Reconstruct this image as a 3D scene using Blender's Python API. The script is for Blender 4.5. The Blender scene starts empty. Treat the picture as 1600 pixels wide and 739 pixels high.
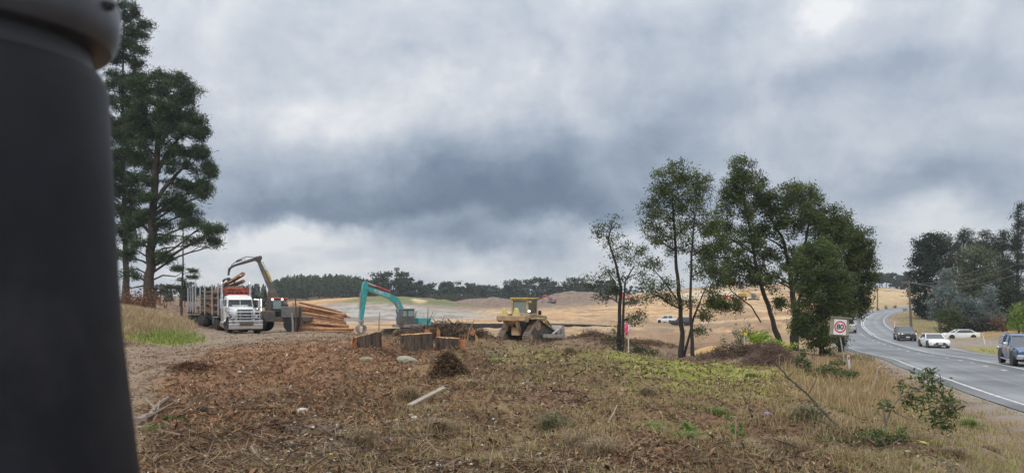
import bpy, bmesh, math, random
import numpy as np
from mathutils import Vector, Matrix
R = math.radians
random.seed(11)
rng = np.random.default_rng(11)
SC = bpy.context.scene
COL = SC.collection
# ------------------------------------------------------------------ camera
F = 1300.0; HV = 470.0; CZ = 2.0
cam = bpy.data.cameras.new('camera'); cam_o = bpy.data.objects.new('camera', cam); COL.objects.link(cam_o)
cam.sensor_width = 36.0; cam.lens = F / 1600 * 36.0
cam_o.location = (0, 0, CZ); cam_o.rotation_euler = (R(90), 0, 0)
cam.shift_y = (HV - 369.5) / 1600
cam.clip_start = 0.05; cam.clip_end = 9000
cam.dof.use_dof = True; cam.dof.focus_distance = 40; cam.dof.aperture_fstop = 8.0
SC.camera = cam_o
# ------------------------------------------------------------------ light
SUN_AZ, SUN_EL = R(-150), R(52)      # azimuth clockwise from the view direction (+Y)
sd = Vector((math.sin(SUN_AZ) * math.cos(SUN_EL), math.cos(SUN_AZ) * math.cos(SUN_EL), math.sin(SUN_EL)))
sl = bpy.data.lights.new('sun', 'SUN'); sl.energy = 1.5; sl.angle = R(14); sl.color = (1, 0.96, 0.9)
so = bpy.data.objects.new('sun', sl); COL.objects.link(so); so.rotation_euler = sd.to_track_quat('Z', 'Y').to_euler()
SC.view_settings.view_transform = 'Standard'; SC.view_settings.look = 'None'
SC.view_settings.exposure = 0.0; SC.view_settings.gamma = 1.0
SC.cycles.use_denoising = True
SC.cycles.max_bounces = 6; SC.cycles.transparent_max_bounces = 6; SC.cycles.volume_bounces = 0
# ------------------------------------------------------------------ sky
W = bpy.data.worlds.new('World'); SC.world = W; W.use_nodes = True
nt = W.node_tree; N = nt.nodes; L = nt.links; N.clear()
def val(x):
    return x
def M(op, a, b=None, c=None, clamp=False):
    n = N.new('ShaderNodeMath'); n.operation = op; n.use_clamp = clamp
    for i, q in enumerate((a, b, c)):
        if q is None: continue
        if isinstance(q, (int, float)): n.inputs[i].default_value = q
        else: L.new(q, n.inputs[i])
    return n.outputs[0]
tc = N.new('ShaderNodeTexCoord'); sx = N.new('ShaderNodeSeparateXYZ'); L.new(tc.outputs['Generated'], sx.inputs[0])
X, Y, Z = sx.outputs
az = M('ARCTAN2', X, Y); el = M('ARCSINE', Z)
zp = M('ADD', M('MAXIMUM', Z, 0.0), 0.22)
cv = N.new('ShaderNodeCombineXYZ'); L.new(M('DIVIDE', X, zp), cv.inputs[0]); L.new(M('DIVIDE', Y, zp), cv.inputs[1])
def noise(vec, scale, detail, rough, off=0.0, dist=0.0, out=0):
    m = N.new('ShaderNodeMapping'); L.new(vec, m.inputs[0]); m.inputs['Location'].default_value = (off, off * 1.7, off * 0.3)
    n = N.new('ShaderNodeTexNoise'); L.new(m.outputs[0], n.inputs['Vector'])
    n.inputs['Scale'].default_value = scale; n.inputs['Detail'].default_value = detail
    n.inputs['Roughness'].default_value = rough; n.inputs['Distortion'].default_value = dist
    return n.outputs[out]
n_big = noise(cv.outputs[0], 0.9, 8, 0.55, 3.1, 0.3)
n_mid = noise(cv.outputs[0], 2.6, 9, 0.6, 8.4, 0.2)
n_wx = noise(tc.outputs['Generated'], 4.5, 8, 0.58, 5.2)
n_wy = noise(tc.outputs['Generated'], 5.5, 8, 0.6, 12.2)
n_fine = noise(tc.outputs['Generated'], 9.0, 8, 0.6, 21.0, 0.4)
azd = M('ADD', az, M('MULTIPLY', M('SUBTRACT', n_wx, 0.5), 0.42))
eld = M('ADD', el, M('MULTIPLY', M('SUBTRACT', n_wy, 0.5), 0.15))
def px(u, v):
    a = math.atan((u - 800) / F); return a, math.atan((HV - v) / F * math.cos(a))
def ell(u, v, ru, rv, s, rl=None):
    a, e = px(u, v); ra = ru / F; re = rv / F
    if rl:      # steeper below than above
        dv = M('SUBTRACT', eld, e); p = M('POWER', M('ABSOLUTE', M('DIVIDE', M('SUBTRACT', azd, a), ra)), 2.0)
        q = M('ADD', M('POWER', M('DIVIDE', M('MAXIMUM', dv, 0.0), re), 2.0), M('POWER', M('ABSOLUTE', M('DIVIDE', M('MINIMUM', dv, 0.0), rl / F)), 2.0))
        return M('MULTIPLY', M('EXPONENT', M('MULTIPLY', M('ADD', p, q), -1.0)), s)
    p = M('POWER', M('ABSOLUTE', M('DIVIDE', M('SUBTRACT', azd, a), ra)), 2.0)
    q = M('POWER', M('ABSOLUTE', M('DIVIDE', M('SUBTRACT', eld, e), re)), 2.0)
    return M('MULTIPLY', M('EXPONENT', M('MULTIPLY', M('ADD', p, q), -1.0)), s)
t = M('ADD', 0.715, M('MULTIPLY', M('SUBTRACT', n_big, 0.5), 0.36))
t = M('ADD', t, M('MULTIPLY', M('SUBTRACT', n_mid, 0.5), 0.42))
t = M('ADD', t, M('MULTIPLY', M('SUBTRACT', n_fine, 0.5), 0.50))
n_b = noise(tc.outputs['Generated'], 6.5, 6, 0.55, 41.0, 0.25)
t = M('ADD', t, M('MULTIPLY', M('SUBTRACT', M('ABSOLUTE', M('SUBTRACT', n_b, 0.5)), 0.08), 0.75))   # billowy edges
for e in [(600, 318, 270, 70, -.50, 26), (880, 305, 200, 62, -.46, 28), (760, 365, 150, 20, -.40), (1080, 215, 230, 40, -.26), (1330, 130, 240, 34, -.20),
          (1400, 300, 240, 32, -.22), (470, 330, 200, 26, -.22, 12), (1200, 205, 120, 20, .12), (760, 130, 150, 60, .22), (970, 350, 80, 34, .38), (420, 372, 180, 24, .30),
          (700, 430, 700, 30, .30), (1400, 0, 80, 22, .22), (300, 90, 260, 90, .12), (460, 180, 140, 30, .14),
          (1300, 90, 200, 40, .08), (1040, 60, 160, 40, -.06), (660, 90, 120, 18, -.12), (1500, 300, 200, 40, -.10), (1480, 365, 200, 40, .10)]:
    t = M('ADD', t, ell(*e))
t = M('ADD', t, M('MULTIPLY', M('POWER', M('MAXIMUM', Z, 0.0), 2.0), 0.35))   # cloud is thinner towards the zenith
ramp = N.new('ShaderNodeValToRGB'); L.new(t, ramp.inputs[0]); cr = ramp.color_ramp
stops = [(0.0, (.15, .195, .28)), (.22, (.215, .27, .365)), (.42, (.32, .38, .475)), (.60, (.44, .495, .58)), (.80, (.60, .64, .70)), (1.0, (.83, .84, .86))]
cr.elements[0].position = 0; cr.elements[0].color = (*stops[0][1], 1); cr.elements[1].position = 1; cr.elements[1].color = (*stops[-1][1], 1)
for p, c in stops[1:-1]:
    e = cr.elements.new(p); e.color = (*c, 1)
sky = N.new('ShaderNodeTexSky'); sky.sky_type = 'NISHITA'; sky.sun_disc = False; sky.sun_elevation = SUN_EL; sky.sun_rotation = SUN_AZ
bg1 = N.new('ShaderNodeBackground'); L.new(sky.outputs[0], bg1.inputs[0]); bg1.inputs[1].default_value = 0.08
bg2 = N.new('ShaderNodeBackground'); L.new(ramp.outputs[0], bg2.inputs[0]); L.new(M('ADD', 1.0, M('MULTIPLY', M('POWER', M('MAXIMUM', Z, 0.0), 2.0), 1.3)), bg2.inputs[1])
mx = N.new('ShaderNodeMixShader'); mx.inputs[0].default_value = 0.93; L.new(bg1.outputs[0], mx.inputs[1]); L.new(bg2.outputs[0], mx.inputs[2])
wo = N.new('ShaderNodeOutputWorld'); L.new(mx.outputs[0], wo.inputs[0])

HAZE = 0.00028
# ------------------------------------------------------------------ helpers
def at(u, v, d): return Vector(((u - 800) / F * d, d, CZ + (HV - v) / F * d))
def xu(u, d): return (u - 800) / F * d

def tag(o, label=None, cat=None, group=None, kind=None):
    if label: o['label'] = label
    if cat: o['category'] = cat
    if group: o['group'] = group
    if kind: o['kind'] = kind
    return o
def empty(name, loc, rz=0, label=None, cat=None, group=None):
    o = bpy.data.objects.new(name, None); COL.objects.link(o); o.location = loc; o.rotation_euler = (0, 0, rz)
    o.empty_display_size = 0.3
    return tag(o, label, cat, group)
def kids(o): return [c for c in bpy.data.objects if c.parent == o]
def copy_tree(o, parent=None, loc=None, rz=None):
    c = o.copy(); COL.objects.link(c)
    if parent is not None: c.parent = parent
    if loc is not None: c.location = loc
    if rz is not None: c.rotation_euler = (0, 0, rz)
    for ch in kids(o): copy_tree(ch, c)
    return c

def mat(name, col, rough=0.6, metal=0.0, var=0.12, scale=3.0, bump=0.0, emit=None, spec=0.5, dirt=None, dirt_amt=0.0, coat=0.0):
    m = bpy.data.materials.new(name); m.use_nodes = True
    n = m.node_tree.nodes; l = m.node_tree.links; b = n['Principled BSDF']
    b.inputs['Roughness'].default_value = rough; b.inputs['Metallic'].default_value = metal
    b.inputs['Specular IOR Level'].default_value = spec; b.inputs['Coat Weight'].default_value = coat
    t = n.new('ShaderNodeTexCoord'); ns = n.new('ShaderNodeTexNoise'); ns.inputs['Scale'].default_value = scale; ns.inputs['Detail'].default_value = 7
    ns.inputs['Roughness'].default_value = 0.65
    l.new(t.outputs['Object'], ns.inputs['Vector'])
    r = n.new('ShaderNodeMapRange'); r.inputs[1].default_value = 0.3; r.inputs[2].default_value = 0.7; r.inputs[3].default_value = 1 - var; r.inputs[4].default_value = 1 + var
    l.new(ns.outputs[0], r.inputs[0])
    mm = n.new('ShaderNodeVectorMath'); mm.operation = 'SCALE'; mm.inputs[0].default_value = col; l.new(r.outputs[0], mm.inputs['Scale'])
    out = mm.outputs[0]
    if dirt:
        n2 = n.new('ShaderNodeTexNoise'); n2.inputs['Scale'].default_value = scale * 0.6; n2.inputs['Detail'].default_value = 9; n2.inputs['Roughness'].default_value = 0.7
        l.new(t.outputs['Object'], n2.inputs['Vector'])
        r2 = n.new('ShaderNodeMapRange'); r2.inputs[1].default_value = 0.62 - dirt_amt * 0.3; r2.inputs[2].default_value = 0.75 - dirt_amt * 0.2; l.new(n2.outputs[0], r2.inputs[0])
        mi = n.new('ShaderNodeMix'); mi.data_type = 'RGBA'; l.new(r2.outputs[0], mi.inputs['Factor']); l.new(out, mi.inputs['A']); mi.inputs['B'].default_value = (*dirt, 1)
        out = mi.outputs['Result']
    l.new(out, b.inputs['Base Color'])
    if bump:
        bp = n.new('ShaderNodeBump'); bp.inputs['Strength'].default_value = 1; bp.inputs['Distance'].default_value = bump
        l.new(ns.outputs[0], bp.inputs['Height']); l.new(bp.outputs[0], b.inputs['Normal'])
    if emit:
        b.inputs['Emission Color'].default_value = (*emit[:3], 1); b.inputs['Emission Strength'].default_value = emit[3]
    m.diffuse_color = (*col, 1)
    return m
def mat_attr(name, rough=0.8, trans=0.0, var=0.15, scale=20.0, bump=0.0, spec=0.2):
    """material whose base colour is the per-vertex 'col' attribute, broken up by noise"""
    m = bpy.data.materials.new(name); m.use_nodes = True
    n = m.node_tree.nodes; l = m.node_tree.links; b = n['Principled BSDF']
    b.inputs['Roughness'].default_value = rough; b.inputs['Specular IOR Level'].default_value = spec
    a = n.new('ShaderNodeAttribute'); a.attribute_name = 'col'
    out = a.outputs['Color']
    if var:
        t = n.new('ShaderNodeTexCoord'); ns = n.new('ShaderNodeTexNoise'); ns.inputs['Scale'].default_value = scale; ns.inputs['Detail'].default_value = 8; ns.inputs['Roughness'].default_value = 0.7
        l.new(t.outputs['Object'], ns.inputs['Vector'])
        r = n.new('ShaderNodeMapRange'); r.inputs[1].default_value = 0.3; r.inputs[2].default_value = 0.7; r.inputs[3].default_value = 1 - var; r.inputs[4].default_value = 1 + var
        l.new(ns.outputs[0], r.inputs[0])
        mm = n.new('ShaderNodeVectorMath'); mm.operation = 'SCALE'; l.new(out, mm.inputs[0]); l.new(r.outputs[0], mm.inputs['Scale']); out = mm.outputs[0]
        if bump:
            bp = n.new('ShaderNodeBump'); bp.inputs['Distance'].default_value = bump; l.new(ns.outputs[0], bp.inputs['Height']); l.new(bp.outputs[0], b.inputs['Normal'])
    l.new(out, b.inputs['Base Color'])
    if trans:
        tr = n.new('ShaderNodeBsdfTranslucent'); l.new(out, tr.inputs[0]); ms = n.new('ShaderNodeMixShader'); ms.inputs[0].default_value = trans
        l.new(b.outputs[0], ms.inputs[1]); l.new(tr.outputs[0], ms.inputs[2]); l.new(ms.outputs[0], n['Material Output'].inputs[0])
    return m

def np_mesh(name, V, faces, m, parent=None, col=None, smooth=False, loc=None):
    """faces: list of (n,k) int arrays"""
    me = bpy.data.meshes.new(name); V = np.asarray(V, dtype=np.float32)
    me.vertices.add(len(V)); me.vertices.foreach_set('co', V.ravel())
    faces = [np.asarray(f, dtype=np.int32) for f in faces if len(f)]
    tot = np.concatenate([f.ravel() for f in faces]); sizes = np.concatenate([np.full(len(f), f.shape[1], dtype=np.int32) for f in faces])
    me.loops.add(len(tot)); me.loops.foreach_set('vertex_index', tot)
    me.polygons.add(len(sizes)); st = np.zeros(len(sizes), dtype=np.int32); st[1:] = np.cumsum(sizes)[:-1]
    me.polygons.foreach_set('loop_start', st)
    try: me.polygons.foreach_set('loop_total', sizes)
    except Exception: pass
    me.polygons.foreach_set('use_smooth', np.full(len(sizes), smooth, dtype=bool))
    me.update(calc_edges=True)
    if col is not None:
        ca = me.color_attributes.new('col', 'FLOAT_COLOR', 'POINT')
        c = np.ones((len(V), 4), dtype=np.float32); c[:, :3] = col; ca.data.foreach_set('color', c.ravel())
    me.materials.append(m)
    o = bpy.data.objects.new(name, me); COL.objects.link(o)
    if loc is not None: o.location = loc
    if parent: o.parent = parent
    return o

class MB:
    """collects shapes, links them as ONE mesh object"""
    def __init__(s): s.v = []; s.f = []; s.mi = []; s.x = Matrix(); s.k = 0
    def add(s, vs, fs):
        o = len(s.v); s.v += [s.x @ Vector(v) for v in vs]; s.f += [tuple(o + i for i in f) for f in fs]; s.mi += [s.k] * len(fs); return s
    def box(s, c, d, r=(0, 0, 0), taper=1.0):
        m = Matrix.Translation(c) @ Matrix.Rotation(r[2], 4, 'Z') @ Matrix.Rotation(r[1], 4, 'Y') @ Matrix.Rotation(r[0], 4, 'X')
        vs = []
        for z in (-1, 1):
            k = taper if z > 0 else 1
            for x, y in ((-1, -1), (1, -1), (1, 1), (-1, 1)): vs.append(m @ Vector((x * d[0] / 2 * k, y * d[1] / 2 * k, z * d[2] / 2)))
        return s.add(vs, [(3, 2, 1, 0), (4, 5, 6, 7), (0, 1, 5, 4), (1, 2, 6, 5), (2, 3, 7, 6), (3, 0, 4, 7)])
    def prism(s, pts, a, b, plane='xz'):
        """polygon pts in plane extruded along the third axis from a to b"""
        def P(p, t):
            return {'xz': (p[0], t, p[1]), 'yz': (t, p[0], p[1]), 'xy': (p[0], p[1], t)}[plane]
        n = len(pts); vs = [P(p, a) for p in pts] + [P(p, b) for p in pts]
        return s.add(vs, [tuple(range(n)), tuple(reversed(range(n, 2 * n)))] + [(i, i + n, (i + 1) % n + n, (i + 1) % n) for i in range(n)])
    def tube(s, pts, r, n=8, cap=True):
        pts = [Vector(p) for p in pts]
        rs = r if isinstance(r, (list, tuple)) else [r] * len(pts)
        vs = []; up = None
        for i, p in enumerate(pts):
            t = (pts[min(i + 1, len(pts) - 1)] - pts[max(i - 1, 0)]).normalized()
            if up is None:
                up = Vector((0, 0, 1)) if abs(t.z) < 0.9 else Vector((1, 0, 0))
            a = t.cross(up)
            if a.length < 1e-4: a = t.cross(Vector((0, 1, 0)))
            a.normalize(); b = a.cross(t).normalized(); up = b
            for k in range(n):
                q = 2 * math.pi * k / n; vs.append(p + (a * math.cos(q) + b * math.sin(q)) * rs[i])
        fs = [(i * n + k, i * n + (k + 1) % n, (i + 1) * n + (k + 1) % n, (i + 1) * n + k) for i in range(len(pts) - 1) for k in range(n)]
        if cap: fs += [tuple(reversed(range(n))), tuple((len(pts) - 1) * n + k for k in range(n))]
        return s.add(vs, fs)
    def cyl(s, a, b, r, n=12): return s.tube([a, b], r, n)
    def lathe(s, prof, c, axis='Y', n=20):
        """prof: (radius, along) pairs revolved about axis through c"""
        vs = []; c = Vector(c)
        for r, h in prof:
            for k in range(n):
                q = 2 * math.pi * k / n; x, y = r * math.cos(q), r * math.sin(q)
                vs.append(c + Vector({'Y': (x, h, y), 'X': (h, x, y), 'Z': (x, y, h)}[axis]))
        m = len(prof)
        fs = [(i * n + k, i * n + (k + 1) % n, (i + 1) * n + (k + 1) % n, (i + 1) * n + k) for i in range(m - 1) for k in range(n)]
        fs += [tuple(range(n)), tuple(reversed(range((m - 1) * n, m * n)))]
        return s.add(vs, fs)
    def loft(s, rings, cap=True, closed=True):
        n = len(rings[0]); vs = [p for r in rings for p in r]
        fs = [(i * n + k, i * n + (k + 1) % n, (i + 1) * n + (k + 1) % n, (i + 1) * n + k) for i in range(len(rings) - 1) for k in range(n if closed else n - 1)]
        if cap: fs += [tuple(reversed(range(n))), tuple(range((len(rings) - 1) * n, len(rings) * n))]
        return s.add(vs, fs)
    def build(s, name, m, parent=None, bevel=0.0, smooth=False, loc=None, label=None):
        me = bpy.data.meshes.new(name); me.from_pydata([tuple(v) for v in s.v], [], s.f)
        ms = m if isinstance(m, (list, tuple)) else [m]
        for q in ms: me.materials.append(q)
        me.polygons.foreach_set('material_index', s.mi)
        bm = bmesh.new(); bm.from_mesh(me); bmesh.ops.recalc_face_normals(bm, faces=bm.faces); bm.to_mesh(me); bm.free()
        o = bpy.data.objects.new(name, me); COL.objects.link(o)
        if loc is not None: o.location = loc
        if parent: o.parent = parent
        if bevel:
            b = o.modifiers.new('bevel', 'BEVEL'); b.width = bevel; b.segments = 2; b.limit_method = 'ANGLE'; b.angle_limit = R(30)
        if smooth or bevel:
            me.polygons.foreach_set('use_smooth', [True] * len(me.polygons))
            if hasattr(me, 'set_sharp_from_angle'): me.set_sharp_from_angle(angle=R(38))
        if label: o['label'] = label
        return o

# noise in numpy
def _h(ix, iy, s):
    with np.errstate(over='ignore'):
        h = ix.astype(np.uint32) * np.uint32(374761393) + iy.astype(np.uint32) * np.uint32(668265263) + np.uint32(s * 1274126177 & 0xffffffff)
        h = (h ^ (h >> np.uint32(13))) * np.uint32(1274126177); h = h ^ (h >> np.uint32(16))
    return (h & np.uint32(0xffffff)).astype(np.float64) / 0xffffff
def vn(x, y, s=1):
    x = np.asarray(x, float); y = np.asarray(y, float)
    ix = np.floor(x).astype(np.int64); iy = np.floor(y).astype(np.int64); fx = x - ix; fy = y - iy
    fx = fx * fx * (3 - 2 * fx); fy = fy * fy * (3 - 2 * fy)
    a = _h(ix, iy, s); b = _h(ix + 1, iy, s); c = _h(ix, iy + 1, s); d = _h(ix + 1, iy + 1, s)
    return (a * (1 - fx) + b * fx) * (1 - fy) + (c * (1 - fx) + d * fx) * fy
def fbm(x, y, o=4, s=1, g=0.5):
    t = 0; a = 1; n = 0
    for i in range(o):
        t = t + a * vn(x * 2 ** i + 17.3 * i, y * 2 ** i - 9.1 * i, s + i); n += a; a *= g
    return t / n
def sst(a, b, x):
    t = np.clip((x - a) / (b - a), 0, 1); return t * t * (3 - 2 * t)

# ------------------------------------------------------------------ road centre line
RC = [(14, -30, -2.6), (15.5, -8, -2.8), (18.3, 10, -3.05), (21.4, 25, -3.3), (27.1, 44, -3.62), (31.6, 57, -4.0), (35.4, 72, -4.32), (41.5, 93, -4.35), (46.6, 108, -4.25),
      (56.9, 135, -3.95), (70, 165, -3.55), (87.2, 200, -3.08), (107, 235, -2.75), (139, 290, -2.2), (182, 350, -1.4), (240, 410, -0.4)]
def catmull(P, n=12):
    P = [np.array(p, float) for p in P]; out = []
    for i in range(len(P) - 1):
        p0 = P[max(i - 1, 0)]; p1 = P[i]; p2 = P[i + 1]; p3 = P[min(i + 2, len(P) - 1)]
        for k in range(n):
            t = k / n; out.append(0.5 * (2 * p1 + (p2 - p0) * t + (2 * p0 - 5 * p1 + 4 * p2 - p3) * t * t + (3 * p1 - p0 - 3 * p2 + p3) * t ** 3))
    out.append(P[-1]); return np.array(out)
RD = catmull(RC, 14); RD[:, 2] += CZ
RT = np.gradient(RD[:, :2], axis=0); RT /= np.linalg.norm(RT, axis=1)[:, None]
RN = np.stack([RT[:, 1], -RT[:, 0]], 1)          # to the right
RWL = 5.3 - 1.3 * sst(75, 115, RD[:, 1])         # left edge line offset
RWR = np.full(len(RD), 3.5)
def road_at(i, off): return np.array([RD[i, 0] + RN[i, 0] * off, RD[i, 1] + RN[i, 1] * off, RD[i, 2]])

# ------------------------------------------------------------------ terrain
CP = []
def colm(u, *dv):
    for d, v in dv: CP.append((u, d, (HV - v) / F * d))
def colz(u, *dz):
    for d, z in dz: CP.append((u, d, z))
for u in (-700, -200): colz(u, (4, -1.9), (10, -1.9), (20, -1.9), (40, -2.0), (80, -1.0), (150, -.5), (400, 1), (1000, 0), (3000, -2))
colz(60, (4, -1.9), (9, -1.9), (20, -1.95), (34, -2.2), (44, -1.7), (60, -1.0), (90, -.5), (200, -.5), (500, 2), (1000, 0), (3000, -2))
colm(230, (9, 741), (15, 628), (30, 562), (40, 545), (46, 530), (54, 497), (62, 490), (85, 477), (130, 474), (250, 472))
colz(230, (4, -1.9), (500, 2), (1000, 0), (3000, -2))
colm(310, (9, 741), (15, 630), (30, 557), (45, 533), (56, 519), (66, 516), (85, 507), (120, 497), (250, 480))
colm(380, (9, 739), (13, 655), (20, 585), (30, 553), (45, 532), (57, 520), (75, 514), (110, 500), (200, 487), (300, 478), (420, 470), (520, 460))
colz(380, (4, -1.9), (1000, 2), (3000, -2))
colm(500, (9, 739), (13, 652), (20, 583), (28, 549), (40, 531), (60, 519), (75, 515), (110, 506), (170, 500), (240, 489), (330, 474), (430, 468), (520, 452))
colm(600, (9, 739), (13, 648), (20, 578), (26, 552), (31, 540), (40, 534), (56, 526), (70, 526), (88, 527), (112, 513), (150, 504), (200, 499), (260, 486), (310, 472), (350, 458), (430, 466), (600, 464))
colz(600, (4, -1.9), (1000, 0), (3000, -2))
colm(700, (9, 739), (13, 650), (20, 580), (26, 553), (33, 540), (42, 535), (60, 530), (88, 527), (115, 514), (150, 505), (200, 498), (270, 486), (350, 474), (450, 470), (600, 467))
colm(850, (9, 739), (13, 652), (20, 586), (26, 560), (35, 545), (45, 538), (60, 539), (72, 535), (85, 528), (100, 519), (130, 509), (170, 500), (210, 493), (300, 480), (420, 475), (600, 470))
colz(850, (4, -1.9), (1000, 0), (3000, -2))
colm(960, (9, 739), (13, 655), (20, 592), (27, 562), (35, 550), (45, 553), (60, 543), (80, 532), (110, 519), (150, 507), (200, 497), (280, 481), (380, 468), (500, 464), (700, 466))
colm(1065, (9, 740), (15, 645), (22, 598), (28, 578), (34, 569), (40, 574), (50, 568), (62, 558), (80, 546), (110, 531), (150, 516), (200, 501), (280, 479), (360, 462), (450, 451), (600, 460))
colz(1065, (4, -1.9), (1000, 0), (3000, -2))
colm(1200, (9.7, 739), (14, 665), (20, 618), (28, 587), (36, 569), (46, 559), (62, 546), (72, 547), (90, 538), (120, 523), (160, 508), (210, 493), (290, 470), (370, 452), (450, 443), (600, 455))
colm(1320, (10, 735), (14, 672), (20, 622), (28, 588), (36, 567), (50, 560), (70, 547), (95, 535), (130, 512), (165, 499), (210, 490), (290, 470), (370, 455), (450, 446), (600, 455))
colz(1320, (4, -2.0), (1000, 0), (3000, -2))
colz(1400, (9.5, -1.98), (12, -2.1), (16, -2.35), (22, -2.7), (30, -2.95), (40, -3.3), (60, -4), (90, -4.7), (140, -4.3), (190, -2.8), (250, -2.4), (330, -.5), (450, 6.5), (600, 5))
colz(1500, (9, -2.2), (12, -2.3), (16, -2.55), (22, -2.85), (30, -3.1), (45, -3.7), (70, -4.4), (95, -5.1), (120, -5.5), (145, -4.8), (190, -2.8), (300, 0), (500, 5))
colz(1620, (7, -2.3), (10, -2.5), (15, -2.9), (22, -3.2), (30, -3.45), (44, -3.7), (60, -4.1), (90, -4.6), (120, -4.0), (160, -3.0), (300, 0), (500, 3), (1000, 0), (3000, -2))
for u in (2000, 2600): colz(u, (4, -2.2), (7, -2.5), (12, -2.8), (25, -3.2), (50, -3.6), (100, -3.5), (200, -2), (500, 2), (1000, 0), (3000, -2))
CP = np.array(CP)
def _q(u, d): return np.stack([u / 170.0, np.log(d) / 0.25], -1)
_P = _q(CP[:, 0], CP[:, 1])
def _k(A, B): return np.sqrt(((A[:, None, :] - B[None]) ** 2).sum(-1) + 0.35)
_K = _k(_P, _P); _n = len(_P)
_A = np.zeros((_n + 3, _n + 3)); _A[:_n, :_n] = _K - np.eye(_n) * 0.08; _A[:_n, _n] = 1; _A[:_n, _n + 1:] = _P; _A[_n, :_n] = 1; _A[_n + 1:, :_n] = _P.T
_w = np.linalg.solve(_A, np.concatenate([CP[:, 2], np.zeros(3)]))
# bumps: u, d, radius across, radius along, height
MOUNDS = [(930, 66, 2.6, 2.5, .75), (965, 62, 2.6, 2.2, .5), (1030, 70, 4, 3, .5), (1140, 50, 3.2, 3, .55), (1190, 44, 2.4, 2, .35), (1205, 31, 1.0, 1.1, .5), (690, 39, 2.4, 2.0, .35), (725, 41, 1.6, 1.6, .25), 
          (700, 19.5, .42, .4, .32), (300, 21, .7, .5, .12), (545, 50, 3, 3, .12), (1040, 120, 8, 5, 1.0), (1180, 130, 10, 6, 1.6), (1090, 96, 5, 3.5, .9), (1010, 100, 4, 3, .7), (1150, 88, 4, 3, .8), (1230, 100, 5, 4, 1.0), (900, 330, 22, 14, 1.2), (800, 360, 30, 14, 1.0), (1250, 200, 14, 8, 1.5)]
def macro(x, y):
    x = np.atleast_1d(np.asarray(x, float)); y = np.atleast_1d(np.asarray(y, float)); yy = np.maximum(y, 4.0)
    u = np.clip(800 + F * x / yy, -1200, 3200); q = _q(u, yy); out = np.empty(len(x))
    for i in range(0, len(x), 20000):
        s = slice(i, i + 20000); out[s] = _k(q[s], _P) @ _w[:_n] + _w[_n] + q[s] @ _w[_n + 1:]
    return out + CZ
def road_d(x, y):
    """signed lateral offset and road height of the nearest road point"""
    lat = np.full(len(x), 99.0); rz = np.zeros(len(x)); ri = np.zeros(len(x), int)
    idx = np.where((x > 2) & (y < 430))[0]
    for i in range(0, len(idx), 20000):
        s = idx[i:i + 20000]; dx = x[s][:, None] - RD[None, :, 0]; dy = y[s][:, None] - RD[None, :, 1]
        D = dx * dx + dy * dy; j = D.argmin(1); r = np.arange(len(s))
        t = dx[r, j] * RT[j, 0] + dy[r, j] * RT[j, 1]
        lat[s] = dx[r, j] * RN[j, 0] + dy[r, j] * RN[j, 1]
        j2 = np.clip(j + np.sign(t).astype(int), 0, len(RD) - 1); seg = np.hypot(RD[j2, 0] - RD[j, 0], RD[j2, 1] - RD[j, 1]) + 1e-6
        rz[s] = RD[j, 2] + (RD[j2, 2] - RD[j, 2]) * np.clip(np.abs(t) / seg, 0, 1); ri[s] = j
        far = np.sqrt(D[r, j]) > np.abs(lat[s]) + 3; lat[s] = np.where(far, 99, lat[s])
    return lat, rz, ri
def gz(x, y, fine=True):
    x = np.atleast_1d(np.asarray(x, float)); y = np.atleast_1d(np.asarray(y, float)); z = macro(x, y)
    yy = np.maximum(y, 4.0); u = 800 + F * x / yy
    for mu, md, ra, rb, h in MOUNDS:
        z = z + h * np.exp(-((x - xu(mu, md)) / ra) ** 2 - ((y - md) / rb) ** 2)
    trk = sst(1.5, 0, np.abs(x - np.interp(y, [5, 9, 20, 35, 48, 60, 80], [-4.6, -5.4, -10.2, -15.2, -17.0, -18.5, -24])) / 3.0)   # smooth dirt track
    rough = 1 - 0.6 * trk * (y > 4)
    far = np.clip(y / 60, 1, 6)
    z = z + rough * ((fbm(x / 1.9, y / 1.9, 3, 3) - .5) * .34 * np.where(y < 60, 1, .6) + (fbm(x / 9, y / 9, 3, 8) - .5) * .5 * sst(30, 80, y) * far * .6 + (fbm(x / 3.5, y / 2.5, 4, 18, .6) - .5) * .9 * sst(80, 110, y) * sst(560, 700, u))
    z = z + rough * sst(48, 30, y) * ((fbm(x / .95 + 7, y / .95, 3, 14) - .5) * .58)
    if fine:
        b = fbm(x / .55, y / .55, 4, 21, .6); z = z + rough * (np.abs(b - .5) * -.26 + .03) * sst(70, 45, y)
    tx = np.interp(y, [5, 9, 20, 35, 48, 60, 80], [-4.6, -5.4, -10.2, -15.2, -17.0, -18.5, -24]); z = z - trk * .09 * (np.exp(-((np.abs(x - tx) - .85) / .28) ** 2)) * (y > 4)
    lat, rz, ri = road_d(x, y)
    wl = RWL[ri]
    e = np.where(lat < 0, -lat - (wl + 1.0), lat - 4.6)
    k = sst(7.0, 0.0, e); z = z * (1 - k) + (rz - 0.03 - 0.02 * np.clip(e, 0, 3) + (0.04 * (fbm(x / .6, y / .6, 3, 5) - .5) * (e > 0.4))) * k
    return z
def g1(x, y): return float(gz([x], [y])[0])
def gp(u, d): x = xu(u, d); return Vector((x, d, g1(x, d)))

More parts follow.
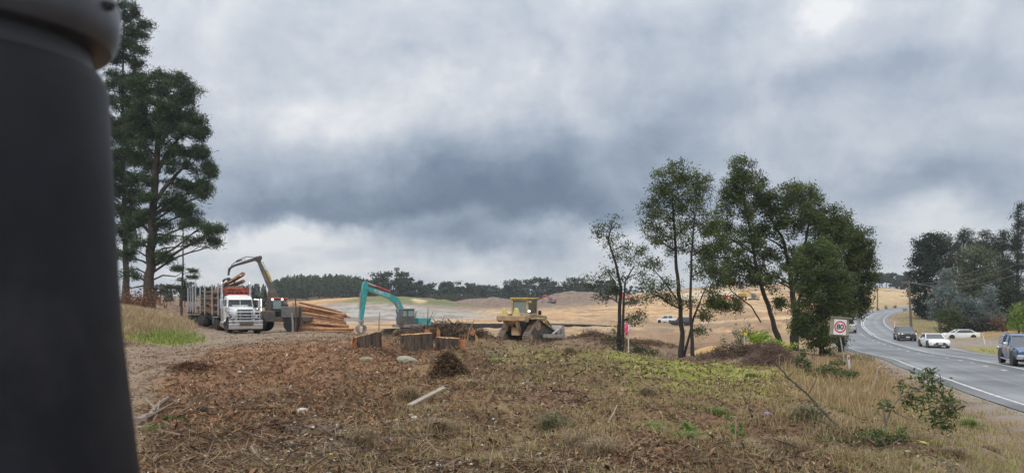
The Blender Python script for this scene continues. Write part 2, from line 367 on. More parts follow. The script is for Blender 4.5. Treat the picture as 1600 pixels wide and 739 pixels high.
C = dict(litter=(.24, .15, .095), needle=(.31, .165, .095), dark=(.065, .045, .032), olive=(.22, .19, .08), green=(.27, .29, .065), straw=(.36, .265, .14), track=(.26, .20, .145),
         tan=(.56, .345, .17), pale=(.64, .47, .28), clay=(.37, .365, .34), scrub=(.19, .15, .12), verge=(.24, .18, .13), brown=(.22, .15, .10), gravel=(.30, .26, .22), moss=(.15, .17, .07), field=(.50, .37, .22))
C = {k: np.array(v) for k, v in C.items()}
def gcol(x, y):
    n = len(x); u = 800 + F * x / np.maximum(y, 4); d = np.maximum(y, 1); ld = np.log(d)
    n1 = fbm(x / 3.0, y / 3.0, 4, 31); n2 = fbm(x / .8, y / .8, 4, 41); n3 = fbm(x / .2, y / .2, 3, 51); nf = fbm(x / 25, y / 25, 4, 61)
    st = fbm(x / 40, y / 4.5, 4, 71); st2 = fbm(x / 90 + y / 60, y / 9, 3, 77)
    c = np.tile(C['litter'], (n, 1))
    def mixc(name, w):
        nonlocal c
        w = np.clip(w, 0, 1)[:, None]; c = c * (1 - w) + C[name] * w
    def bl(u0, d0, ru, rd, nz=.6, soft=.35):
        r = np.sqrt(((u - u0) / ru) ** 2 + ((ld - math.log(d0)) / rd) ** 2) + (n1 - .5) * nz * 2 + (n2 - .5) * nz
        return sst(1 + soft, 1 - soft, r)
    mixc('straw', sst(.52, .72, n2) * .35); mixc('dark', sst(.50, .64, n1 * .5 + n3 * .5) * .75); mixc('dark', sst(.56, .70, fbm(x / 1.6, y / 1.6, 4, 131)) * .8)
    mixc('needle', bl(330, 24, 330, .62) * .62); mixc('needle', bl(650, 20, 130, .3) * .35)
    mixc('olive', bl(850, 14, 420, .55) * .35 * sst(.35, .6, n2)); mixc('litter', bl(750, 13, 420, .4) * .3); mixc('olive', bl(1000, 27, 320, .35) * .7)
    mixc('green', bl(1130, 27, 260, .36) * .85 * sst(.25, .5, n2)); mixc('green', bl(1380, 20, 150, .2) * .4 * sst(.4, .6, n2))
    mixc('straw', bl(1330, 22, 160, .5) * .65 * sst(.25, .6, n2 * .6 + n3 * .4)); mixc('dark', bl(950, 11, 600, .22) * .45 * sst(.45, .65, n1))
    mixc('gravel', bl(600, 10.5, 200, .18) * .5 * sst(.5, .6, n3)); mixc('dark', bl(500, 13.5, 150, .2) * .5)
    mixc('moss', bl(1450, 12, 200, .3) * .35 * sst(.4, .6, n2)); mixc('brown', bl(700, 45, 420, .45) * .7)
    mixc('verge', bl(1560, 16, 140, .5, .3) * .8); mixc('brown', bl(1420, 33, 50, .12) * .7)
    tx = np.interp(y, [5, 9, 20, 35, 48, 60, 80], [-4.6, -5.4, -10.2, -15.2, -17.0, -18.5, -24])
    mixc('track', sst(1.25, .6, np.abs(x - tx) / np.interp(y, [9, 20, 40, 60], [1.3, 1.9, 3.0, 4.0]) + (n1 - .5) * .9) * (y > 4) * (y < 100) * .85)
    mixc('track', bl(430, 52, 160, .22) * .7)
    mixc('straw', bl(190, 62, 95, .32, .3) * .9); mixc('green', bl(265, 46, 60, .07, .3) * .8)
    # earthworks
    e = sst(74, 96, d + (n1 - .5) * 30) * sst(420, 560, u); mixc('tan', e * .95)
    mixc('brown', e * sst(.5, .66, st) * .55 * sst(300, 150, d)); mixc('pale', e * sst(.45, .75, st2) * .8)
    tk = fbm(x / 5 + y / 30, y / 2.2, 4, 83); tl = np.abs(np.sin(y / 5.2 + 3.5 * fbm(x / 60, y / 60, 3, 88) + x / 45)) ; tm = fbm(x / 12, y / 12, 5, 85, .6)
    mixc('brown', e * sst(.52, .66, tk) * .45); mixc('pale', e * sst(.55, .7, tm) * .55); mixc('brown', e * sst(.52, .68, fbm(x / 15 + 9, y / 8, 5, 93, .6)) * .6); mixc('brown', e * sst(.50, .62, fbm(x / 7 + 3, y / 5, 5, 113, .65)) * .55 * sst(240, 120, d)); mixc('verge', e * sst(.50, .60, fbm(x / 22, y / 9, 5, 117, .6)) * .3); mixc('verge', e * sst(.16, .05, tl) * .5 * sst(.4, .6, fbm(x / 50, y / 50, 2, 95)))
    mixc('scrub', e * sst(240, 300, d) * sst(.5, .62, fbm(x / 30, y / 12, 4, 89)) * .45 * sst(1300, 1240, u))
    mixc('brown', bl(960, 74, 170, .16) * .85); mixc('brown', bl(1130, 62, 120, .25) * .7); mixc('brown', bl(1110, 98, 190, .30, .5) * .75); mixc('verge', bl(1080, 150, 200, .2, .6) * .5); mixc('scrub', bl(1170, 52, 120, .2) * .6)
    mixc('scrub', bl(820, 350, 170, .16, .3) * .9); mixc('scrub', bl(700, 300, 70, .18, .3) * .5); mixc('brown', bl(820, 300, 150, .10, .3) * .5 * sst(.4, .6, st))
    mixc('clay', bl(590, 225, 170, .30, .15) * .95); mixc('clay', bl(480, 160, 80, .3, .2) * .7); mixc('scrub', bl(560, 190, 50, .14, .4) * .7); mixc('verge', bl(590, 225, 200, .35, .3) * sst(.5, .62, fbm(x / 9, y / 7, 5, 123, .65)) * .7)
    mixc('moss', bl(630, 335, 110, .11, .3) * .9); mixc('tan', bl(490, 345, 70, .08, .3) * .8); mixc('pale', bl(655, 330, 12, .06, .2) * .9)
    mixc('scrub', bl(400, 380, 45, .2, .3) * .8)
    f = sst(470, 560, d + nf * 60); mixc('olive', f * .85)
    mixc('field', sst(225, 260, d) * sst(1285, 1310, u) * .9); mixc('olive', sst(.5, .6, st) * sst(225, 260, d) * sst(1285, 1310, u) * .35)
    lat, rz, ri = road_d(x, y); wl = RWL[ri]
    el_ = -lat - wl - .5
    # verges
    mixc('gravel', sst(2.0, .4, el_ + (n2 - .5) * 2) * (lat < 0) * (el_ > -3) * .85); mixc('straw', sst(.3, 1, el_) * sst(9, 4, el_) * (d > 60) * (lat < 0) * .6)
    er = lat - 4.2
    rr = (lat > 0) & (lat < 60)
    mixc('verge', rr * sst(12, 8, er) * .75); mixc('olive', rr * sst(1.5, 3, er + n1) * sst(30, 8, er) * .8 * sst(.3, .5, n1)); mixc('gravel', rr * bl(1515, 95, 60, .17, .2) * .9); mixc('needle', rr * sst(10, 16, er) * .45)
    mixc('green', rr * bl(1560, 75, 50, .1, .2) * .6)
    v = .72 + .56 * n3[:, None] * .6 + .35 * (n2[:, None] - .3)
    return np.clip(c * v * (0.9 + .25 * nf[:, None]), .012, .8)
def gridgeo():
    s1 = np.linspace(math.log(4.0), math.log(14.0), 45)[:-1]; s2 = np.linspace(math.log(14.0), math.log(48.0), 340)[:-1]; s3 = np.linspace(math.log(48), math.log(500), 200)[:-1]; s4 = np.linspace(math.log(500), math.log(2500), 24)
    ys = np.exp(np.concatenate([s1, s2, s3, s4])) - 6.0
    a = np.concatenate([np.linspace(-2.6, -.75, 40)[:-1], np.linspace(-.75, .80, 560), np.linspace(.80, 2.6, 40)[1:]])
    Yg, Ag = np.meshgrid(ys, a, indexing='ij'); fo_ = sst(300, 2400, Yg) * .87; Ag = np.where(np.abs(Ag) > .8, np.sign(Ag) * (.8 + (np.abs(Ag) - .8) * (1 - fo_)), Ag); Xg = Ag * (Yg + 6.0)
    return Xg, Yg
Xg, Yg = gridgeo(); xf, yf = Xg.ravel(), Yg.ravel(); zf = gz(xf, yf)
nr, nc = Xg.shape; ii = (np.arange(nr - 1)[:, None] * nc + np.arange(nc - 1)[None]).ravel()
m_ground = mat_attr('ground_soil', .95, 0, .28, 9.0, .05, .15)
ground = np_mesh('ground', np.stack([xf, yf, zf], 1), [np.stack([ii, ii + 1, ii + nc + 1, ii + nc], 1)], m_ground, col=gcol(xf, yf), smooth=True)
tag(ground, kind='structure')

# ------------------------------------------------------------------ road
def strip(name, i0, i1, off0, off1, dz, m, parent=None, thick=0.0, offs=None):
    V = []; Fc = []; ncx = 2
    for k, i in enumerate(range(i0, i1)):
        a = off0[i] if hasattr(off0, '__len__') else off0; b = off1[i] if hasattr(off1, '__len__') else off1
        p = road_at(i, a); q = road_at(i, b); V += [(p[0], p[1], p[2] + dz), (q[0], q[1], q[2] + dz)]
        if thick: V += [(p[0], p[1], p[2] + dz - thick), (q[0], q[1], q[2] + dz - thick)]
    w = 4 if thick else 2; n = i1 - i0
    for k in range(n - 1):
        o = k * w; Fc.append((o, o + 1, o + w + 1, o + w))
        if thick: Fc.append((o + 2, o, o + w, o + w + 2)); Fc.append((o + 1, o + 3, o + w + 3, o + w + 1))
    return np_mesh(name, V, [np.array(Fc)], m, parent)
def asphalt():
    m = mat('asphalt', (.165, .17, .175), .5, 0, .12, 14, .004, spec=.5)
    n = m.node_tree.nodes; l = m.node_tree.links; b = n['Principled BSDF']; src = b.inputs['Base Color'].links[0].from_socket
    a = n.new('ShaderNodeAttribute'); a.attribute_name = 'lat'
    w = n.new('ShaderNodeTexNoise'); w.noise_dimensions = '1D'; l.new(a.outputs['Fac'], w.inputs['W']); w.inputs['Scale'].default_value = 0.75; w.inputs['Detail'].default_value = 3
    r = n.new('ShaderNodeMapRange'); r.inputs[1].default_value = .35; r.inputs[2].default_value = .65; r.inputs[3].default_value = .68; r.inputs[4].default_value = 1.3; l.new(w.outputs[0], r.inputs[0])
    tcn = n.new('ShaderNodeTexCoord'); pn = n.new('ShaderNodeTexNoise'); pn.inputs['Scale'].default_value = .16; pn.inputs['Detail'].default_value = 8; pn.inputs['Roughness'].default_value = .62; l.new(tcn.outputs['Object'], pn.inputs['Vector'])
    pr = n.new('ShaderNodeMapRange'); pr.inputs[1].default_value = .38; pr.inputs[2].default_value = .62; pr.inputs[3].default_value = .72; pr.inputs[4].default_value = 1.28; l.new(pn.outputs[0], pr.inputs[0])
    mu = n.new('ShaderNodeMath'); mu.operation = 'MULTIPLY'; l.new(r.outputs[0], mu.inputs[0]); l.new(pr.outputs[0], mu.inputs[1]); r = mu
    v = n.new('ShaderNodeVectorMath'); v.operation = 'SCALE'; l.new(src, v.inputs[0]); l.new(r.outputs[0], v.inputs['Scale']); l.new(v.outputs[0], b.inputs['Base Color'])
    return m
m_asph = asphalt(); m_line = mat('road_paint', (.62, .62, .59), .6, 0, .3, 5, dirt=(.2, .2, .2), dirt_amt=.5)
K = 14; V = []; lat_ = []
for i in range(len(RD)):
    for k in range(K + 1):
        a = -RWL[i] - .7; b = 4.2; o = a + (b - a) * k / K; p = road_at(i, o); V.append((p[0], p[1], p[2] - .0)); lat_.append(o)
Fc = [(i * (K + 1) + k, i * (K + 1) + k + 1, (i + 1) * (K + 1) + k + 1, (i + 1) * (K + 1) + k) for i in range(len(RD) - 1) for k in range(K)]
road = np_mesh('road', V, [np.array(Fc)], m_asph); tag(road, kind='structure')
at_ = road.data.attributes.new('lat', 'FLOAT', 'POINT'); at_.data.foreach_set('value', np.array(lat_, dtype=np.float32))
nR = len(RD)
strip('edge_line', 0, nR, -RWL - .07, -RWL + .07, .006, m_line, road)
strip('edge_line', 0, nR, 3.43, 3.57, .006, m_line, road)
i_far = int(np.argmax(RD[:, 1] > 104))
strip('centre_line', 0, i_far, -.09, .09, .006, m_line, road)
strip('centre_line', i_far, nR, -.22, -.08, .006, m_line, road); strip('centre_line', i_far, nR, .08, .22, .006, m_line, road)
# broken line left of the centre line: dashes 1 m long every 4 m
arc = np.concatenate([[0], np.cumsum(np.hypot(*np.diff(RD[:, :2], axis=0).T))])
def at_arc(s, off):
    x = np.interp(s, arc, RD[:, 0]); y = np.interp(s, arc, RD[:, 1]); z = np.interp(s, arc, RD[:, 2]); nx = np.interp(s, arc, RN[:, 0]); ny = np.interp(s, arc, RN[:, 1])
    return (x + nx * off, y + ny * off, z)
s = arc[int(np.argmax(RD[:, 1] > 30))]; send = arc[int(np.argmax(RD[:, 1] > 108))]
while s < send:
    V = [];
    for q in (0, .55, 1.1):
        for o in (-1.32, -1.14):
            p = at_arc(s + q, o); V.append((p[0], p[1], p[2] + .006))
    np_mesh('dash', V, [np.array([(0, 1, 3, 2), (2, 3, 5, 4)])], m_line, road); s += 4.2
# ================================================================== VEGETATION
m_bark_dark = mat('bark_dark', (.03, .024, .02), .9, 0, .45, 6, .03)
m_bark_pine = mat('bark_pine', (.06, .046, .037), .9, 0, .5, 5, .05)
m_bark_grey = mat('bark_grey', (.20, .175, .15), .9, 0, .35, 6, .02)
m_leaf = mat_attr('foliage', .65, .25, 0, spec=.25)
m_dry = mat_attr('dry_matter', .9, .15, 0, spec=.1)

def leaves(c, size, asp, up=0.0, cols=((.05, .07, .03), (.1, .13, .05)), tint=None):
    """rhombic leaf faces at centres c (n,3)"""
    n = len(c); a = rng.normal(size=(n, 3)); a[:, 2] = a[:, 2] * (1 - abs(up)) + up * np.abs(a[:, 2]) * 1.5
    a /= np.linalg.norm(a, axis=1)[:, None]; b = np.cross(a, rng.normal(size=(n, 3))); b /= np.linalg.norm(b, axis=1)[:, None] + 1e-9
    s = (size * rng.uniform(.6, 1.4, n))[:, None]
    V = np.stack([c - a * s * .5, c + b * s * asp * .5, c + a * s * .5, c - b * s * asp * .5], 1).reshape(-1, 3)
    Fq = np.arange(4 * n).reshape(n, 4)
    t = rng.uniform(0, 1, n) if tint is None else np.clip(tint + rng.normal(size=n) * .15, 0, 1)
    c0, c1 = np.array(cols[0]), np.array(cols[1]); col = np.repeat(c0 + (c1 - c0) * t[:, None], 4, 0)
    return V, Fq, col

def curve_pts(a, b, sag, n=5, wob=.04):
    a = Vector(a); b = Vector(b); L_ = (b - a).length; out = []
    w = Vector((random.uniform(-1, 1), random.uniform(-1, 1), random.uniform(-1, 1))) * L_ * wob
    for i in range(n + 1):
        t = i / n; p = a.lerp(b, t); p.z += sag * L_ * 4 * t * (1 - t); p += w * math.sin(t * math.pi * 1.5); out.append(p)
    return out

def tree(name, label, cat, base, trunks, blobs, d, leaf=(.22, .3), nleaf=1.0, cols=((.04, .055, .025), (.10, .12, .05)), bark=None, group=None, cs=.42, flat=.8, up=0, twig=7, stubs=(), trunk_sides=8, br=.05, sag=.06, dk=4.6, rvk=1.2):
    """trunks: list of [(u, v, radius_m) ...] from the base up, blobs: (u, v, ru, rv, density) in photo pixels at distance d"""
    base = Vector(base); root = empty(name, base, 0, label, cat, group); s = d / F
    mt = MB(); mb = mt; paths = []
    for ti, tr in enumerate(trunks):
        dy = 0 if ti == 0 else random.uniform(-.6, .6)
        P = []
        for (u, v, r) in tr: P.append((at(u, v, d) + Vector((0, dy, 0)) - base, r * (.82 if bark is None else 1)))
        if ti == 0 or True:
            P[0] = (Vector((P[0][0].x, P[0][0].y, min(P[0][0].z, g1(P[0][0].x + base.x, P[0][0].y + base.y) - base.z) - .25)), P[0][1] * 1.35) if P[0][0].z < 1.5 else P[0]
        # refine
        pts = []; rs = []
        for i in range(len(P) - 1):
            for k in range(4):
                t = k / 4; p = P[i][0].lerp(P[i + 1][0], t) + Vector((random.uniform(-1, 1), random.uniform(-1, 1), 0)) * P[i][1] * .25; pts.append(p); rs.append(P[i][1] + (P[i + 1][1] - P[i][1]) * t)
        pts.append(P[-1][0]); rs.append(P[-1][1]); mt.tube(pts, rs, trunk_sides); paths += list(zip(pts, rs))
    Cn = []; Ct = []
    for bl in blobs:
        u, v, ru, rv = bl[:4]; dens = bl[4] if len(bl) > 4 else 1.0
        rx = ru * s; rz = rv * s * rvk; dyy = random.uniform(-.5, .5) * rx
        c = at(u, v, d) - base; c.y += dyy
        # limb from the trunk
        best = None
        for p, r in paths:
            dz = c.z - p.z; h = math.hypot(c.x - p.x, c.y - p.y)
            if dz < -.15 * h and p.z > 1.5 and up >= 0 and dz < -.3 * h - .5: continue
            cost = h + abs(dz - .55 * h) * 1.1
            if best is None or cost < best[0]: best = (cost, p, r)
        if best is None: best = (0, paths[len(paths) // 2][0], paths[len(paths) // 2][1])
        p, r = best[1], best[2]; r0 = min(r * .6, br + .012 * rx * 2); q = curve_pts(p, c, sag, 5, .07)
        mb.tube(q, [r0 * (1 - .6 * i / 5) for i in range(6)], 5, False)
        nc = max(4, int(dens * 9 * (rx * rz) ** .8 / (cs * cs) * .22) + 3)
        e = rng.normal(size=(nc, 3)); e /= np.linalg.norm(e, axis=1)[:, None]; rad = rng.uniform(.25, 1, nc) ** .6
        cc = np.array(c) + e * rad[:, None] * np.array([rx, rx * .9, rz])
        for j in range(min(nc, twig)):
            k0 = random.choice(q[3:]); mb.tube(curve_pts(k0, cc[j], sag, 3, .08), [r0 * .35, r0 * .28, r0 * .2, r0 * .1], 4, False)
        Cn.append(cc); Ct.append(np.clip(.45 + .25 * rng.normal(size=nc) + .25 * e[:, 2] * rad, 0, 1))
    for st in stubs:
        P = [at(u, v, d) - base for (u, v) in st]; mb.tube(P, [br * (1 - .8 * i / (len(P) - 1)) for i in range(len(P))], 5, False)
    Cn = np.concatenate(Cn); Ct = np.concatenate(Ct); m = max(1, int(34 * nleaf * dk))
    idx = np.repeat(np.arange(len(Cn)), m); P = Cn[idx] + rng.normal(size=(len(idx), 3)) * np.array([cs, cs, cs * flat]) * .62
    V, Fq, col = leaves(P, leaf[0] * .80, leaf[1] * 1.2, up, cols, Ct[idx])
    mt.build('trunk', bark or m_bark_dark, root, smooth=True)
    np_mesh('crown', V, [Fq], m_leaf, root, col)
    return root
WA = ((.03, .047, .014), (.135, .165, .045))
def bz(u, d): return gp(u, d)
# --- the wattles in the middle
tree('wattle_tree', 'thin sparse wattle tree with two slender stems beside the pink ribboned stake', 'tree', bz(968, 41), [[(967, 553, .12), (968, 500, .11), (970, 450, .09), (962, 410, .07), (950, 375, .05), (957, 345, .03)], [(972, 552, .08), (973, 480, .07), (976, 440, .05), (990, 415, .03)], [(962, 470, .05), (960, 440, .04), (948, 425, .03)]],
     [(952, 350, 17, 12, .6), (935, 362, 12, 8, .5), (955, 375, 22, 9, .6), (975, 385, 12, 10, .5), (960, 400, 16, 8, .4), (985, 405, 16, 10, .45), (1000, 425, 10, 8, .3), (940, 430, 20, 12, .7), (925, 443, 14, 8, .5), (960, 452, 14, 12, .8), (945, 462, 16, 10, .5), (985, 470, 14, 6, .5),
      (995, 495, 18, 7, .7), (985, 500, 10, 6, .8), (1008, 412, 8, 5, .3), (975, 430, 12, 8, .35), (965, 535, 10, 18, .9), (952, 545, 8, 10, .7), (1000, 545, 12, 7, .5)], 41, (.17, .26), .30, cols=((.035, .05, .02), (.12, .14, .06)), cs=.28, br=.022)
tree('wattle_tree', 'tall twin stemmed wattle tree with leaning dark trunks and high open crown', 'tree', bz(1065, 50), [[(1063, 570, .19), (1066, 520, .17), (1062, 470, .15), (1057, 420, .12), (1054, 360, .09), (1050, 300, .05)], [(1080, 566, .13), (1078, 520, .12), (1076, 470, .10), (1078, 400, .08), (1083, 340, .05)], [(1068, 528, .08), (1085, 495, .07), (1100, 458, .05)], [(1060, 470, .06), (1042, 445, .05), (1022, 420, .03)]],
     [(1056, 270, 22, 14), (1080, 278, 16, 12), (1035, 282, 22, 14), (1062, 295, 34, 16), (1030, 305, 22, 14), (1090, 300, 20, 16), (1018, 330, 18, 14, .8), (1050, 325, 30, 18), (1085, 330, 24, 18), (1105, 285, 8, 12, .7), (1015, 355, 16, 12, .7), (1045, 355, 26, 16, .8), (1080, 362, 24, 16, .9),
      (1110, 350, 18, 16, .8), (1030, 380, 22, 10, .5), (1060, 385, 20, 12, .6), (1095, 395, 22, 16, .8), (1005, 395, 14, 8, .3), (1120, 380, 18, 14, .7), (1020, 415, 20, 8, .4), (1095, 425, 24, 14, .7), (1120, 425, 16, 12, .7), (1040, 445, 18, 8, .5), (1020, 462, 22, 8, .6), (1050, 467, 16, 8, .5), (1105, 455, 18, 8, .5),
      (1100, 492, 14, 9, .9), (1112, 470, 10, 6, .5), (1078, 470, 12, 8, .4), (1010, 440, 14, 6, .3), (1090, 515, 10, 7, .5)], 50, (.19, .26), .62, cols=WA, cs=.34, br=.04)
tree('wattle_tree', 'tallest dark wattle tree with a leaning trunk at the left of the roadside clump', 'tree', bz(1215, 64), [[(1222, 545, .26), (1208, 500, .22), (1192, 455, .20), (1180, 410, .16), (1172, 360, .12), (1162, 310, .08), (1160, 270, .05)], [(1186, 503, .07), (1170, 478, .07), (1140, 455, .05)]],
     [(1158, 260, 20, 13), (1175, 275, 20, 13), (1145, 280, 18, 14), (1165, 298, 30, 16), (1135, 305, 16, 12), (1190, 300, 18, 14), (1150, 325, 30, 16), (1130, 350, 22, 16), (1165, 350, 24, 14, .8), (1140, 378, 26, 16), (1115, 395, 22, 14), (1150, 405, 28, 14), (1125, 420, 30, 14), (1160, 430, 24, 14), (1135, 440, 26, 10),
      (1115, 365, 14, 12, .6), (1130, 470, 22, 8, .9), (1145, 480, 16, 8, .9), (1115, 475, 12, 8, .8), (1185, 380, 18, 12, .6), (1180, 440, 18, 12, .7)], 64, (.24, .27), .85, cols=WA, cs=.42, br=.06)
tree('wattle_tree', 'broad domed dark wattle tree with thick forked trunk in the middle of the clump', 'tree', bz(1240, 66), [[(1240, 545, .34), (1243, 500, .30), (1238, 450, .26), (1232, 410, .2), (1222, 370, .14), (1200, 335, .08)], [(1240, 455, .2), (1252, 410, .16), (1262, 370, .12), (1268, 330, .07)], [(1246, 540, .2), (1250, 470, .16), (1265, 425, .12)]],
     [(1245, 300, 26, 13), (1215, 312, 30, 14), (1190, 330, 24, 14), (1270, 318, 28, 16), (1235, 335, 36, 18), (1290, 338, 26, 16), (1205, 358, 26, 14), (1260, 360, 34, 18), (1300, 368, 26, 18), (1180, 365, 20, 14, .7), (1220, 392, 20, 10, .6), (1245, 400, 18, 12, .6), (1200, 400, 16, 10, .5), (1190, 425, 16, 12, .5), (1212, 440, 18, 12, .7),
      (1262, 440, 16, 20, .9), (1225, 475, 10, 12, .5), (1230, 420, 16, 12, .6), (1270, 400, 24, 18)], 66, (.26, .27), 1.1, cols=WA, cs=.45, br=.07)
tree('wattle_tree', 'rounded dark wattle tree spreading towards the road at the right of the clump', 'tree', bz(1318, 70), [[(1315, 545, .26), (1318, 500, .22), (1322, 450, .18), (1325, 400, .1)], [(1318, 500, .12), (1335, 460, .1), (1345, 420, .06)]],
     [(1312, 352, 22, 14), (1330, 372, 26, 16), (1348, 388, 16, 12), (1310, 385, 28, 20), (1340, 405, 24, 18), (1355, 425, 14, 16), (1318, 420, 30, 22), (1345, 445, 24, 18), (1320, 460, 28, 20), (1350, 470, 14, 14), (1300, 440, 24, 20), (1335, 487, 18, 12), (1350, 398, 12, 10), (1305, 480, 18, 14)], 70, (.28, .27), 1.2, cols=WA, cs=.46, br=.06)
tree('wattle_tree', 'low dense bushy wattle with foliage to the ground behind the speed sign', 'tree', bz(1285, 58), [[(1283, 548, .18), (1285, 500, .15), (1285, 440, .12), (1280, 390, .06)]],
     [(1280, 385, 20, 14), (1262, 405, 20, 16), (1295, 402, 20, 16), (1250, 432, 22, 18), (1285, 430, 30, 20), (1312, 440, 20, 16), (1265, 460, 28, 20), (1300, 468, 28, 20), (1255, 490, 24, 18), (1290, 498, 32, 20), (1270, 520, 28, 16), (1300, 525, 20, 14), (1245, 512, 14, 12), (1283, 542, 18, 10)], 58, (.24, .24), 1.1, cols=((.035, .055, .018), (.13, .17, .05)), cs=.4, br=.05)
# --- pines at the left
PI = ((.022, .044, .02), (.085, .125, .05))
tree('pine_tree', 'big old pine with bare lower trunk and long drooping side branches beyond the grass bank', 'tree', bz(235, 84), [[(233, 478, .5), (234, 430, .46), (237, 380, .42), (240, 320, .36), (244, 260, .34), (248, 200, .22), (252, 150, .1)], [(240, 320, .25), (262, 290, .2), (285, 265, .12)], [(238, 370, .2), (215, 345, .12)], [(244, 270, .22), (262, 235, .16), (290, 200, .08)]],
     [(250, 120, 22, 8), (280, 125, 18, 9), (232, 135, 26, 10), (265, 140, 34, 10), (295, 148, 18, 10), (225, 155, 20, 12), (255, 162, 36, 11), (290, 170, 24, 11), (215, 180, 22, 12), (245, 185, 34, 12), (280, 190, 32, 11), (305, 188, 14, 9), (220, 205, 30, 12), (262, 212, 36, 11), (300, 212, 20, 9), (315, 205, 9, 6),
      (225, 232, 28, 10), (270, 236, 32, 10), (305, 235, 18, 8), (318, 240, 12, 7), (230, 256, 24, 9, .8), (275, 260, 26, 9, .8), (312, 262, 20, 8), (325, 268, 10, 6), (222, 280, 24, 9, .8), (270, 284, 28, 7, .7), (305, 288, 24, 8), (322, 290, 10, 6), (232, 308, 20, 9, .8), (280, 308, 26, 8, .8), (312, 306, 12, 6, .8),
      (262, 325, 30, 9, .9), (295, 330, 22, 8, .8), (225, 335, 22, 8, .8), (245, 350, 22, 8, .7), (205, 350, 14, 8), (300, 350, 20, 6, .7), (325, 357, 18, 6, .8), (340, 360, 9, 4, .8), (255, 375, 20, 6, .6), (310, 375, 24, 5, .7), (335, 378, 12, 4, .7), (225, 380, 18, 6, .6), (200, 400, 14, 7, .6), (250, 400, 18, 5, .4), (205, 428, 14, 5, .4), (262, 405, 14, 4, .3)], 84, (.55, .12), .85, cols=PI, bark=m_bark_pine, cs=.55, flat=.7, br=.11, sag=.02, twig=6, dk=6.0, rvk=1.3,
     stubs=[[(236, 400), (255, 388), (300, 383), (330, 388)], [(236, 365), (270, 368), (310, 372)], [(233, 440), (255, 430), (275, 432), (285, 425)], [(232, 450), (255, 452), (275, 442)], [(233, 430), (215, 420), (195, 422)], [(232, 445), (205, 450), (190, 440)], [(236, 405), (215, 392), (200, 390)], [(236, 350), (215, 325), (208, 318)]], trunk_sides=10)
tree('pine_tree', 'tallest pine with an open feathery top rising beside the dark post at the left', 'tree', bz(190, 95), [[(198, 478, .4), (198, 430, .35), (195, 350, .3), (192, 250, .22), (192, 120, .12), (194, 20, .05)]],
     [(195, 8, 12, 6, .6), (210, 20, 9, 6, .6), (190, 25, 14, 6, .6), (226, 38, 9, 6, .7), (205, 45, 14, 6, .6), (215, 55, 14, 5, .6), (188, 60, 16, 8, .7), (200, 72, 16, 7, .7), (220, 82, 9, 5, .6), (185, 90, 18, 8), (205, 100, 18, 6, .7), (182, 118, 22, 8), (212, 118, 12, 5, .6), (190, 140, 24, 9), (205, 150, 14, 8), (185, 165, 26, 10), (205, 175, 16, 8),
      (180, 190, 26, 12), (205, 198, 18, 10), (185, 215, 28, 12), (208, 222, 14, 10), (180, 245, 28, 12), (205, 250, 16, 10), (185, 272, 28, 12), (208, 280, 14, 9), (180, 300, 26, 12), (203, 305, 16, 10), (182, 330, 26, 10), (203, 335, 12, 8), (185, 358, 22, 9), (200, 370, 12, 8, .8), (185, 395, 16, 8, .6), (160, 200, 20, 30), (155, 280, 20, 30)], 95, (.6, .12), .9, cols=((.02, .04, .016), (.065, .09, .035)), bark=m_bark_pine, cs=.6, flat=.75, br=.09, sag=.02, dk=6.0)
tree('pine_sapling', 'spindly bare pine sapling with a few tufts on the bank near the log truck', 'tree', bz(285, 78), [[(283, 480, .1), (285, 440, .09), (286, 400, .07), (286, 350, .04)]],
     [(286, 420, 16, 4, .7), (300, 425, 12, 4, .6), (275, 418, 10, 4, .5), (288, 440, 18, 4, .6), (300, 432, 12, 4, .6), (275, 448, 12, 3, .4), (288, 352, 8, 6, .3)], 78, (.35, .12), .5, cols=((.03, .05, .02), (.08, .10, .04)), bark=m_bark_pine, cs=.35, flat=.5, br=.03)
for (u, d, h, w_, lb, cols) in [(212, 66, 1.9, 2.6, 'rusty brown dead bush at the foot of the big pine', ((.12, .05, .025), (.26, .13, .07)))]:
    b = bz(u, d); root = empty('bush', b, 0, lb, 'bush'); n = 1500; e = rng.normal(size=(n, 3)) * [w_ * .45, .8, h * .26] + [0, 0, h * .5]; e[:, 2] = np.abs(e[:, 2])
    V, Fq, col = leaves(e, .22, .35, 0, cols); np_mesh('foliage', V, [Fq], m_leaf, root, col)
    mb = MB()
    for k in range(14): mb.tube([(random.uniform(-.5, .5), 0, -.1), (random.uniform(-1.4, 1.4), random.uniform(-.5, .5), random.uniform(.8, h))], [.03, .008], 4)
    mb.build('stem', m_bark_dark, root)
# --- belt of trees right of the road
EV = ((.010, .020, .009), (.042, .058, .023))
def belt(name, label, base_u, d, vb, trunk_top, blobs, cols, leaf=(.5, .4), cs=.8, nl=.6, bark=None, tr=.35, **k):
    u = base_u; blobs = [(q[0], q[1], q[2] * 1.15, q[3] * 1.2) + tuple(q[4:]) for q in blobs]; return tree(name, label, 'tree', bz(u, d), [[(u, vb, tr), (u, (vb + trunk_top) / 2, tr * .7), (u + 1, trunk_top, tr * .2)]], blobs, d, leaf, nl, cols, bark or m_bark_dark, 'trees in the belt right of the road', cs, dk=3.2, **k)
belt('cypress_tree', 'dark dense cypress at the left end of the roadside belt, beside the utility pole', 1446, 165, 505, 375, [(1440, 378, 12, 8), (1455, 375, 14, 7), (1432, 395, 9, 12), (1448, 395, 18, 12), (1432, 420, 9, 14), (1450, 420, 18, 14), (1432, 448, 10, 14), (1448, 448, 18, 14), (1434, 472, 10, 12), (1448, 475, 14, 12), (1440, 488, 10, 6)], ((.012, .024, .013), (.04, .055, .026)), nl=1.0)
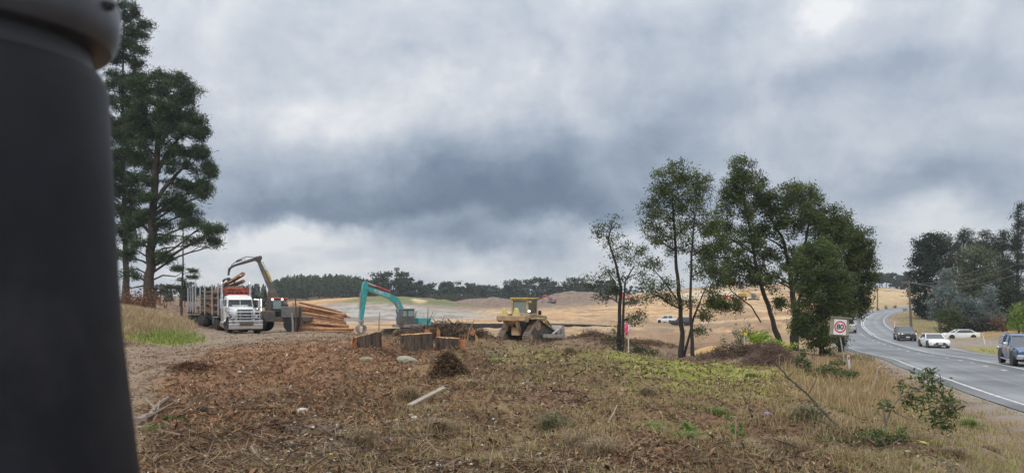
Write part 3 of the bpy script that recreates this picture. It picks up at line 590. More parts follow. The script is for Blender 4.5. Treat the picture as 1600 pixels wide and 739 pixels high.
belt('eucalypt_tree', 'domed olive green eucalypt between the dark cypress and the pines', 1470, 168, 500, 380, [(1465, 378, 16, 8), (1485, 385, 14, 9), (1458, 395, 12, 9), (1475, 400, 18, 10), (1490, 410, 14, 10), (1462, 418, 16, 10), (1478, 430, 16, 12), (1490, 440, 12, 12), (1465, 445, 12, 10)], ((.03, .042, .022), (.075, .092, .045)), nl=.8)
belt('pine_tree', 'dark pine with a spiky forked top behind the rounded eucalypt', 1505, 178, 500, 364, [(1504, 365, 5, 6, .7), (1515, 368, 3, 5, .6), (1503, 378, 10, 7), (1514, 382, 8, 6), (1500, 392, 14, 8), (1505, 408, 18, 10), (1502, 425, 18, 12), (1508, 445, 20, 14), (1495, 465, 14, 14)], EV, (.6, .18), nl=.9)
belt('pine_tree', 'dark pine with two rounded tops in the middle of the belt', 1540, 180, 500, 368, [(1541, 368, 6, 6, .8), (1552, 376, 6, 6, .8), (1528, 378, 5, 7, .7), (1540, 382, 12, 8), (1550, 390, 10, 8), (1530, 392, 10, 10), (1542, 405, 20, 12), (1550, 425, 18, 14), (1545, 450, 20, 14), (1550, 475, 20, 14)], EV, (.6, .18), nl=.9)
belt('eucalypt_tree', 'rounded pale green eucalypt standing in front of the dark pines', 1522, 155, 505, 395, [(1527, 396, 18, 7), (1512, 402, 12, 8), (1542, 404, 12, 8), (1525, 412, 20, 9), (1508, 428, 12, 10), (1532, 430, 20, 12), (1515, 446, 16, 10), (1538, 450, 14, 12), (1502, 452, 10, 9), (1525, 465, 18, 10), (1497, 466, 8, 8), (1540, 470, 12, 10)], ((.055, .075, .035), (.16, .185, .10)), nl=.85)
belt('pine_tree', 'tall pine with bare spiky leader at the right edge of the belt', 1590, 160, 505, 325, [(1597, 327, 3, 4, .7), (1592, 337, 6, 4, .8), (1600, 342, 8, 5, .8), (1588, 350, 6, 4, .9), (1600, 356, 12, 7), (1590, 368, 16, 8), (1610, 372, 16, 10), (1580, 382, 16, 10), (1600, 392, 20, 12), (1582, 408, 20, 12), (1605, 418, 20, 14), (1580, 436, 22, 14), (1600, 446, 20, 14), (1582, 465, 20, 14), (1605, 475, 20, 14)], EV, (.55, .18), nl=.95)
belt('pine_tree', 'dark broad pine sloping down between the spiky leader and the twin topped pine', 1566, 170, 505, 375, [(1572, 368, 8, 6), (1562, 380, 12, 8), (1570, 392, 14, 10), (1560, 408, 16, 10), (1566, 428, 18, 14), (1562, 450, 18, 14), (1568, 474, 18, 14)], ((.014, .024, .012), (.045, .058, .026)), (.55, .2), nl=.95)
belt('cypress_tree', 'lower dark green conical cypress between the pale eucalypt and the bright bush', 1575, 145, 505, 425, [(1575, 428, 6, 8), (1575, 445, 11, 10), (1573, 462, 15, 12), (1570, 480, 18, 12), (1578, 495, 16, 8)], ((.02, .034, .016), (.05, .07, .03)), nl=1.0)
GB = ((.085, .115, .105), (.22, .27, .255))
belt('silver_wattle', 'tall blue grey wattle in front of the olive eucalypt', 1468, 140, 515, 425, [(1477, 426, 6, 7), (1475, 440, 9, 8), (1470, 455, 12, 9), (1480, 462, 11, 9), (1463, 470, 12, 9), (1475, 480, 14, 9), (1460, 488, 10, 8), (1474, 494, 10, 6)], GB, (.45, .4), nl=.9, bark=m_bark_grey, tr=.2)
belt('silver_wattle', 'broad blue grey wattle bush in the middle of the belt', 1512, 136, 520, 472, [(1502, 474, 10, 7), (1515, 474, 12, 7), (1528, 480, 10, 7), (1498, 486, 12, 8), (1515, 488, 16, 9), (1530, 492, 12, 8), (1508, 498, 14, 7)], GB, (.45, .4), nl=.9, bark=m_bark_grey, tr=.2)
belt('silver_wattle', 'tall blue grey wattle leaning to the right beside the dark conical cypress', 1548, 142, 520, 448, [(1547, 452, 6, 7), (1543, 464, 9, 8), (1548, 478, 10, 9), (1540, 488, 12, 8), (1552, 494, 9, 8), (1540, 500, 12, 6)], GB, (.45, .4), nl=.8, bark=m_bark_grey, tr=.2)
belt('bush', 'low olive green bush under the blue grey wattles', 1482, 128, 524, 485, [(1480, 488, 9, 7), (1488, 498, 10, 8), (1476, 502, 10, 8), (1484, 510, 12, 7)], ((.03, .045, .016), (.085, .11, .035)), (.4, .4), nl=.9, tr=.12)
belt('bush', 'dark low thicket under the belt behind the white sedan', 1520, 132, 524, 500, [(1505, 508, 12, 8), (1522, 510, 14, 9), (1540, 510, 14, 9), (1553, 512, 10, 8), (1512, 517, 14, 6), (1535, 519, 16, 6)], ((.012, .016, .01), (.03, .036, .02)), (.4, .4), nl=1.0, tr=.12)
belt('bush', 'rusty brown dead bush between the dark thicket and the bright bush', 1566, 126, 526, 500, [(1563, 505, 8, 7), (1568, 515, 10, 7)], ((.09, .05, .03), (.2, .11, .06)), (.35, .4), nl=.8, tr=.1)
belt('bush', 'bright yellow green bush above the blue ute at the right edge', 1592, 105, 528, 480, [(1597, 482, 8, 7), (1586, 492, 9, 7), (1600, 497, 14, 9), (1583, 507, 9, 7), (1597, 512, 16, 8), (1610, 490, 12, 10)], ((.10, .17, .025), (.27, .36, .08)), (.3, .4), cs=.6, nl=.9, tr=.1)

# --- shared distant trees
def proto_tree(kind, h, n, leaf, cols, seed):
    """mesh data for a distant tree of height h standing at the origin: (trunk mesh object data, crown data)"""
    r_ = np.random.default_rng(seed); P = []; mt = MB()
    if kind == 'pine':
        mt.tube([(0, 0, -1), (0, 0, h * .5), (0, 0, h * .97)], [h * .018, h * .012, h * .003], 5)
        z = r_.uniform(.18, 1, n) ** .85 * h; rad = (h - z) * .22 * r_.uniform(.1, 1, n) ** .5 + .1; a = r_.uniform(0, 6.283, n); P = np.stack([rad * np.cos(a), rad * np.sin(a), z], 1)
    else:
        lean = r_.uniform(-.05, .05); mt.tube([(0, 0, -1), (lean * h, 0, h * .4), (lean * h * 1.5, 0, h * .85)], [h * .022, h * .016, h * .005], 5); k = 13
        lo = .35 if kind == 'gum' else .12
        cc = np.stack([r_.normal(size=k) * h * .15, r_.normal(size=k) * h * .15, r_.uniform(lo, .93, k) * h], 1); cc[:, :2] *= (1.15 - np.abs(cc[:, 2:3] / h - .6))
        for q in cc[:7]: mt.tube([(lean * h, 0, max(q[2] - .2 * h, .2 * h)), tuple(q)], [h * .009, h * .004], 4, False)
        P = cc[r_.integers(0, k, n)] + r_.normal(size=(n, 3)) * h * np.array([.062, .062, .04])
    global rng
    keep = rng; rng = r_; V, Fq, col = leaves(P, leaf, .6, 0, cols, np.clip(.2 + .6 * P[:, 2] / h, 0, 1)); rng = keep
    return mt, V, Fq, col
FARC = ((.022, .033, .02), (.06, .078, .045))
protos = []
for i, (k, h) in enumerate([('gum', 9), ('gum', 8), ('dense', 7), ('dense', 8.5), ('pine', 9), ('gum', 12)]):
    mt, V, Fq, col = proto_tree(k, h, 750 if k != 'pine' else 420, .8, FARC, 100 + i)
    protos.append((mt, V, Fq, col, h))
LANDM = [(0, 0, 'left of the log truck'), (300, 0, 'behind the log load'), (350, 0, 'behind the truck cab'), (410, 0, 'behind the loader'), (575, 0, 'left of the tower mast'), (622, 0, 'right of the tower mast'), (668, 0, 'above the grey slope'), (740, 0, 'left of the bulldozer'), (800, 0, 'above the bulldozer cab'), (845, 0, 'just right of the bulldozer'), (895, 0, 'left of the thin wattle'), (955, 0, 'seen behind the thin wattle'), (1000, 0, 'seen behind the twin stemmed wattle'), (1360, 0, 'left of the utility pole'), (1400, 0, 'behind the utility pole')]
ORD = ['first', 'second', 'third', 'fourth', 'fifth', 'sixth', 'seventh', 'eighth', 'ninth', 'tenth', 'eleventh', 'twelfth', 'thirteenth', 'fourteenth', 'fifteenth', 'sixteenth', 'seventeenth', 'eighteenth', 'nineteenth', 'twentieth']
def ordlabels(items):
    # items: (u, object, base wording): names each by landmark and its order from the left
    G = {}
    for u, o, w in items: G.setdefault(([l[2] for l in LANDM if l[0] <= u][-1], w), []).append((u, o))
    for (lm, w), L_ in G.items():
        L_.sort(key=lambda t: t[0])
        for i, (u, o) in enumerate(L_): o['label'] = (w + ', ' + (ORD[min(i, 19)] + ' from left ' if len(L_) > 1 else '') + lm)
FT = []
def far_tree(i, u, d, scale, label, group, name='far_tree', sink=0.2):
    mt, V, Fq, col, h = protos[i]
    if not hasattr(mt, 'root'):
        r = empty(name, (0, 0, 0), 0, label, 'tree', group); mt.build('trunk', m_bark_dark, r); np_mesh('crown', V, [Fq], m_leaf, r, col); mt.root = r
    else:
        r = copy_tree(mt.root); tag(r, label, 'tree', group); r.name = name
    p = gp(u, d); r.location = (p.x, p.y, p.z - sink); r.rotation_euler = (0, 0, random.uniform(0, 6.28)); s = scale; r.scale = (s * random.uniform(.9, 1.15), s * random.uniform(.9, 1.15), s); FT.append((u, r, label))
    return r
# tree belt behind the quarry (u 650-960)
for k in range(78):
    u = 652 + k * 4.0 + random.uniform(-2, 2); d = random.uniform(440, 490)
    far_tree(random.choice([0, 1, 2, 3, 2, 3, 5]) if k % 9 else 5, u, d, random.uniform(.72, 1.25) * np.interp(u, [650, 780, 860, 960], [1.05, 1.1, 1.2, 1.1]), 'dark bushy skyline tree', 'trees along the skyline behind the quarry')
for k in range(26):
    u = 660 + k * 11 + random.uniform(-3, 3); far_tree(random.choice([2, 3]), u, random.uniform(415, 440), random.uniform(.5, .7), 'low dark tree fronting the tree line', 'low trees at the front of the skyline belt')
# clump of tall trees behind the excavator
for k, (u, h) in enumerate([(586, 1.5), (592, 1.35), (600, 1.25), (608, 1.35), (617, 1.2), (626, 1.35), (634, 1.3), (642, 1.25), (650, 1.2), (657, 1.05), (664, .95), (621, 1.3), (638, 1.35)]):
    far_tree([0, 5, 1, 0, 3, 5, 0, 3, 1, 0, 3, 0, 3][k], u, 400 + random.uniform(-10, 15), h * (.95 if k % 3 else .82), 'tall dark tree on the rise', 'tall trees on the rise behind the excavator')
far_tree(5, 700, 455, 1.15, 'lone taller round headed tree standing above the far tree line', None, 'far_tree')
# right of the wattles and above the field
for k in range(12):
    u = 1368 + k * 5.5; far_tree(random.choice([0, 3, 2, 1]), u, random.uniform(455, 490), random.uniform(1.0, 1.35), 'dark skyline tree above the dry field', 'trees above the dry field')
for k in range(9):
    far_tree(random.choice([2, 3]), 960 + k * 9 + random.uniform(-3, 3), 520, random.uniform(.7, .95), 'low dark tree on the far ridge', 'trees on the ridge behind the wattles')
# slender trees behind the log truck
for k in range(20):
    u = 242 + k * 9.0 + random.uniform(-3, 3)
    far_tree(random.choice([0, 5, 4, 4]), u, random.uniform(185, 230), random.uniform(.5, .68), 'slender far tree', 'slender trees behind the log truck')
# bushes along the far bend
for k, (u, d, s) in enumerate([(1318, 168, .22), (1330, 172, .2), (1345, 185, .28), (1352, 200, .2), (1385, 260, .2), (1398, 275, .18), (1372, 240, .16)]):
    far_tree(2 + k % 2, u, d, s, 'small dark bush outside the road bend', 'bushes along the road bend', 'roadside_bush', .3)
FT = [f for f in FT if 'lone taller' not in f[2]]; ordlabels(FT)
# pine plantation on the hill: one mass
Ps = []; Fs = []; Cs = []; o = 0
for k in range(900):
    dd = random.uniform(400, 520); u = random.uniform(425, 585) if k < 830 else random.uniform(330, 430)
    h = random.uniform(7.5, 11) * np.interp(u, [420, 450, 560, 585], [.6, 1, 1, .7]); p = gp(u, dd); n = 46
    z = rng.uniform(.05, 1, n) ** .8 * h; rad = (h - z) * .24 * rng.uniform(.2, 1, n) + .1; a = rng.uniform(0, 6.283, n)
    P = np.stack([p.x + rad * np.cos(a), p.y + rad * np.sin(a), p.z + z], 1); tn = random.uniform(-.1, .2)
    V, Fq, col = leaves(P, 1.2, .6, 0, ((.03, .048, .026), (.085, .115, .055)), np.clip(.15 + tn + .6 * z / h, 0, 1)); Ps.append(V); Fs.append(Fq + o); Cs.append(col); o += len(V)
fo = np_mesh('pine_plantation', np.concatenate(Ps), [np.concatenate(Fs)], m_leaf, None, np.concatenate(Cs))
tag(fo, 'dense mass of green plantation pines covering the hill behind the log stack', 'plantation', kind='stuff')
Ps = []; Fs = []; Cs = []; o = 0
for k in range(650):
    dd = random.uniform(395, 480); u = random.uniform(575, 960) ; p = gp(u, dd); n = 40; P = rng.normal(size=(n, 3)) * [2.2, 2.2, 1.0] + [p.x, p.y, p.z + 1.3]
    V, Fq, col = leaves(P, .9, .7, 0, ((.03, .04, .024), (.075, .09, .045))); Ps.append(V); Fs.append(Fq + o); Cs.append(col); o += len(V)
tag(np_mesh('scrub', np.concatenate(Ps), [np.concatenate(Fs)], m_leaf, None, np.concatenate(Cs)), 'continuous dark scrub under the far tree line behind the quarry', 'scrub', kind='stuff')

# ================================================================== GROUND COVER
def sample(n, d0, d1, u0=150, u1=1640, power=1.0):
    """random ground points between two distances, denser nearby"""
    t = rng.uniform(0, 1, n); d = (d0 ** -power + t * (d1 ** -power - d0 ** -power)) ** (-1 / power) if power else d0 + t * (d1 - d0)
    u = rng.uniform(u0, u1, n); return xu(u, d), d, u
def keep_off_road(x, y, m=1.0):
    lat, rz, ri = road_d(x, y); return ~((lat > -RWL[ri] - m) & (lat < 5.0))
def blades(x, y, h, w, lean, cols, tint, z=None, segs=2):
    n = len(x); z = gz(x, y) if z is None else z; a = rng.uniform(0, 6.283, n); dx, dy = np.cos(a), np.sin(a); b = a + rng.uniform(-1.2, 1.2, n) + 1.57
    wx, wy = np.cos(b) * w * .5, np.sin(b) * w * .5; ln = lean * h * rng.uniform(.2, 1.5, n); zero = np.zeros(n)
    B = np.stack([x, y, z - .01], 1)
    W_ = np.stack([wx, wy, zero], 1); Mid = B + np.stack([dx * ln * .3, dy * ln * .3, h * .6], 1); T = B + np.stack([dx * ln, dy * ln, h * np.maximum(.35, 1 - .35 * lean)], 1)
    c0, c1 = np.array(cols[0]), np.array(cols[1]); c = c0 + (c1 - c0) * np.clip(tint, 0, 1)[:, None]
    if segs == 2:
        V = np.stack([B - W_, B + W_, Mid + W_ * .7, Mid - W_ * .7, T], 1).reshape(-1, 3); o = np.arange(n)[:, None] * 5
        return V, [o + [0, 1, 2, 3], o + [3, 2, 4]], np.repeat(c, 5, 0)
    V = np.stack([B - W_, B + W_, T], 1).reshape(-1, 3); o = np.arange(n)[:, None] * 3
    return V, [o + [0, 1, 2]], np.repeat(c, 3, 0)
def join(L_):
    Vs = []; Q = []; T = []; Cc = []; o = 0
    for V, fs, c in L_:
        Vs.append(V); Cc.append(c)
        for f in fs: (Q if f.shape[1] == 4 else T).append(f + o)
        o += len(V)
    return np.concatenate(Vs), [np.concatenate(q) for q in (Q, T) if q], np.concatenate(Cc)
def umask(u, d, u0, d0, ru, rd): return np.exp(-((u - u0) / ru) ** 2 - (np.log(d / d0) / rd) ** 2)
def chips(x, y, ln, w, cols, tint, lift=.012, flat=.45, z=None):
    """small bent flakes / sticks lying about"""
    n = len(x); z = gz(x, y) if z is None else z; a = rng.uniform(0, 6.283, n); p = rng.normal(size=n) * flat
    ax = np.stack([np.cos(a) * np.cos(p), np.sin(a) * np.cos(p), np.sin(p)], 1) * (ln * .5)[:, None]
    r_ = rng.normal(size=n) * .7; bx = np.stack([-np.sin(a) * np.cos(r_), np.cos(a) * np.cos(r_), np.sin(r_)], 1) * (w * .5)[:, None]
    cn = np.stack([x, y, z + lift + np.abs(np.sin(p)) * ln * .4], 1); up = np.stack([np.zeros(n), np.zeros(n), w * .35], 1)
    V = np.stack([cn - ax, cn - bx + up, cn + ax, cn + bx + up], 1).reshape(-1, 3); o = np.arange(n)[:, None] * 4
    c0, c1 = np.array(cols[0]), np.array(cols[1]); c = (c0 + (c1 - c0) * np.clip(tint, 0, 1)[:, None])
    return V, [o + [0, 1, 2, 3]], np.repeat(c, 4, 0)
LIT = [((.07, .045, .03), (.30, .19, .12)), ((.17, .09, .05), (.42, .24, .135)), ((.28, .22, .16), (.62, .52, .38)), ((.03, .022, .018), (.09, .068, .05))]
parts = []
x, y, u = sample(105000, 8.0, 60, 190, 1500, .8); k = keep_off_road(x, y, 1.5) & ~((u > 1380) & (rng.uniform(0, 1, len(u)) < .6)); x, y, u = x[k], y[k], u[k]
orange = umask(u, y, 330, 22, 300, .6); typ = rng.uniform(0, 1, len(x))
tr_ = np.abs(x - np.interp(y, [5, 9, 20, 35, 48, 60, 80], [-4.6, -5.4, -10.2, -15.2, -17.0, -18.5, -24])) < np.interp(y, [9, 20, 40, 60], [1.3, 1.9, 3.0, 4.0])
for i, (lo, hi) in enumerate([(0, .38), (.38, .62), (.62, .80), (.80, 1)]):
    t_ = typ - orange * .25 * (typ > .62); s = (t_ >= lo) & (t_ < hi) & ~(tr_ & (rng.uniform(0, 1, len(x)) < .9)); n = s.sum()
    sc = np.clip(y[s] / 17, .75, 1.5)
    parts.append(chips(x[s], y[s], rng.uniform(.04, .13, n) * sc, rng.uniform(.014, .045, n) * sc, LIT[i], rng.uniform(0, 1, n) ** 1.3))
# long straw lying flat and thin sticks
x, y, u = sample(9000, 8.0, 55, 200, 1420, 1.0); n = len(x); parts.append(chips(x, y, rng.uniform(.15, .5, n), rng.uniform(.006, .016, n) * np.clip(y / 14, 1, 2.5), ((.14, .09, .055), (.40, .30, .18)), rng.uniform(0, 1, n), .02, .25))
V, f_, c_ = join(parts); tag(np_mesh('leaf_litter', V, f_, m_dry, None, c_), 'brown litter of bark chips, needles and straw strewn over the cleared ground', 'litter', kind='stuff')
# short grass and dry grass
parts = []
x, y, u = sample(190000, 8.0, 48, 215, 1640, .7); cl = fbm(x / .9, y / .9, 4, 91) ; k = keep_off_road(x, y, .9)
dens = .03 + .27 * umask(u, y, 900, 11, 420, .5) + 1.1 * umask(u, y, 1120, 27, 300, .45) + .9 * umask(u, y, 1340, 19, 220, .55) + .3 * umask(u, y, 1000, 18, 300, .4) + .35 * umask(u, y, 1500, 14, 150, .4)
k &= rng.uniform(0, 1, len(x)) < np.clip(dens * sst(.38, .58, cl) * 1.6, 0, 1); x, y, u, cl = x[k], y[k], u[k], cl[k]; n = len(x)
gr = 1.15 * umask(u, y, 1130, 27, 240, .36) + .35 * umask(u, y, 1550, 14, 150, .5)
isg = rng.uniform(0, 1, n) < np.clip(.22 + gr * .7, 0, .85); tall = 1 + 1.5 * umask(u, y, 1330, 20, 130, .55); sc = np.clip(y / 15, .8, 2.0)
parts.append(blades(x[isg], y[isg], rng.uniform(.05, .17, isg.sum()) * tall[isg] ** .5, .011 * sc[isg], .8, ((.15, .18, .03), (.42, .45, .12)), rng.uniform(0, 1, isg.sum())))
q = ~isg; parts.append(blades(x[q], y[q], rng.uniform(.06, .22, q.sum()) * tall[q], .009 * sc[q], .9, ((.20, .145, .075), (.52, .41, .24)), rng.uniform(0, 1, q.sum())))
# tall straw stand between the clump and the shrub
x, y, u = sample(26000, 15, 44, 1215, 1420, .6); k = keep_off_road(x, y, 2.2) & (rng.uniform(0, 1, len(x)) < sst(.36, .55, fbm(x / 1.3, y / 1.3, 3, 97)) * np.clip(1.35 - np.abs(u - 1315 + 40 * (fbm(y / 4, y * 0, 2, 5) - .5)) / 85, .0, 1) * sst(15, 22, y)); x, y = x[k], y[k]; n = len(x)
parts.append(blades(x, y, rng.uniform(.25, .7, n) * (.6 + .6 * fbm(x / 2, y / 2, 2, 33)), .012 * np.clip(y / 18, .9, 1.8), .35, ((.24, .165, .08), (.56, .42, .24)), rng.uniform(0, 1, n)))
# bank by the log truck: long pale grass, green at the foot
x, y, u = sample(26000, 42, 72, 150, 308, .5); n = len(x); hh = rng.uniform(.35, .9, n); hh = hh * sst(312, 270, u + 24 * rng.normal(size=n) * .5) * sst(-1, 5, y - np.interp(u, [150, 200, 300], [42, 44, 52]) + rng.normal(size=n)); k = hh > .08; x, y, u, hh = x[k], y[k], u[k], hh[k]
parts.append(blades(x, y, hh, .035, .45, ((.26, .19, .10), (.58, .45, .27)), rng.uniform(0, 1, len(x))))
x, y, u = sample(6500, 42, 52, 185, 320, .5); kk = umask(u, y, 255, 46.5, 50, .06) > rng.uniform(0, 1, len(u)); x, y = x[kk], y[kk]; parts.append(blades(x, y, rng.uniform(.15, .4, len(x)), .035, .5, ((.13, .17, .03), (.30, .36, .10)), rng.uniform(0, 1, len(x))))
# verges far along the road
x, y, u = sample(22000, 44, 210, 1290, 1640, .6); k = keep_off_road(x, y, 1.2) & (rng.uniform(0, 1, len(x)) < sst(.4, .6, fbm(x / 3, y / 3, 3, 99))) & ~((u > 1465) & (u < 1570) & (y > 75) & (y < 120)); x, y = x[k], y[k]; n = len(x)
parts.append(blades(x, y, rng.uniform(.15, .5, n), .05, .6, ((.16, .15, .05), (.46, .36, .2)), rng.uniform(0, 1, n), None, 1))
# middle ground brow and mounds
x, y, u = sample(16000, 33, 84, 560, 1260, .6); k = (rng.uniform(0, 1, len(x)) < sst(.45, .6, fbm(x / 2, y / 2, 3, 103))) & keep_off_road(x, y, 2); x, y = x[k], y[k]; n = len(x)
parts.append(blades(x, y, rng.uniform(.12, .45, n), .03, .8, ((.10, .075, .04), (.36, .28, .16)), rng.uniform(0, 1, n) ** 1.4, None, 1))
V, f_, c_ = join(parts); tag(np_mesh('grass', V, f_, m_leaf, None, c_), 'sparse green and straw coloured grass over the cleared slope and the verges', 'grass', kind='stuff')
# slash: broken branches and bark slabs over the cleared ground
def twig_cloud(n, d0, d1, u0, u1, ln, r_, cols, power=1.0, zf=.18, lift=.03):
    x, y, u = sample(n, d0, d1, u0, u1, power); w = fbm(x / 1.7, y / 1.7, 3, 141); k = (rng.uniform(0, 1, n) < sst(.40, .60, w)) & keep_off_road(x, y, 2); x, y = x[k], y[k]; P = np.stack([x, y, gz(x, y) + lift], 1); return twigs(P, ln, r_, cols, zf)
def twigs(P, ln, r_, cols, zf=.5):
    n = len(P); a = rng.normal(size=(n, 3)); a[:, 2] *= zf; a /= np.linalg.norm(a, axis=1)[:, None]; l_ = (ln * rng.uniform(.4, 1.3, n))[:, None]
    b = np.cross(a, rng.normal(size=(n, 3))); b /= np.linalg.norm(b, axis=1)[:, None]; c = np.cross(a, b); rr = (r_ * rng.uniform(.5, 1.4, n))[:, None]
    A = P - a * l_ * .5; B = P + a * l_ * .5 + rng.normal(size=(n, 3)) * l_ * .08
    V = np.stack([A + b * rr, A - b * rr * .5 + c * rr * .87, A - b * rr * .5 - c * rr * .87, B + b * rr * .4, B - b * rr * .2 + c * rr * .35, B - b * rr * .2 - c * rr * .35], 1).reshape(-1, 3)
    o = np.arange(n)[:, None] * 6; t = rng.uniform(0, 1, n) ** 1.4; c0, c1 = np.array(cols[0]), np.array(cols[1])
    return V, [np.concatenate([o + [0, 1, 4, 3], o + [1, 2, 5, 4], o + [2, 0, 3, 5]])], np.repeat(c0 + (c1 - c0) * t[:, None], 6, 0)
def chips_cloud(n, d0, d1, u0, u1):
    x, y, u = sample(n, d0, d1, u0, u1, .6); tr = np.abs(x - np.interp(y, [5, 9, 20, 35, 48, 60, 80], [-4.6, -5.4, -10.2, -15.2, -17.0, -18.5, -24])) > np.interp(y, [9, 20, 40, 60], [1.3, 1.9, 3.0, 4.0]); x, y = x[tr], y[tr]; n = len(x)
    return chips(x, y, rng.uniform(.06, .2, n), rng.uniform(.015, .05, n), ((.07, .035, .025), (.48, .27, .15)), rng.uniform(0, 1, n) ** 1.2, .02, .4)
parts = [twig_cloud(5200, 8.2, 34, 230, 1280, .38, .007, ((.06, .04, .03), (.34, .25, .17))), twig_cloud(900, 8.5, 34, 230, 1250, .8, .013, ((.07, .05, .04), (.30, .22, .16)), 1.0, .15, .04), twig_cloud(7000, 11, 42, 220, 760, .26, .008, ((.16, .08, .045), (.50, .28, .15)), .7), chips_cloud(6000, 12, 45, 220, 620)]
x, y, u = sample(3800, 8.3, 34, 230, 1250, .9); kk = rng.uniform(0, 1, len(x)) < sst(.42, .62, fbm(x / 1.3, y / 1.3, 3, 151)); x, y = x[kk], y[kk]; n = len(x)
parts.append(chips(x, y, rng.uniform(.07, .20, n), rng.uniform(.02, .06, n), ((.05, .035, .028), (.40, .24, .14)), rng.uniform(0, 1, n) ** 1.5, .04, .5))
V, f_, c_ = join(parts); tag(np_mesh('slash', V, f_, m_dry, None, c_), 'broken twigs, branches and bark slabs scattered over the cleared ground', 'slash', kind='stuff')
x, y, u = sample(9000, 9, 75, 150, 480, .6); kk = np.abs(x - np.interp(y, [5, 9, 20, 35, 48, 60, 80], [-4.6, -5.4, -10.2, -15.2, -17.0, -18.5, -24])) < 4; x, y = x[kk], y[kk]; n = len(x); s_ = rng.uniform(.02, .06, n) * np.clip(y / 25, .7, 1.6)
V, f_, c_ = chips(x, y, s_ * 1.3, s_, ((.12, .10, .08), (.42, .36, .29)), rng.uniform(0, 1, n), .012, .3); tag(np_mesh('track_rubble', V, f_, m_dry, None, c_), 'small clods and stones on the dirt haul track', 'rubble', kind='stuff')
# tussocks one can point at
TUS = [(862, 12.6, .26, .20, 0), (905, 10.2, .30, .20, 1), (940, 9.7, .34, .22, 1), (640, 15.0, .22, .22, 1), (1120, 15.0, .2, .16, 2), (1172, 26, .2, .26, 2), (560, 10.9, .26, .16, 1), (800, 9.8, .3, .16, 1), (770, 22.5, .25, .2, 2), (1075, 12.2, .2, .2, 2), (1018, 13.2, .13, .28, 2), (500, 12, .22, .16, 1), (690, 11.2, .25, .17, 1), (1230, 10.8, .3, .2, 1),
       (1515, 20.5, .25, .25, 2), (1180, 10.5, .26, .15, 1), (740, 16.8, .2, .2, 1), (1010, 17, .2, .16, 1), (420, 15, .26, .17, 1), (960, 21, .2, .2, 1), (890, 26.5, .22, .25, 1), (1265, 13, .22, .28, 0), (345, 12.2, .12, .10, 2), (380, 14.2, .14, .12, 2), (240, 11.4, .16, .10, 2), (1490, 12.5, .25, .22, 1), (1545, 16, .22, .2, 1)]
TC = [((.10, .10, .055), (.34, .31, .18)), ((.18, .13, .08), (.46, .36, .22)), ((.13, .17, .045), (.32, .38, .13))]
TL = ['grey green', 'brown straw', 'bright green']
def _where(u, d):
    near = 'at the bottom edge' if d < 10.6 else 'nearby' if d < 12.7 else 'mid slope' if d < 18 else 'high on the slope'
    lm = [(300, 'by the dirt track'), (450, 'left of the dark soil hollow'), (600, 'below the left stump'), (720, 'below the pale board and middle stump'), (820, 'below the root clod'), (930, 'below the bulldozer'), (1030, 'below the pink ribboned stake'), (1110, 'below the twin stemmed wattle'), (1200, 'below the roadside clump'), (1300, 'beside the leaning dead pole'), (1450, 'below the speed sign'), (9999, 'on the road verge')]
    return near + ' ' + [w for a, w in lm if u <= a][0]
TLAB = [TL[t[4]] + ' tussock ' + _where(t[0], t[1]) for t in TUS]
TUSL = {6: 'brown tussock just above the tiny yellow flower at the bottom', 0: 'dark grey green grass tussock alone in the centre foreground'}
for i, (u, d, r_, h, k) in enumerate(TUS):
    p = gp(u, d); n = 420; a = rng.uniform(0, 6.283, n); rr = np.abs(rng.normal(size=n)) * r_ * .45; x = p.x + rr * np.cos(a); y = p.y + rr * np.sin(a)
    V, f_, c_ = blades(x, y, rng.uniform(.5, 1.2, n) * h * 1.25, .009 * (1 + d / 40), 1.1, TC[k], rng.uniform(0, 1, n)); V = V - np.array(p)
    o = np_mesh('grass_tussock', V, f_, m_leaf, None, c_, loc=p); tag(o, TUSL.get(i, TLAB[i]), 'grass tussock', 'grass tussocks on the foreground slope')

# brush heaps: masses of twigs
def twigs(P, ln, r_, cols, zf=.5):
    n = len(P); a = rng.normal(size=(n, 3)); a[:, 2] *= zf; a /= np.linalg.norm(a, axis=1)[:, None]; l_ = (ln * rng.uniform(.4, 1.3, n))[:, None]
    b = np.cross(a, rng.normal(size=(n, 3))); b /= np.linalg.norm(b, axis=1)[:, None]; c = np.cross(a, b); rr = (r_ * rng.uniform(.5, 1.4, n))[:, None]
    A = P - a * l_ * .5; B = P + a * l_ * .5 + rng.normal(size=(n, 3)) * l_ * .08
    V = np.stack([A + b * rr, A - b * rr * .5 + c * rr * .87, A - b * rr * .5 - c * rr * .87, B + b * rr * .4, B - b * rr * .2 + c * rr * .35, B - b * rr * .2 - c * rr * .35], 1).reshape(-1, 3)
    o = np.arange(n)[:, None] * 6; t = rng.uniform(0, 1, n) ** 1.4; c0, c1 = np.array(cols[0]), np.array(cols[1])
    return V, [np.concatenate([o + [0, 1, 4, 3], o + [1, 2, 5, 4], o + [2, 0, 3, 5]])], np.repeat(c0 + (c1 - c0) * t[:, None], 6, 0)
def heap(name, label, spots, n, ln, r_, cols, cat='brush heap', zf=.5):
    P = []
    for (u, d, ra, rb, h, wgt) in spots:
        m = int(n * wgt); x = xu(u, d) + rng.normal(size=m) * ra * .5; y = d + rng.normal(size=m) * rb * .5
        env = h * np.exp(-((x - xu(u, d)) / ra) ** 2 * 1.3 - ((y - d) / rb) ** 2 * 1.3); P.append(np.stack([x, y, gz(x, y) + rng.uniform(0, 1, m) * env + .02], 1))
    P = np.concatenate(P); b = P.mean(0); b[2] = P[:, 2].min(); V, f_, c_ = twigs(P - b, ln, r_, cols, zf)
    o = np_mesh(name, V, f_, m_dry, None, c_, loc=b); return tag(o, label, cat, kind='stuff')
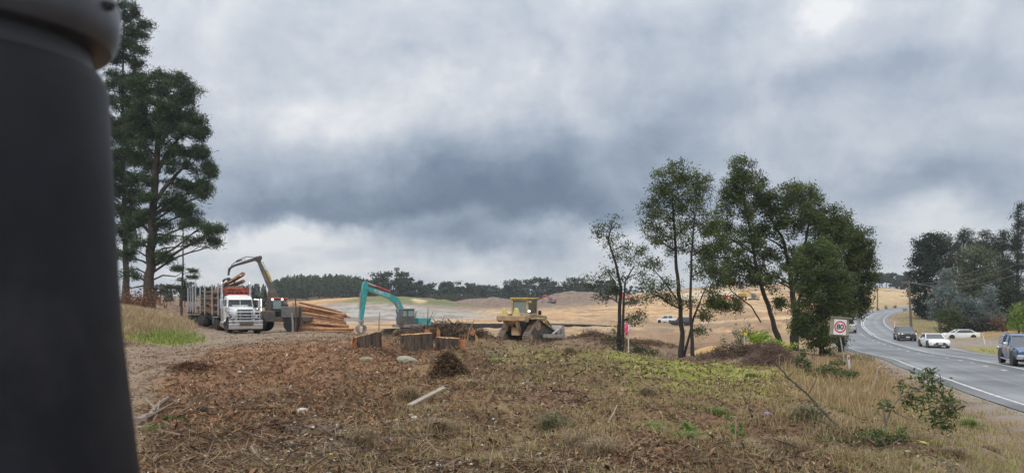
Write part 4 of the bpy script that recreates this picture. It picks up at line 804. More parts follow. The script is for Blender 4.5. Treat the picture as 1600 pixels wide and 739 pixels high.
heap('brush_heap', 'long heap of broken branches and roots behind the stumps', [(690, 36, 1.6, 1.2, .9, .3), (722, 38, 1.3, 1.2, .8, .3), (655, 40, 1.4, 1.2, .6, .2), (750, 40, .8, 1.2, .35, .08)], 3800, .5, .014, ((.05, .035, .025), (.27, .19, .13)))
heap('brush_heap', 'purplish brown heap of fine dead twigs on the slope left of the tall straw grass', [(1205, 31, 1.0, .9, .5, 1)], 3200, .4, .007, ((.11, .075, .06), (.34, .24, .18)))
heap('brush_heap', 'dark heap of trimmings under the leaning trunk of the roadside clump', [(1145, 47, 2.2, 1.6, .7, .5), (1180, 44, 1.8, 1.4, .5, .5)], 2600, .45, .012, ((.05, .036, .028), (.22, .15, .11)))
heap('root_clump', 'dark upturned root clod bristling with roots right of centre foreground', [(700, 19.3, .42, .3, .30, 1)], 1100, .22, .008, ((.04, .028, .02), (.24, .16, .10)), 'root clump')
heap('root_clump', 'low brown twig clump near the orange needle carpet', [(300, 21, .6, .4, .2, 1)], 700, .25, .008, ((.08, .045, .03), (.28, .15, .09)), 'root clump')
heap('brush_heap', 'brown litter ridge of twigs on the low mounds beyond the bulldozer blade', [(930, 66, 2.4, 2, .4, .4), (965, 62, 2.6, 2, .35, .3), (1010, 70, 3, 2, .4, .3)], 2200, .6, .02, ((.08, .055, .04), (.30, .21, .14)))
heap('brush_heap', 'twigs and bark scattered around the three stumps', [(600, 25.0, 1.0, .7, .06, .3), (665, 24.6, 1.3, .6, .06, .4), (730, 25.5, 1.0, .9, .1, .3)], 900, .3, .009, ((.10, .06, .04), (.42, .27, .17)))
# green scrub on the lips
def bush(name, label, u, d, w, h, n, leaf, cols, cat='bush', stems=8, asp=.35):
    p = gp(u, d); r = empty(name, p, 0, label, cat); e = rng.normal(size=(n, 3)); e /= np.linalg.norm(e, axis=1)[:, None]; e *= (rng.uniform(.1, 1, n) ** .45)[:, None]
    k = 10; cc = rng.normal(size=(k, 3)) * [w * .3, w * .22, h * .2] + [0, 0, h * .5]; P = cc[rng.integers(0, k, n)] + e * [w * .22, w * .2, h * .24]; P[:, 2] = np.maximum(P[:, 2], .02)
    V, Fq, col = leaves(P, leaf, asp, .2, cols); np_mesh('foliage', V, [Fq], m_leaf, r, col); mb = MB()
    for q in range(stems): c = cc[q % k]; mb.tube(curve_pts((random.uniform(-.05, .05), random.uniform(-.05, .05), -.05), c, .02, 3), [.012 + d * .0004, .01, .007, .004], 4)
    mb.build('stem', m_bark_grey, r); return r
bush('bush', 'dark green bush in the dry grass below the speed sign', 1300, 27, 1.3, .55, 1900, .09, ((.04, .06, .02), (.13, .17, .06)))
bush('bush', 'small upright leafy bush at the left of the dry grass below the clump', 1262, 27.5, .45, 1.0, 700, .09, ((.045, .065, .025), (.13, .17, .07)))
bush('bush', 'bright lime green leafy shrub at the foot of the leaning wattle trunk', 1195, 56, 2.0, 1.7, 900, .26, ((.16, .26, .02), (.40, .52, .08)))
bush('bush', 'small lime green seedling bush between the two thick trunks', 1222, 57, 1.3, .8, 380, .24, ((.17, .27, .02), (.42, .50, .08)))
bush('bush', 'grey green sapling with a yellow flowering base left of the lime shrub', 1158, 54, 1.2, 2.2, 600, .16, ((.10, .11, .06), (.24, .25, .13)))
bush('bush', 'low dark green bush right of the thin wattle stems', 1003, 42, 1.3, .8, 700, .13, ((.03, .045, .018), (.09, .12, .04)))
bush('bush', 'green leafy clump at the foot of the shrub in the right foreground', 1385, 12.0, .42, .30, 420, .075, ((.05, .08, .025), (.17, .22, .08)), asp=.28)
bush('weed_patch', 'low green weed patch on the dirt in the left foreground', 275, 13.2, .5, .08, 500, .05, ((.05, .08, .02), (.15, .21, .06)), 'weeds', 3)
bush('weed_patch', 'tiny rosette of green weeds just right of the left weed patch', 345, 11.9, .14, .12, 120, .06, ((.05, .10, .03), (.14, .24, .08)), 'weeds', 3)
bush('weed_patch', 'grey green seedling tuft near the root clod', 775, 24.2, .35, .25, 240, .07, ((.07, .10, .06), (.18, .23, .14)), 'weeds', 3)
for (u, d, w, h) in [(1075, 12.8, .25, .32), (1148, 12.9, .22, .3)]:
    bush('seedling', ('broad leaved green seedling standing in the litter right of centre' if u < 1100 else 'thin upright green seedling near the purple bag'), u, d, w, h, 90, .09, ((.08, .15, .03), (.2, .32, .09)), 'seedling', 4)
# the broad leaved shrub at the right
p = gp(1383, 12.5); r = empty('shrub', p, 0, 'broad leaved leaning shrub by the road edge in the right foreground', 'shrub'); mb = MB()
def S(u, v, dy=0.0): return at(u, v, 12.5 + dy) - p
st_ = [[(1383, 688), (1384, 662), (1392, 640), (1404, 622), (1418, 614)], [(1404, 622), (1425, 612), (1445, 600), (1460, 590)], [(1418, 614), (1440, 625), (1465, 635), (1480, 655)], [(1392, 640), (1420, 655), (1445, 655)], [(1384, 662), (1380, 640), (1385, 632)], [(1445, 600), (1470, 615), (1490, 640)], [(1404, 622), (1412, 605)]]
for i, q in enumerate(st_):
    P = [S(a, b, random.uniform(-.05, .05) if j else 0) for j, (a, b) in enumerate(q)]
    if i == 0: P[0].z = -.05
    mb.tube(P, [.018 if i == 0 else .010] + [(.016 if i == 0 else .009) * (1 - .7 * j / len(P)) for j in range(1, len(P))], 6)
mb.build('stem', m_bark_grey, r, smooth=True)
PB = []
for (a, b, ra, rb, m) in [(1383, 634, 14, 9, 60), (1410, 605, 14, 9, 50), (1445, 590, 18, 12, 90), (1462, 605, 20, 16, 120), (1480, 625, 16, 14, 110), (1488, 645, 14, 10, 90), (1462, 645, 20, 14, 120), (1440, 622, 20, 12, 90), (1425, 635, 14, 10, 40), (1470, 662, 16, 10, 80), (1452, 582, 10, 7, 30), (1418, 622, 12, 8, 30), (1485, 668, 10, 8, 40)]:
    e = rng.normal(size=(m, 3)) * .55; c = S(a, b); PB.append(np.array(c) + e * [ra * 12.5 / F, ra * 11 / F, rb * 12.5 / F])
PB = np.concatenate(PB); V, Fq, col = leaves(PB, .095, .27, .15, ((.035, .055, .02), (.15, .19, .075))); np_mesh('foliage', V, [Fq], m_leaf, r, col)
# ================================================================== MATERIALS FOR MACHINES
m_tyre = mat('tyre_rubber', (.022, .022, .022), .85, 0, .3, 8, dirt=(.14, .11, .08), dirt_amt=.2)
m_steel = mat('dark_steel', (.09, .085, .08), .6, .3, .3, 4, dirt=(.20, .14, .09), dirt_amt=.4)
m_chrome = mat('chrome', (.75, .75, .76), .22, 1.0, .08, 5, dirt=(.3, .27, .24), dirt_amt=.15)
m_alu = mat('dull_aluminium', (.42, .43, .44), .5, .5, .15, 3)
m_white = mat('white_truck_paint', (.78, .78, .77), .35, 0, .06, 3, dirt=(.45, .38, .30), dirt_amt=.15, coat=.4)
m_red = mat('red_paint', (.48, .05, .035), .5, 0, .15, 3, dirt=(.2, .12, .09), dirt_amt=.2)
m_black = mat('black_plastic', (.025, .025, .027), .5, 0, .2, 4)
m_glass = mat('dark_window_glass', (.045, .06, .07), .08, 0, .05, 1, spec=.9)
m_lamp = mat('lit_headlamp', (.9, .9, .85), .3, 0, 0, 1, emit=(1, .97, .88, 3.0))
m_lampoff = mat('headlamp_glass', (.62, .65, .68), .12, .1, .1, 2)
m_redlamp = mat('lit_red_lamp', (.7, .05, .03), .4, 0, 0, 1, emit=(1, .12, .06, 4.0))
m_amber = mat('lit_amber_lamp', (.8, .5, .05), .4, 0, 0, 1, emit=(1, .75, .15, 4.0))
m_teal = mat('teal_paint', (.04, .33, .34), .42, 0, .14, 2.5, dirt=(.16, .17, .14), dirt_amt=.35, coat=.2)
m_grey = mat('worn_grey_paint', (.26, .26, .26), .6, 0, .2, 3, dirt=(.22, .17, .12), dirt_amt=.35)
m_dozer = mat('faded_yellow_paint', (.50, .39, .15), .65, 0, .25, 2.5, dirt=(.30, .22, .15), dirt_amt=.7)
m_dusty = mat('dusty_tan_steel', (.42, .29, .17), .85, 0, .25, 3, dirt=(.28, .2, .13), dirt_amt=.4)
m_mud = mat('muddy_track_steel', (.20, .165, .13), .75, .2, .35, 5, dirt=(.30, .23, .16), dirt_amt=.4)
m_worn = mat('polished_blade_steel', (.42, .40, .37), .5, .4, .2, 3, dirt=(.30, .24, .18), dirt_amt=.4)
m_logside = mat('log_bark', (.11, .06, .04), .9, 0, .45, 5, .02, dirt=(.28, .15, .085), dirt_amt=.25)
m_logpale = mat('peeled_log_side', (.55, .30, .15), .85, 0, .35, 5, .015, dirt=(.26, .14, .08), dirt_amt=.45)
m_logend = mat('log_cut_end', (.62, .42, .25), .8, 0, .2, 9)
m_plate = mat('number_plate', (.7, .7, .66), .5, 0, .05, 3)
m_yel = mat('yellow_paint', (.55, .39, .07), .55, 0, .2, 3, dirt=(.32, .25, .16), dirt_amt=.5)
m_orange = mat('orange_paint', (.72, .13, .04), .5, 0, .15, 3, dirt=(.4, .25, .15), dirt_amt=.3)

def wheel(parent, x, y, r, w, side, rim=None, name='wheel', rr=.58, dual=False):
    o = MB(); h = w / 2; o.lathe([(r * rr, -h), (r * .93, -h), (r, -h * .7), (r, h * .7), (r * .93, h), (r * rr, h)], (0, 0, 0), 'Y', 20)
    t = o.build(name, m_tyre, parent, smooth=True, loc=(x, y, r))
    q = MB(); s = 1 if side > 0 else -1; q.lathe([(r * rr * 1.02, s * h * .2), (r * rr, s * h * .85), (r * rr * .8, s * h * .6), (r * .3, s * h * .45), (r * .16, s * h * .9)], (0, 0, 0), 'Y', 16)
    q.build('rim', rim or m_alu, t, smooth=True); return t

# ------------------------------------------------------------------ logs
log_meshes = {}
m_logend2 = mat('darker_log_end', (.34, .19, .11), .8, 0, .3, 9)
def log_mesh(key, L_, r0, r1, side):
    if key in log_meshes: return log_meshes[key]
    b = MB(); n = 10; rings = []; ns = 6
    b0, b1 = random.uniform(-.02, .02) * L_, random.uniform(-.01, .01) * L_
    for i in range(ns + 1):
        t = i / ns; r = r0 + (r1 - r0) * t; cy, cz = b0 * math.sin(t * math.pi), b1 * math.sin(t * math.pi)
        rings.append([(t * L_, cy + math.cos(6.283 * k / n) * r * random.uniform(.94, 1.06), cz + math.sin(6.283 * k / n) * r * random.uniform(.94, 1.06)) for k in range(n)])
    b.loft(rings, cap=False); b.k = 1; o = len(b.v) - len(rings) * n
    b.f += [tuple(reversed(range(n))), tuple(range(ns * n, ns * n + n))]; b.mi += [1, 1]
    ob = b.build('log', [side, m_logend if key[0] == 'p' else m_logend2], None, smooth=True); me = ob.data; bpy.data.objects.remove(ob); log_meshes[key] = me; return me
def place_log(me, a, b_, label, group, L0):
    a = Vector(a); b_ = Vector(b_); o = bpy.data.objects.new('log', me); COL.objects.link(o); d = b_ - a
    o.location = a; o.rotation_euler = (d.to_track_quat('X', 'Z') @ Matrix.Rotation(random.uniform(0, 6.28), 3, 'X').to_quaternion()).to_euler(); o.scale = (d.length / L0, 1, 1); tag(o, label, 'log', group); return o
m_logmid = mat('half_peeled_log_side', (.34, .17, .09), .85, 0, .4, 5, .015, dirt=(.18, .10, .06), dirt_amt=.45)
LM = [log_mesh(('p', k), 6.0, random.uniform(.085, .125), random.uniform(.06, .085), m_logmid if k % 4 == 0 else m_logpale) for k in range(8)]
LB = [log_mesh(('b', k), 6.0, random.uniform(.13, .18), random.uniform(.11, .15), m_logside) for k in range(8)]

# ------------------------------------------------------------------ log truck
TD = 57.0; tp = gp(380, TD + 2.0); yaw = math.atan2(-.891, .454)      # forward direction
truck = empty('log_truck', tp, yaw, 'white bonneted log truck with chrome bull bar and loaded stake trailer', 'truck')
T = truck; truck.scale = (1, .93, 1)
# origin: under the front axle; x forward
b = MB(); b.box((-4.3, 0, .82), (12.2, .9, .28)); b.box((-3.4, 0, .62), (1.6, 2.3, .18)); b.box((-7.4, 0, .6), (1.6, 2.0, .3)); b.build('chassis', m_steel, T, .02)
# bonnet
def ring(x, w, z0, z1, r=.22, wt=None):
    wt = wt or w * .9; return [(x, -w, z0), (x, -w, z1 - r), (x, -wt, z1 - .04), (x, -wt * .5, z1), (x, wt * .5, z1), (x, wt, z1 - .04), (x, w, z1 - r), (x, w, z0)]
b = MB(); b.loft([ring(-1.3, .92, 1.0, 2.02), ring(-.4, .86, 1.0, 1.96), ring(.45, .80, 1.0, 1.86), ring(.72, .74, 1.0, 1.78)]); bonnet = b.build('bonnet', m_white, T, .03, label='white bonnet')
b = MB()
for s in (-1, 1): b.loft([[(x, s * .70, z), (x, s * 1.16, z), (x, s * 1.16, z - .09), (x, s * .70, z - .09)] for x, z in ((-.85, .75), (-.62, 1.12), (-.2, 1.3), (.35, 1.28), (.66, 1.05), (.78, .72))])
b.build('mudguard', m_black, T, .02); b = MB(); b.box((.75, 0, 1.40), (.06, 1.10, .78)); g = b.build('grille', m_black, T, .01)  # mudguards black: the colour stands in for shade beside the grille
for k in range(11):
    q = MB(); q.box((.80, -.46 + k * .092, 1.40), (.03, .012, .68)); q.build('grille_bar', m_chrome, g)
q = MB(); 
for c, d_ in (((.79, 0, 1.79), (.07, 1.22, .07)), ((.79, -.57, 1.4), (.07, .07, .8)), ((.79, .57, 1.4), (.07, .07, .8)), ((.79, 0, .8), (.07, 1.22, .06))): q.box(c, d_)
q.build('grille_surround', m_chrome, g, .01)
# cab
b = MB(); b.loft([[(x, -1.0 * k, z0), (x, -1.02 * k, 2.0), (x, -.92 * k, z1 - .12), (x, -.6 * k, z1), (x, .6 * k, z1), (x, .92 * k, z1 - .12), (x, 1.02 * k, 2.0), (x, 1.0 * k, z0)] for x, z0, z1, k in ((-1.3, .75, 2.0 + .05, .97), (-1.45, .75, 2.66, .99), (-1.75, .75, 2.82, 1), (-3.0, .75, 2.84, 1), (-3.05, .75, 2.8, .98))]); cab = b.build('cab', m_white, T, .03)
b = MB(); b.loft([[(-1.31, -.90, 2.02), (-1.31, .90, 2.02), (-1.29, .90, 1.99), (-1.29, -.90, 1.99)], [(-1.45, -.84, 2.52), (-1.45, .84, 2.52), (-1.40, .84, 2.54), (-1.40, -.84, 2.54)]]); b.build('windscreen', m_glass, T)
q = MB(); q.box((-1.36, 0, 2.27), (.05, .05, .52), (0, R(-15), 0)); q.build('windscreen_divider', m_white, T)
for s in (-1, 1):
    b = MB(); b.prism([(-1.55, 2.02), (-2.5, 2.02), (-2.5, 2.5), (-1.65, 2.5)], s * 1.0, s * 1.03); dw = b.build('side_window', m_glass, T)
    b = MB(); b.prism([(-1.5, .95), (-2.6, .95), (-2.6, 1.97), (-1.5, 1.97)], s * 1.0, s * 1.035); dd = b.build('door', m_white, T, .01); b = MB(); b.box((-2.4, s * 1.06, 1.75), (.18, .04, .04)); b.build('door_handle', m_chrome, dd)
    b = MB(); b.box((-1.2, s * 1.42, 2.15), (.12, .22, .62)); mr = b.build('mirror', m_chrome, T, .02); b = MB(); b.tube([(-1.35, s * 1.02, 2.5), (-1.2, s * 1.4, 2.5)], .018, 6); b.tube([(-1.35, s * 1.02, 1.8), (-1.2, s * 1.4, 1.82)], .018, 6); b.build('mirror_arm', m_chrome, mr)
    b = MB(); b.tube([(-3.2, s * 1.08, .6), (-3.2, s * 1.08, 3.65)], .085, 12); b.tube([(-3.2, s * 1.08, 1.1), (-3.2, s * 1.08, 2.9)], .12, 12); b.tube([(-3.2, s * 1.08, 3.62), (-3.28, s * 1.08, 3.8)], .085, 12); b.build('exhaust_stack', m_chrome, T, smooth=True)
    b = MB(); b.lathe([(.30, -.75), (.33, -.72), (.33, .72), (.30, .75)], (-2.4, s * .92, .72), 'X', 20); b.build('fuel_tank', m_chrome, T, smooth=True)
    b = MB(); b.box((.72, s * .93, 1.30), (.16, .42, .34)); hb = b.build('headlight_housing', m_black, T, .03)
    for yy in (.83, .8):
        b = MB(); b.lathe([(.085, 0), (.085, .03), (.05, .045)], (.80, s * yy, 1.30), 'X', 14); b.build('headlight', m_lamp if yy > 1 else m_lampoff, hb, smooth=True)
    b = MB(); b.lathe([(.16, -.3), (.18, 0), (.16, .3)], (-1.0, s * .98, 1.75), 'X', 14); b.build('air_cleaner', m_chrome, T, smooth=True)
b = MB(); b.loft([[(-1.38, -.88, 2.60), (-1.38, .88, 2.60), (-1.36, .88, 2.57), (-1.36, -.88, 2.57)], [(-1.10, -.88, 2.50), (-1.10, .88, 2.50), (-1.10, .88, 2.47), (-1.10, -.88, 2.47)]]); b.build('sun_visor', m_white, T)
for k in range(5):
    b = MB(); b.box((-1.6, -.6 + .3 * k, 2.88), (.12, .10, .06)); b.build('marker_lamp', m_red, T, .01)
# bull bar and bumper
b = MB(); b.box((1.10, 0, .62), (.18, 2.46, .38)); b.box((1.16, 0, .95), (.05, 2.46, .18)); bb = b.build('bull_bar_plate', m_chrome, T, .03)
for z, w in ((1.62, 2.36), (1.40, 2.36), (1.20, 2.36)):
    b = MB(); b.tube([(1.05, -w / 2, z - .12), (1.16, -w / 2 + .1, z), (1.18, 0, z), (1.16, w / 2 - .1, z), (1.05, w / 2, z - .12)], .035, 8); b.build('bull_bar_rail', m_chrome, bb, smooth=True)
for y in (-1.0, -.42, .42, 1.0):
    b = MB(); b.box((1.15, y, 1.22), (.05, .06, .95)); b.build('bull_bar_upright', m_chrome, bb, .01)
for k in range(4):
    b = MB(); b.lathe([(.09, 0), (.09, .05), (.06, .07)], (1.20, -.36 + .24 * k, .75), 'X', 14); b.build('driving_lamp', m_black, bb, smooth=True)
b = MB(); b.box((1.205, 0, .70), (.015, .38, .11)); b.build('number_plate', m_plate, bb)
b = MB(); b.box((1.1, 0, .40), (.1, 2.0, .12)); b.build('valance', m_black, T, .01)
b = MB(); b.tube([(-.2, 0, 1.97), (-.1, 0, 2.08), (-.0, 0, 2.05)], [.03, .04, .015], 8); b.build('bonnet_ornament', m_chrome, T, smooth=True)
# red headboard rack above the cab
hbp = MB(); hbp.box((-3.3, 0, 1.9), (.1, 2.3, 1.9)); hbd = hbp.build('headboard', m_steel, T, .01)
for k in range(7):
    b = MB(); b.box((-3.3 - .05, -1.0 + k * .33, 3.08), (.06, .06, .5)); b.build('rack_bar', m_red, hbd)
for z in (2.9, 3.1, 3.3):
    b = MB(); b.box((-3.3, 0, z), (.05, 2.1, .06)); b.build('rack_rail', m_red, hbd)
for x in (0, -5.1, -6.4):
    for s in (-1, 1): wheel(T, x, s * 1.02 if x == 0 else s * .95, .52, .32 if x == 0 else .58, s, m_chrome)
for s in (-1, 1):
    b = MB(); b.box((-5.75, s * .95, 1.15), (2.7, .62, .04)); b.box((-7.12, s * .95, .85), (.03, .6, .6)); b.build('rear_mudguard', m_alu, T, .01)
# bolsters and stakes of the truck tray, then the trailers
def bolster(x, h=2.45, z=1.25):
    b = MB(); b.box((x, 0, z), (.22, 2.46, .2)); bo = b.build('bolster', m_steel, T, .01)
    for s in (-1, 1):
        b = MB(); b.tube([(x, s * 1.18, z), (x, s * 1.22, z + h)], [.085, .06], 8); b.tube([(x, s * 1.18, z + .08), (x, s * .98, z + .06)], .07, 6); b.build('stake', m_alu, bo, smooth=False)
for x in (-4.2, -7.6, -12.2, -15.4): bolster(x)
b = MB(); b.box((-13.6, 0, .95), (9.6, 1.0, .3)); b.build('trailer_chassis', m_steel, T, .02)
for x in (-14.0, -15.3, -16.6):
    for s in (-1, 1): wheel(T, x, s * .95, .52, .58, s, m_alu)
b = MB(); b.box((-17.2, 0, .9), (.1, 2.4, .2)); b.build('rear_bumper', m_steel, T, .01)
for s in (-1, 1):
    b = MB(); b.box((-17.27, s * 1.0, .95), (.04, .3, .12)); b.build('tail_lamp', m_red, T)
# pup trailer further back
b = MB(); b.box((-22.0, 0, .95), (7.6, 1.0, .3)); b.tube([(-17.2, 0, .8), (-18.4, 0, .8)], .06, 6); b.build('pup_trailer_chassis', m_steel, T, .02)
for x in (-19.4, -23.6, -24.9):
    for s in (-1, 1): wheel(T, x, s * .95, .52, .58, s, m_alu)
for x in (-19.0, -21.2, -23.2, -25.4): bolster(x)
b = MB()
for s in (-1, 1):
    b.box((-19.4, s * .95, 1.14), (1.35, .62, .04))
b.build('trailer_mudguard', m_yel, T, .01)
mtx = Matrix.Translation(tp) @ Matrix.Rotation(yaw, 4, 'Z')
RO = ['bottom', 'second', 'third', 'fourth', 'fifth', 'sixth', 'seventh', 'eighth', 'topmost']
def load(x0, x1, rows, zb, label, group, wid=2.15, pitch=.30):
    for r_ in range(rows):
        n = int(wid / pitch) - (r_ % 2) - (2 if r_ == rows - 1 else 0)
        for k in range(n):
            y = (k - (n - 1) / 2) * pitch + random.uniform(-.03, .03); z = zb + r_ * pitch * .88 + random.uniform(-.02, .02); e0, e1 = random.uniform(-.35, .35), random.uniform(-.35, .35)
            if k in (0, n - 1) or r_ >= rows - 2 or True:
                place_log(random.choice(LB), mtx @ Vector((x0 + e0, y, z)), mtx @ Vector((x1 + e1, y + random.uniform(-.05, .05), z + random.uniform(-.04, .04))), label + ', ' + (RO[r_] if r_ < rows - 1 else 'topmost') + ' layer, ' + ORD[n - 1 - k if False else k] + ' from its far side', group, 6.0)
load(-3.7, -9.0, 8, 1.50, 'brown pine log behind the truck cab', 'logs loaded behind the truck cab')
load(-10.3, -16.6, 7, 1.52, 'brown pine log on the rear trailer', 'logs loaded on the rear trailer')
load(-20.2, -25.9, 2, 1.52, 'orange brown log on the last trailer', 'logs on the last trailer')

# ------------------------------------------------------------------ knuckleboom log loader
ld = 63.5; lp = gp(434, ld)
LO = empty('log_loader', lp, 0, 'dark grey knuckle boom log loader with red cab roof and lit work lamps', 'log loader')
def W2(u, v, d=ld): return at(u, v, d) - lp
def bar(name, p, q, w, h, m, parent, w2=None, h2=None, up=None, bevel=.02):
    """tapered box beam from p to q; w across the view, h in the bending plane"""
    p = Vector(p); q = Vector(q); t = (q - p).normalized(); side = Vector(up) if up else Vector((0, 1, 0)); a = side - t * side.dot(t); a.normalize(); c = t.cross(a)
    w2 = w2 or w; h2 = h2 or h; b = MB(); b.loft([[p + a * w / 2 * i + c * h / 2 * j for i, j in ((-1, -1), (1, -1), (1, 1), (-1, 1))], [q + a * w2 / 2 * i + c * h2 / 2 * j for i, j in ((-1, -1), (1, -1), (1, 1), (-1, 1))]]); return b.build(name, m, parent, bevel)
def cylinder_ram(p, q, r, m1, parent):
    p = Vector(p); q = Vector(q); mid = p.lerp(q, .58); b = MB(); b.tube([p, mid], r, 10); o = b.build('ram', m1, parent, smooth=True); c = MB(); c.tube([mid, q], r * .5, 8); c.build('ram_rod', m_chrome, o, smooth=True); return o
zg = lambda u, v: W2(u, v)
b = MB(); b.box((.3, 0, .95), (4.6, 2.0, .35)); b.build('chassis', m_steel, LO, .03)
b = MB(); b.box((1.25, -.3, 1.50), (1.3, 1.9, .85)); b.build('engine_cover', mat('dark_worn_paint', (.12, .12, .12), .6, 0, .3, 3, dirt=(.2, .15, .1), dirt_amt=.4), LO, .06)
b = MB(); b.box((-.9, 0, 1.35), (2.0, 2.0, .5)); b.build('deck', m_steel, LO, .03)
for x in (-1.2, 1.35):
    for s in (-1, 1): wheel(LO, x, s * .95, .62, .5, s, m_grey)
b = MB(); b.loft([[(-.25, -.95, 1.5), (.62, -.95, 1.5), (.62, .45, 1.5), (-.25, .45, 1.5)], [(-.2, -.95, 2.0), (.68, -.95, 2.0), (.68, .45, 2.0), (-.2, .45, 2.0)], [(-.12, -.85, 2.46), (.55, -.85, 2.46), (.55, .4, 2.46), (-.12, .4, 2.46)]]); cb = b.build('cab', m_black, LO, .03)
b = MB(); b.box((.22, -.93, 2.08), (.62, .03, .66), (R(-5), 0, 0)); b.build('cab_window', mat('greenish_cab_glass', (.16, .22, .21), .1, 0, .1, 1, spec=.9), LO)
b = MB(); b.box((.635, -.25, 2.08), (.03, 1.0, .6)); b.build('cab_window', m_glass, LO)
b = MB(); b.box((.2, -.25, 2.54), (1.02, 1.5, .12)); rf = b.build('cab_roof', m_red, LO, .04)
for x in (-.12, .62):
    b = MB(); b.lathe([(.075, 0), (.075, -.05), (.04, -.07)], (x, -1.0, 2.46), 'Y', 12); b.build('work_lamp', m_lamp, rf)
b = MB(); b.lathe([(.06, 0), (.06, -.04)], (-1.0, -.9, 2.45), 'Y', 12); b.box((-1.0, -.85, 2.0), (.04, .04, .9)); b.build('work_lamp', m_lamp, LO)
b = MB(); b.lathe([(.42, 0), (.42, .35), (.3, .4)], (-.55, .2, 1.55), 'Z', 18); b.build('turntable', m_steel, LO, smooth=True)
b = MB(); b.loft([[(-.95, 0, 1.9), (-.15, 0, 1.9), (-.15, .4, 1.9), (-.95, .4, 1.9)], [(-.75, 0, 3.1), (-.4, 0, 3.1), (-.4, .4, 3.1), (-.75, .4, 3.1)]]); b.build('boom_pillar', m_steel, LO, .03)
P0 = W2(428, 462); P1 = W2(403, 405, ld + .3); P2 = W2(366, 415, ld + 1.2); P2b = W2(358, 420, ld + 1.5); P3 = W2(357, 430, ld + 1.6); P4 = W2(357, 436, ld + 1.7)
bar('main_boom', W2(433, 472), P1, .30, .48, m_steel, LO, .24, .24); 
b = MB(); b.lathe([(.22, -.2), (.22, .2)], P1, 'Y', 14); b.build('boom_knuckle', m_steel, LO, .02)
bar('jib', W2(408, 402, ld + .3), P2, .24, .26, m_steel, LO, .18, .16); bar('jib_tip', P2, P2b, .16, .16, m_steel, LO, .13, .13); bar('jib_tip', P2b, P3, .13, .13, m_steel, LO)
cylinder_ram(W2(424, 440), W2(411, 409), .085, m_yel, LO); cylinder_ram(W2(369, 409, ld + 1), W2(384, 404, ld + .7), .06, m_steel, LO)
b = MB(); b.tube([W2(405, 403), W2(385, 401), W2(372, 406), W2(362, 414), W2(359, 424)], .03, 6); b.build('hydraulic_hose', m_black, LO, smooth=True)
gr = MB(); gr.lathe([(.12, -.12), (.16, 0), (.12, .12)], P4, 'Z', 12); go = gr.build('grapple_rotator', m_steel, LO, smooth=True)
for s in (-1, 1):
    b = MB(); pts = [P4 + Vector((0, 0, -.02))] + [P4 + Vector((s * math.sin(q) * .5, 0, -.40 + math.cos(q) * .40)) for q in (R(35), R(70), R(105), R(140), R(165))]
    b.loft([[p + Vector((0, -.22, 0)), p + Vector((0, .22, 0)), p + Vector((0, .22, .09)), p + Vector((0, -.22, .09))] for p in pts]); b.build('grapple_jaw', m_steel, LO, .01)
# fence of dark posts on the loader's left: guard frame
gf = MB()
for x in (-2.2, -1.65): gf.box((x, -.95, 1.7), (.07, .07, 1.7))
for z in (1.4, 1.9, 2.4): gf.box((-1.4, -.95, z), (1.8, .05, .07))
gf.build('guard_frame', m_steel, LO)
b = MB(); b.box((1.95, -.9, 1.2), (.1, .1, 1.5)); b.build('stabiliser_leg', m_steel, LO, .01)
# logs held by the grapple
for k, (dy, dz) in enumerate([(0, 0), (.26, .08), (.1, -.26), (-.2, -.1)]):
    a = at(340, 450, ld + 3.2) + Vector((0, dy, dz)); c = at(380 - 3 * (k % 2), 428 + (k % 3) * 3, ld + .6) + Vector((0, dy, dz))
    place_log(LM[k] if k % 2 else LB[k], c, a, ['topmost rust brown log held in the loader grapple', 'second log from the top held in the loader grapple', 'lowest log hanging in the loader grapple', 'log at the near side of the bundle in the loader grapple'][k], 'logs held by the grapple', 6.0)

# ------------------------------------------------------------------ log stack
def SP(u, v, d): return at(u, v, d)
rows = 17
for dl in range(3):
    for r_ in range(rows):
        t = r_ / (rows - 1); d = 62.5 + dl * .9 + t * .5
        if dl and r_ < rows - 5: continue
        vl = 515 - t * 37 - dl * 2 + random.uniform(-1, 1); vr = 518 - t * 25 - dl * 1.5 + random.uniform(-1, 1); ul = 463 - t * 6 + random.uniform(-4, 5) + dl * 2; ur = 557 - t * 16 + random.uniform(-12, 5)
        for k in range(3):
            jit = k * random.uniform(.16, .28)
            a = SP(ul + random.uniform(-2, 3) + k * 3, vl + (1.6 if k else -1.2), d + jit); c = SP(ur - random.uniform(0, 12), vr + (1.4 if k else -1.0), d + 3.6 + jit)
            lb = 'peeled pine log, ' + (['bottom'] + ORD[1:16] + ['top'])[r_] + ' layer of the long stack, ' + ['front', 'middle', 'back'][k] + ' one' + (['', ', pile behind', ', rearmost pile'][dl])
            place_log(random.choice(LM), a, c, lb, 'logs in the long stack beside the loader', 6.0)
for k, (u, v0, v1, w_) in enumerate([(458, 487, 518, .12), (462, 463, 516, .09), (471, 461, 480, .10)]):
    base = at(u, v1, 62.0); base.z = g1(base.x, base.y); o = MB(); h = (v1 - v0) * 62 / F; o.tube([(0, 0, -.1), (random.uniform(-.06, .06), 0, h * .5), (random.uniform(-.15, .1), 0, h)], [w_ * .8, w_ * .7, w_ * .5], 7); oo = o.build('stack_post', m_logside if k else m_grey, None, loc=base)
    tag(oo, ['grey upright post at the left end of the log stack', 'tall thin brown post rising behind the left end of the log stack', 'short leaning post poking up from the top of the log stack'][k], 'post')
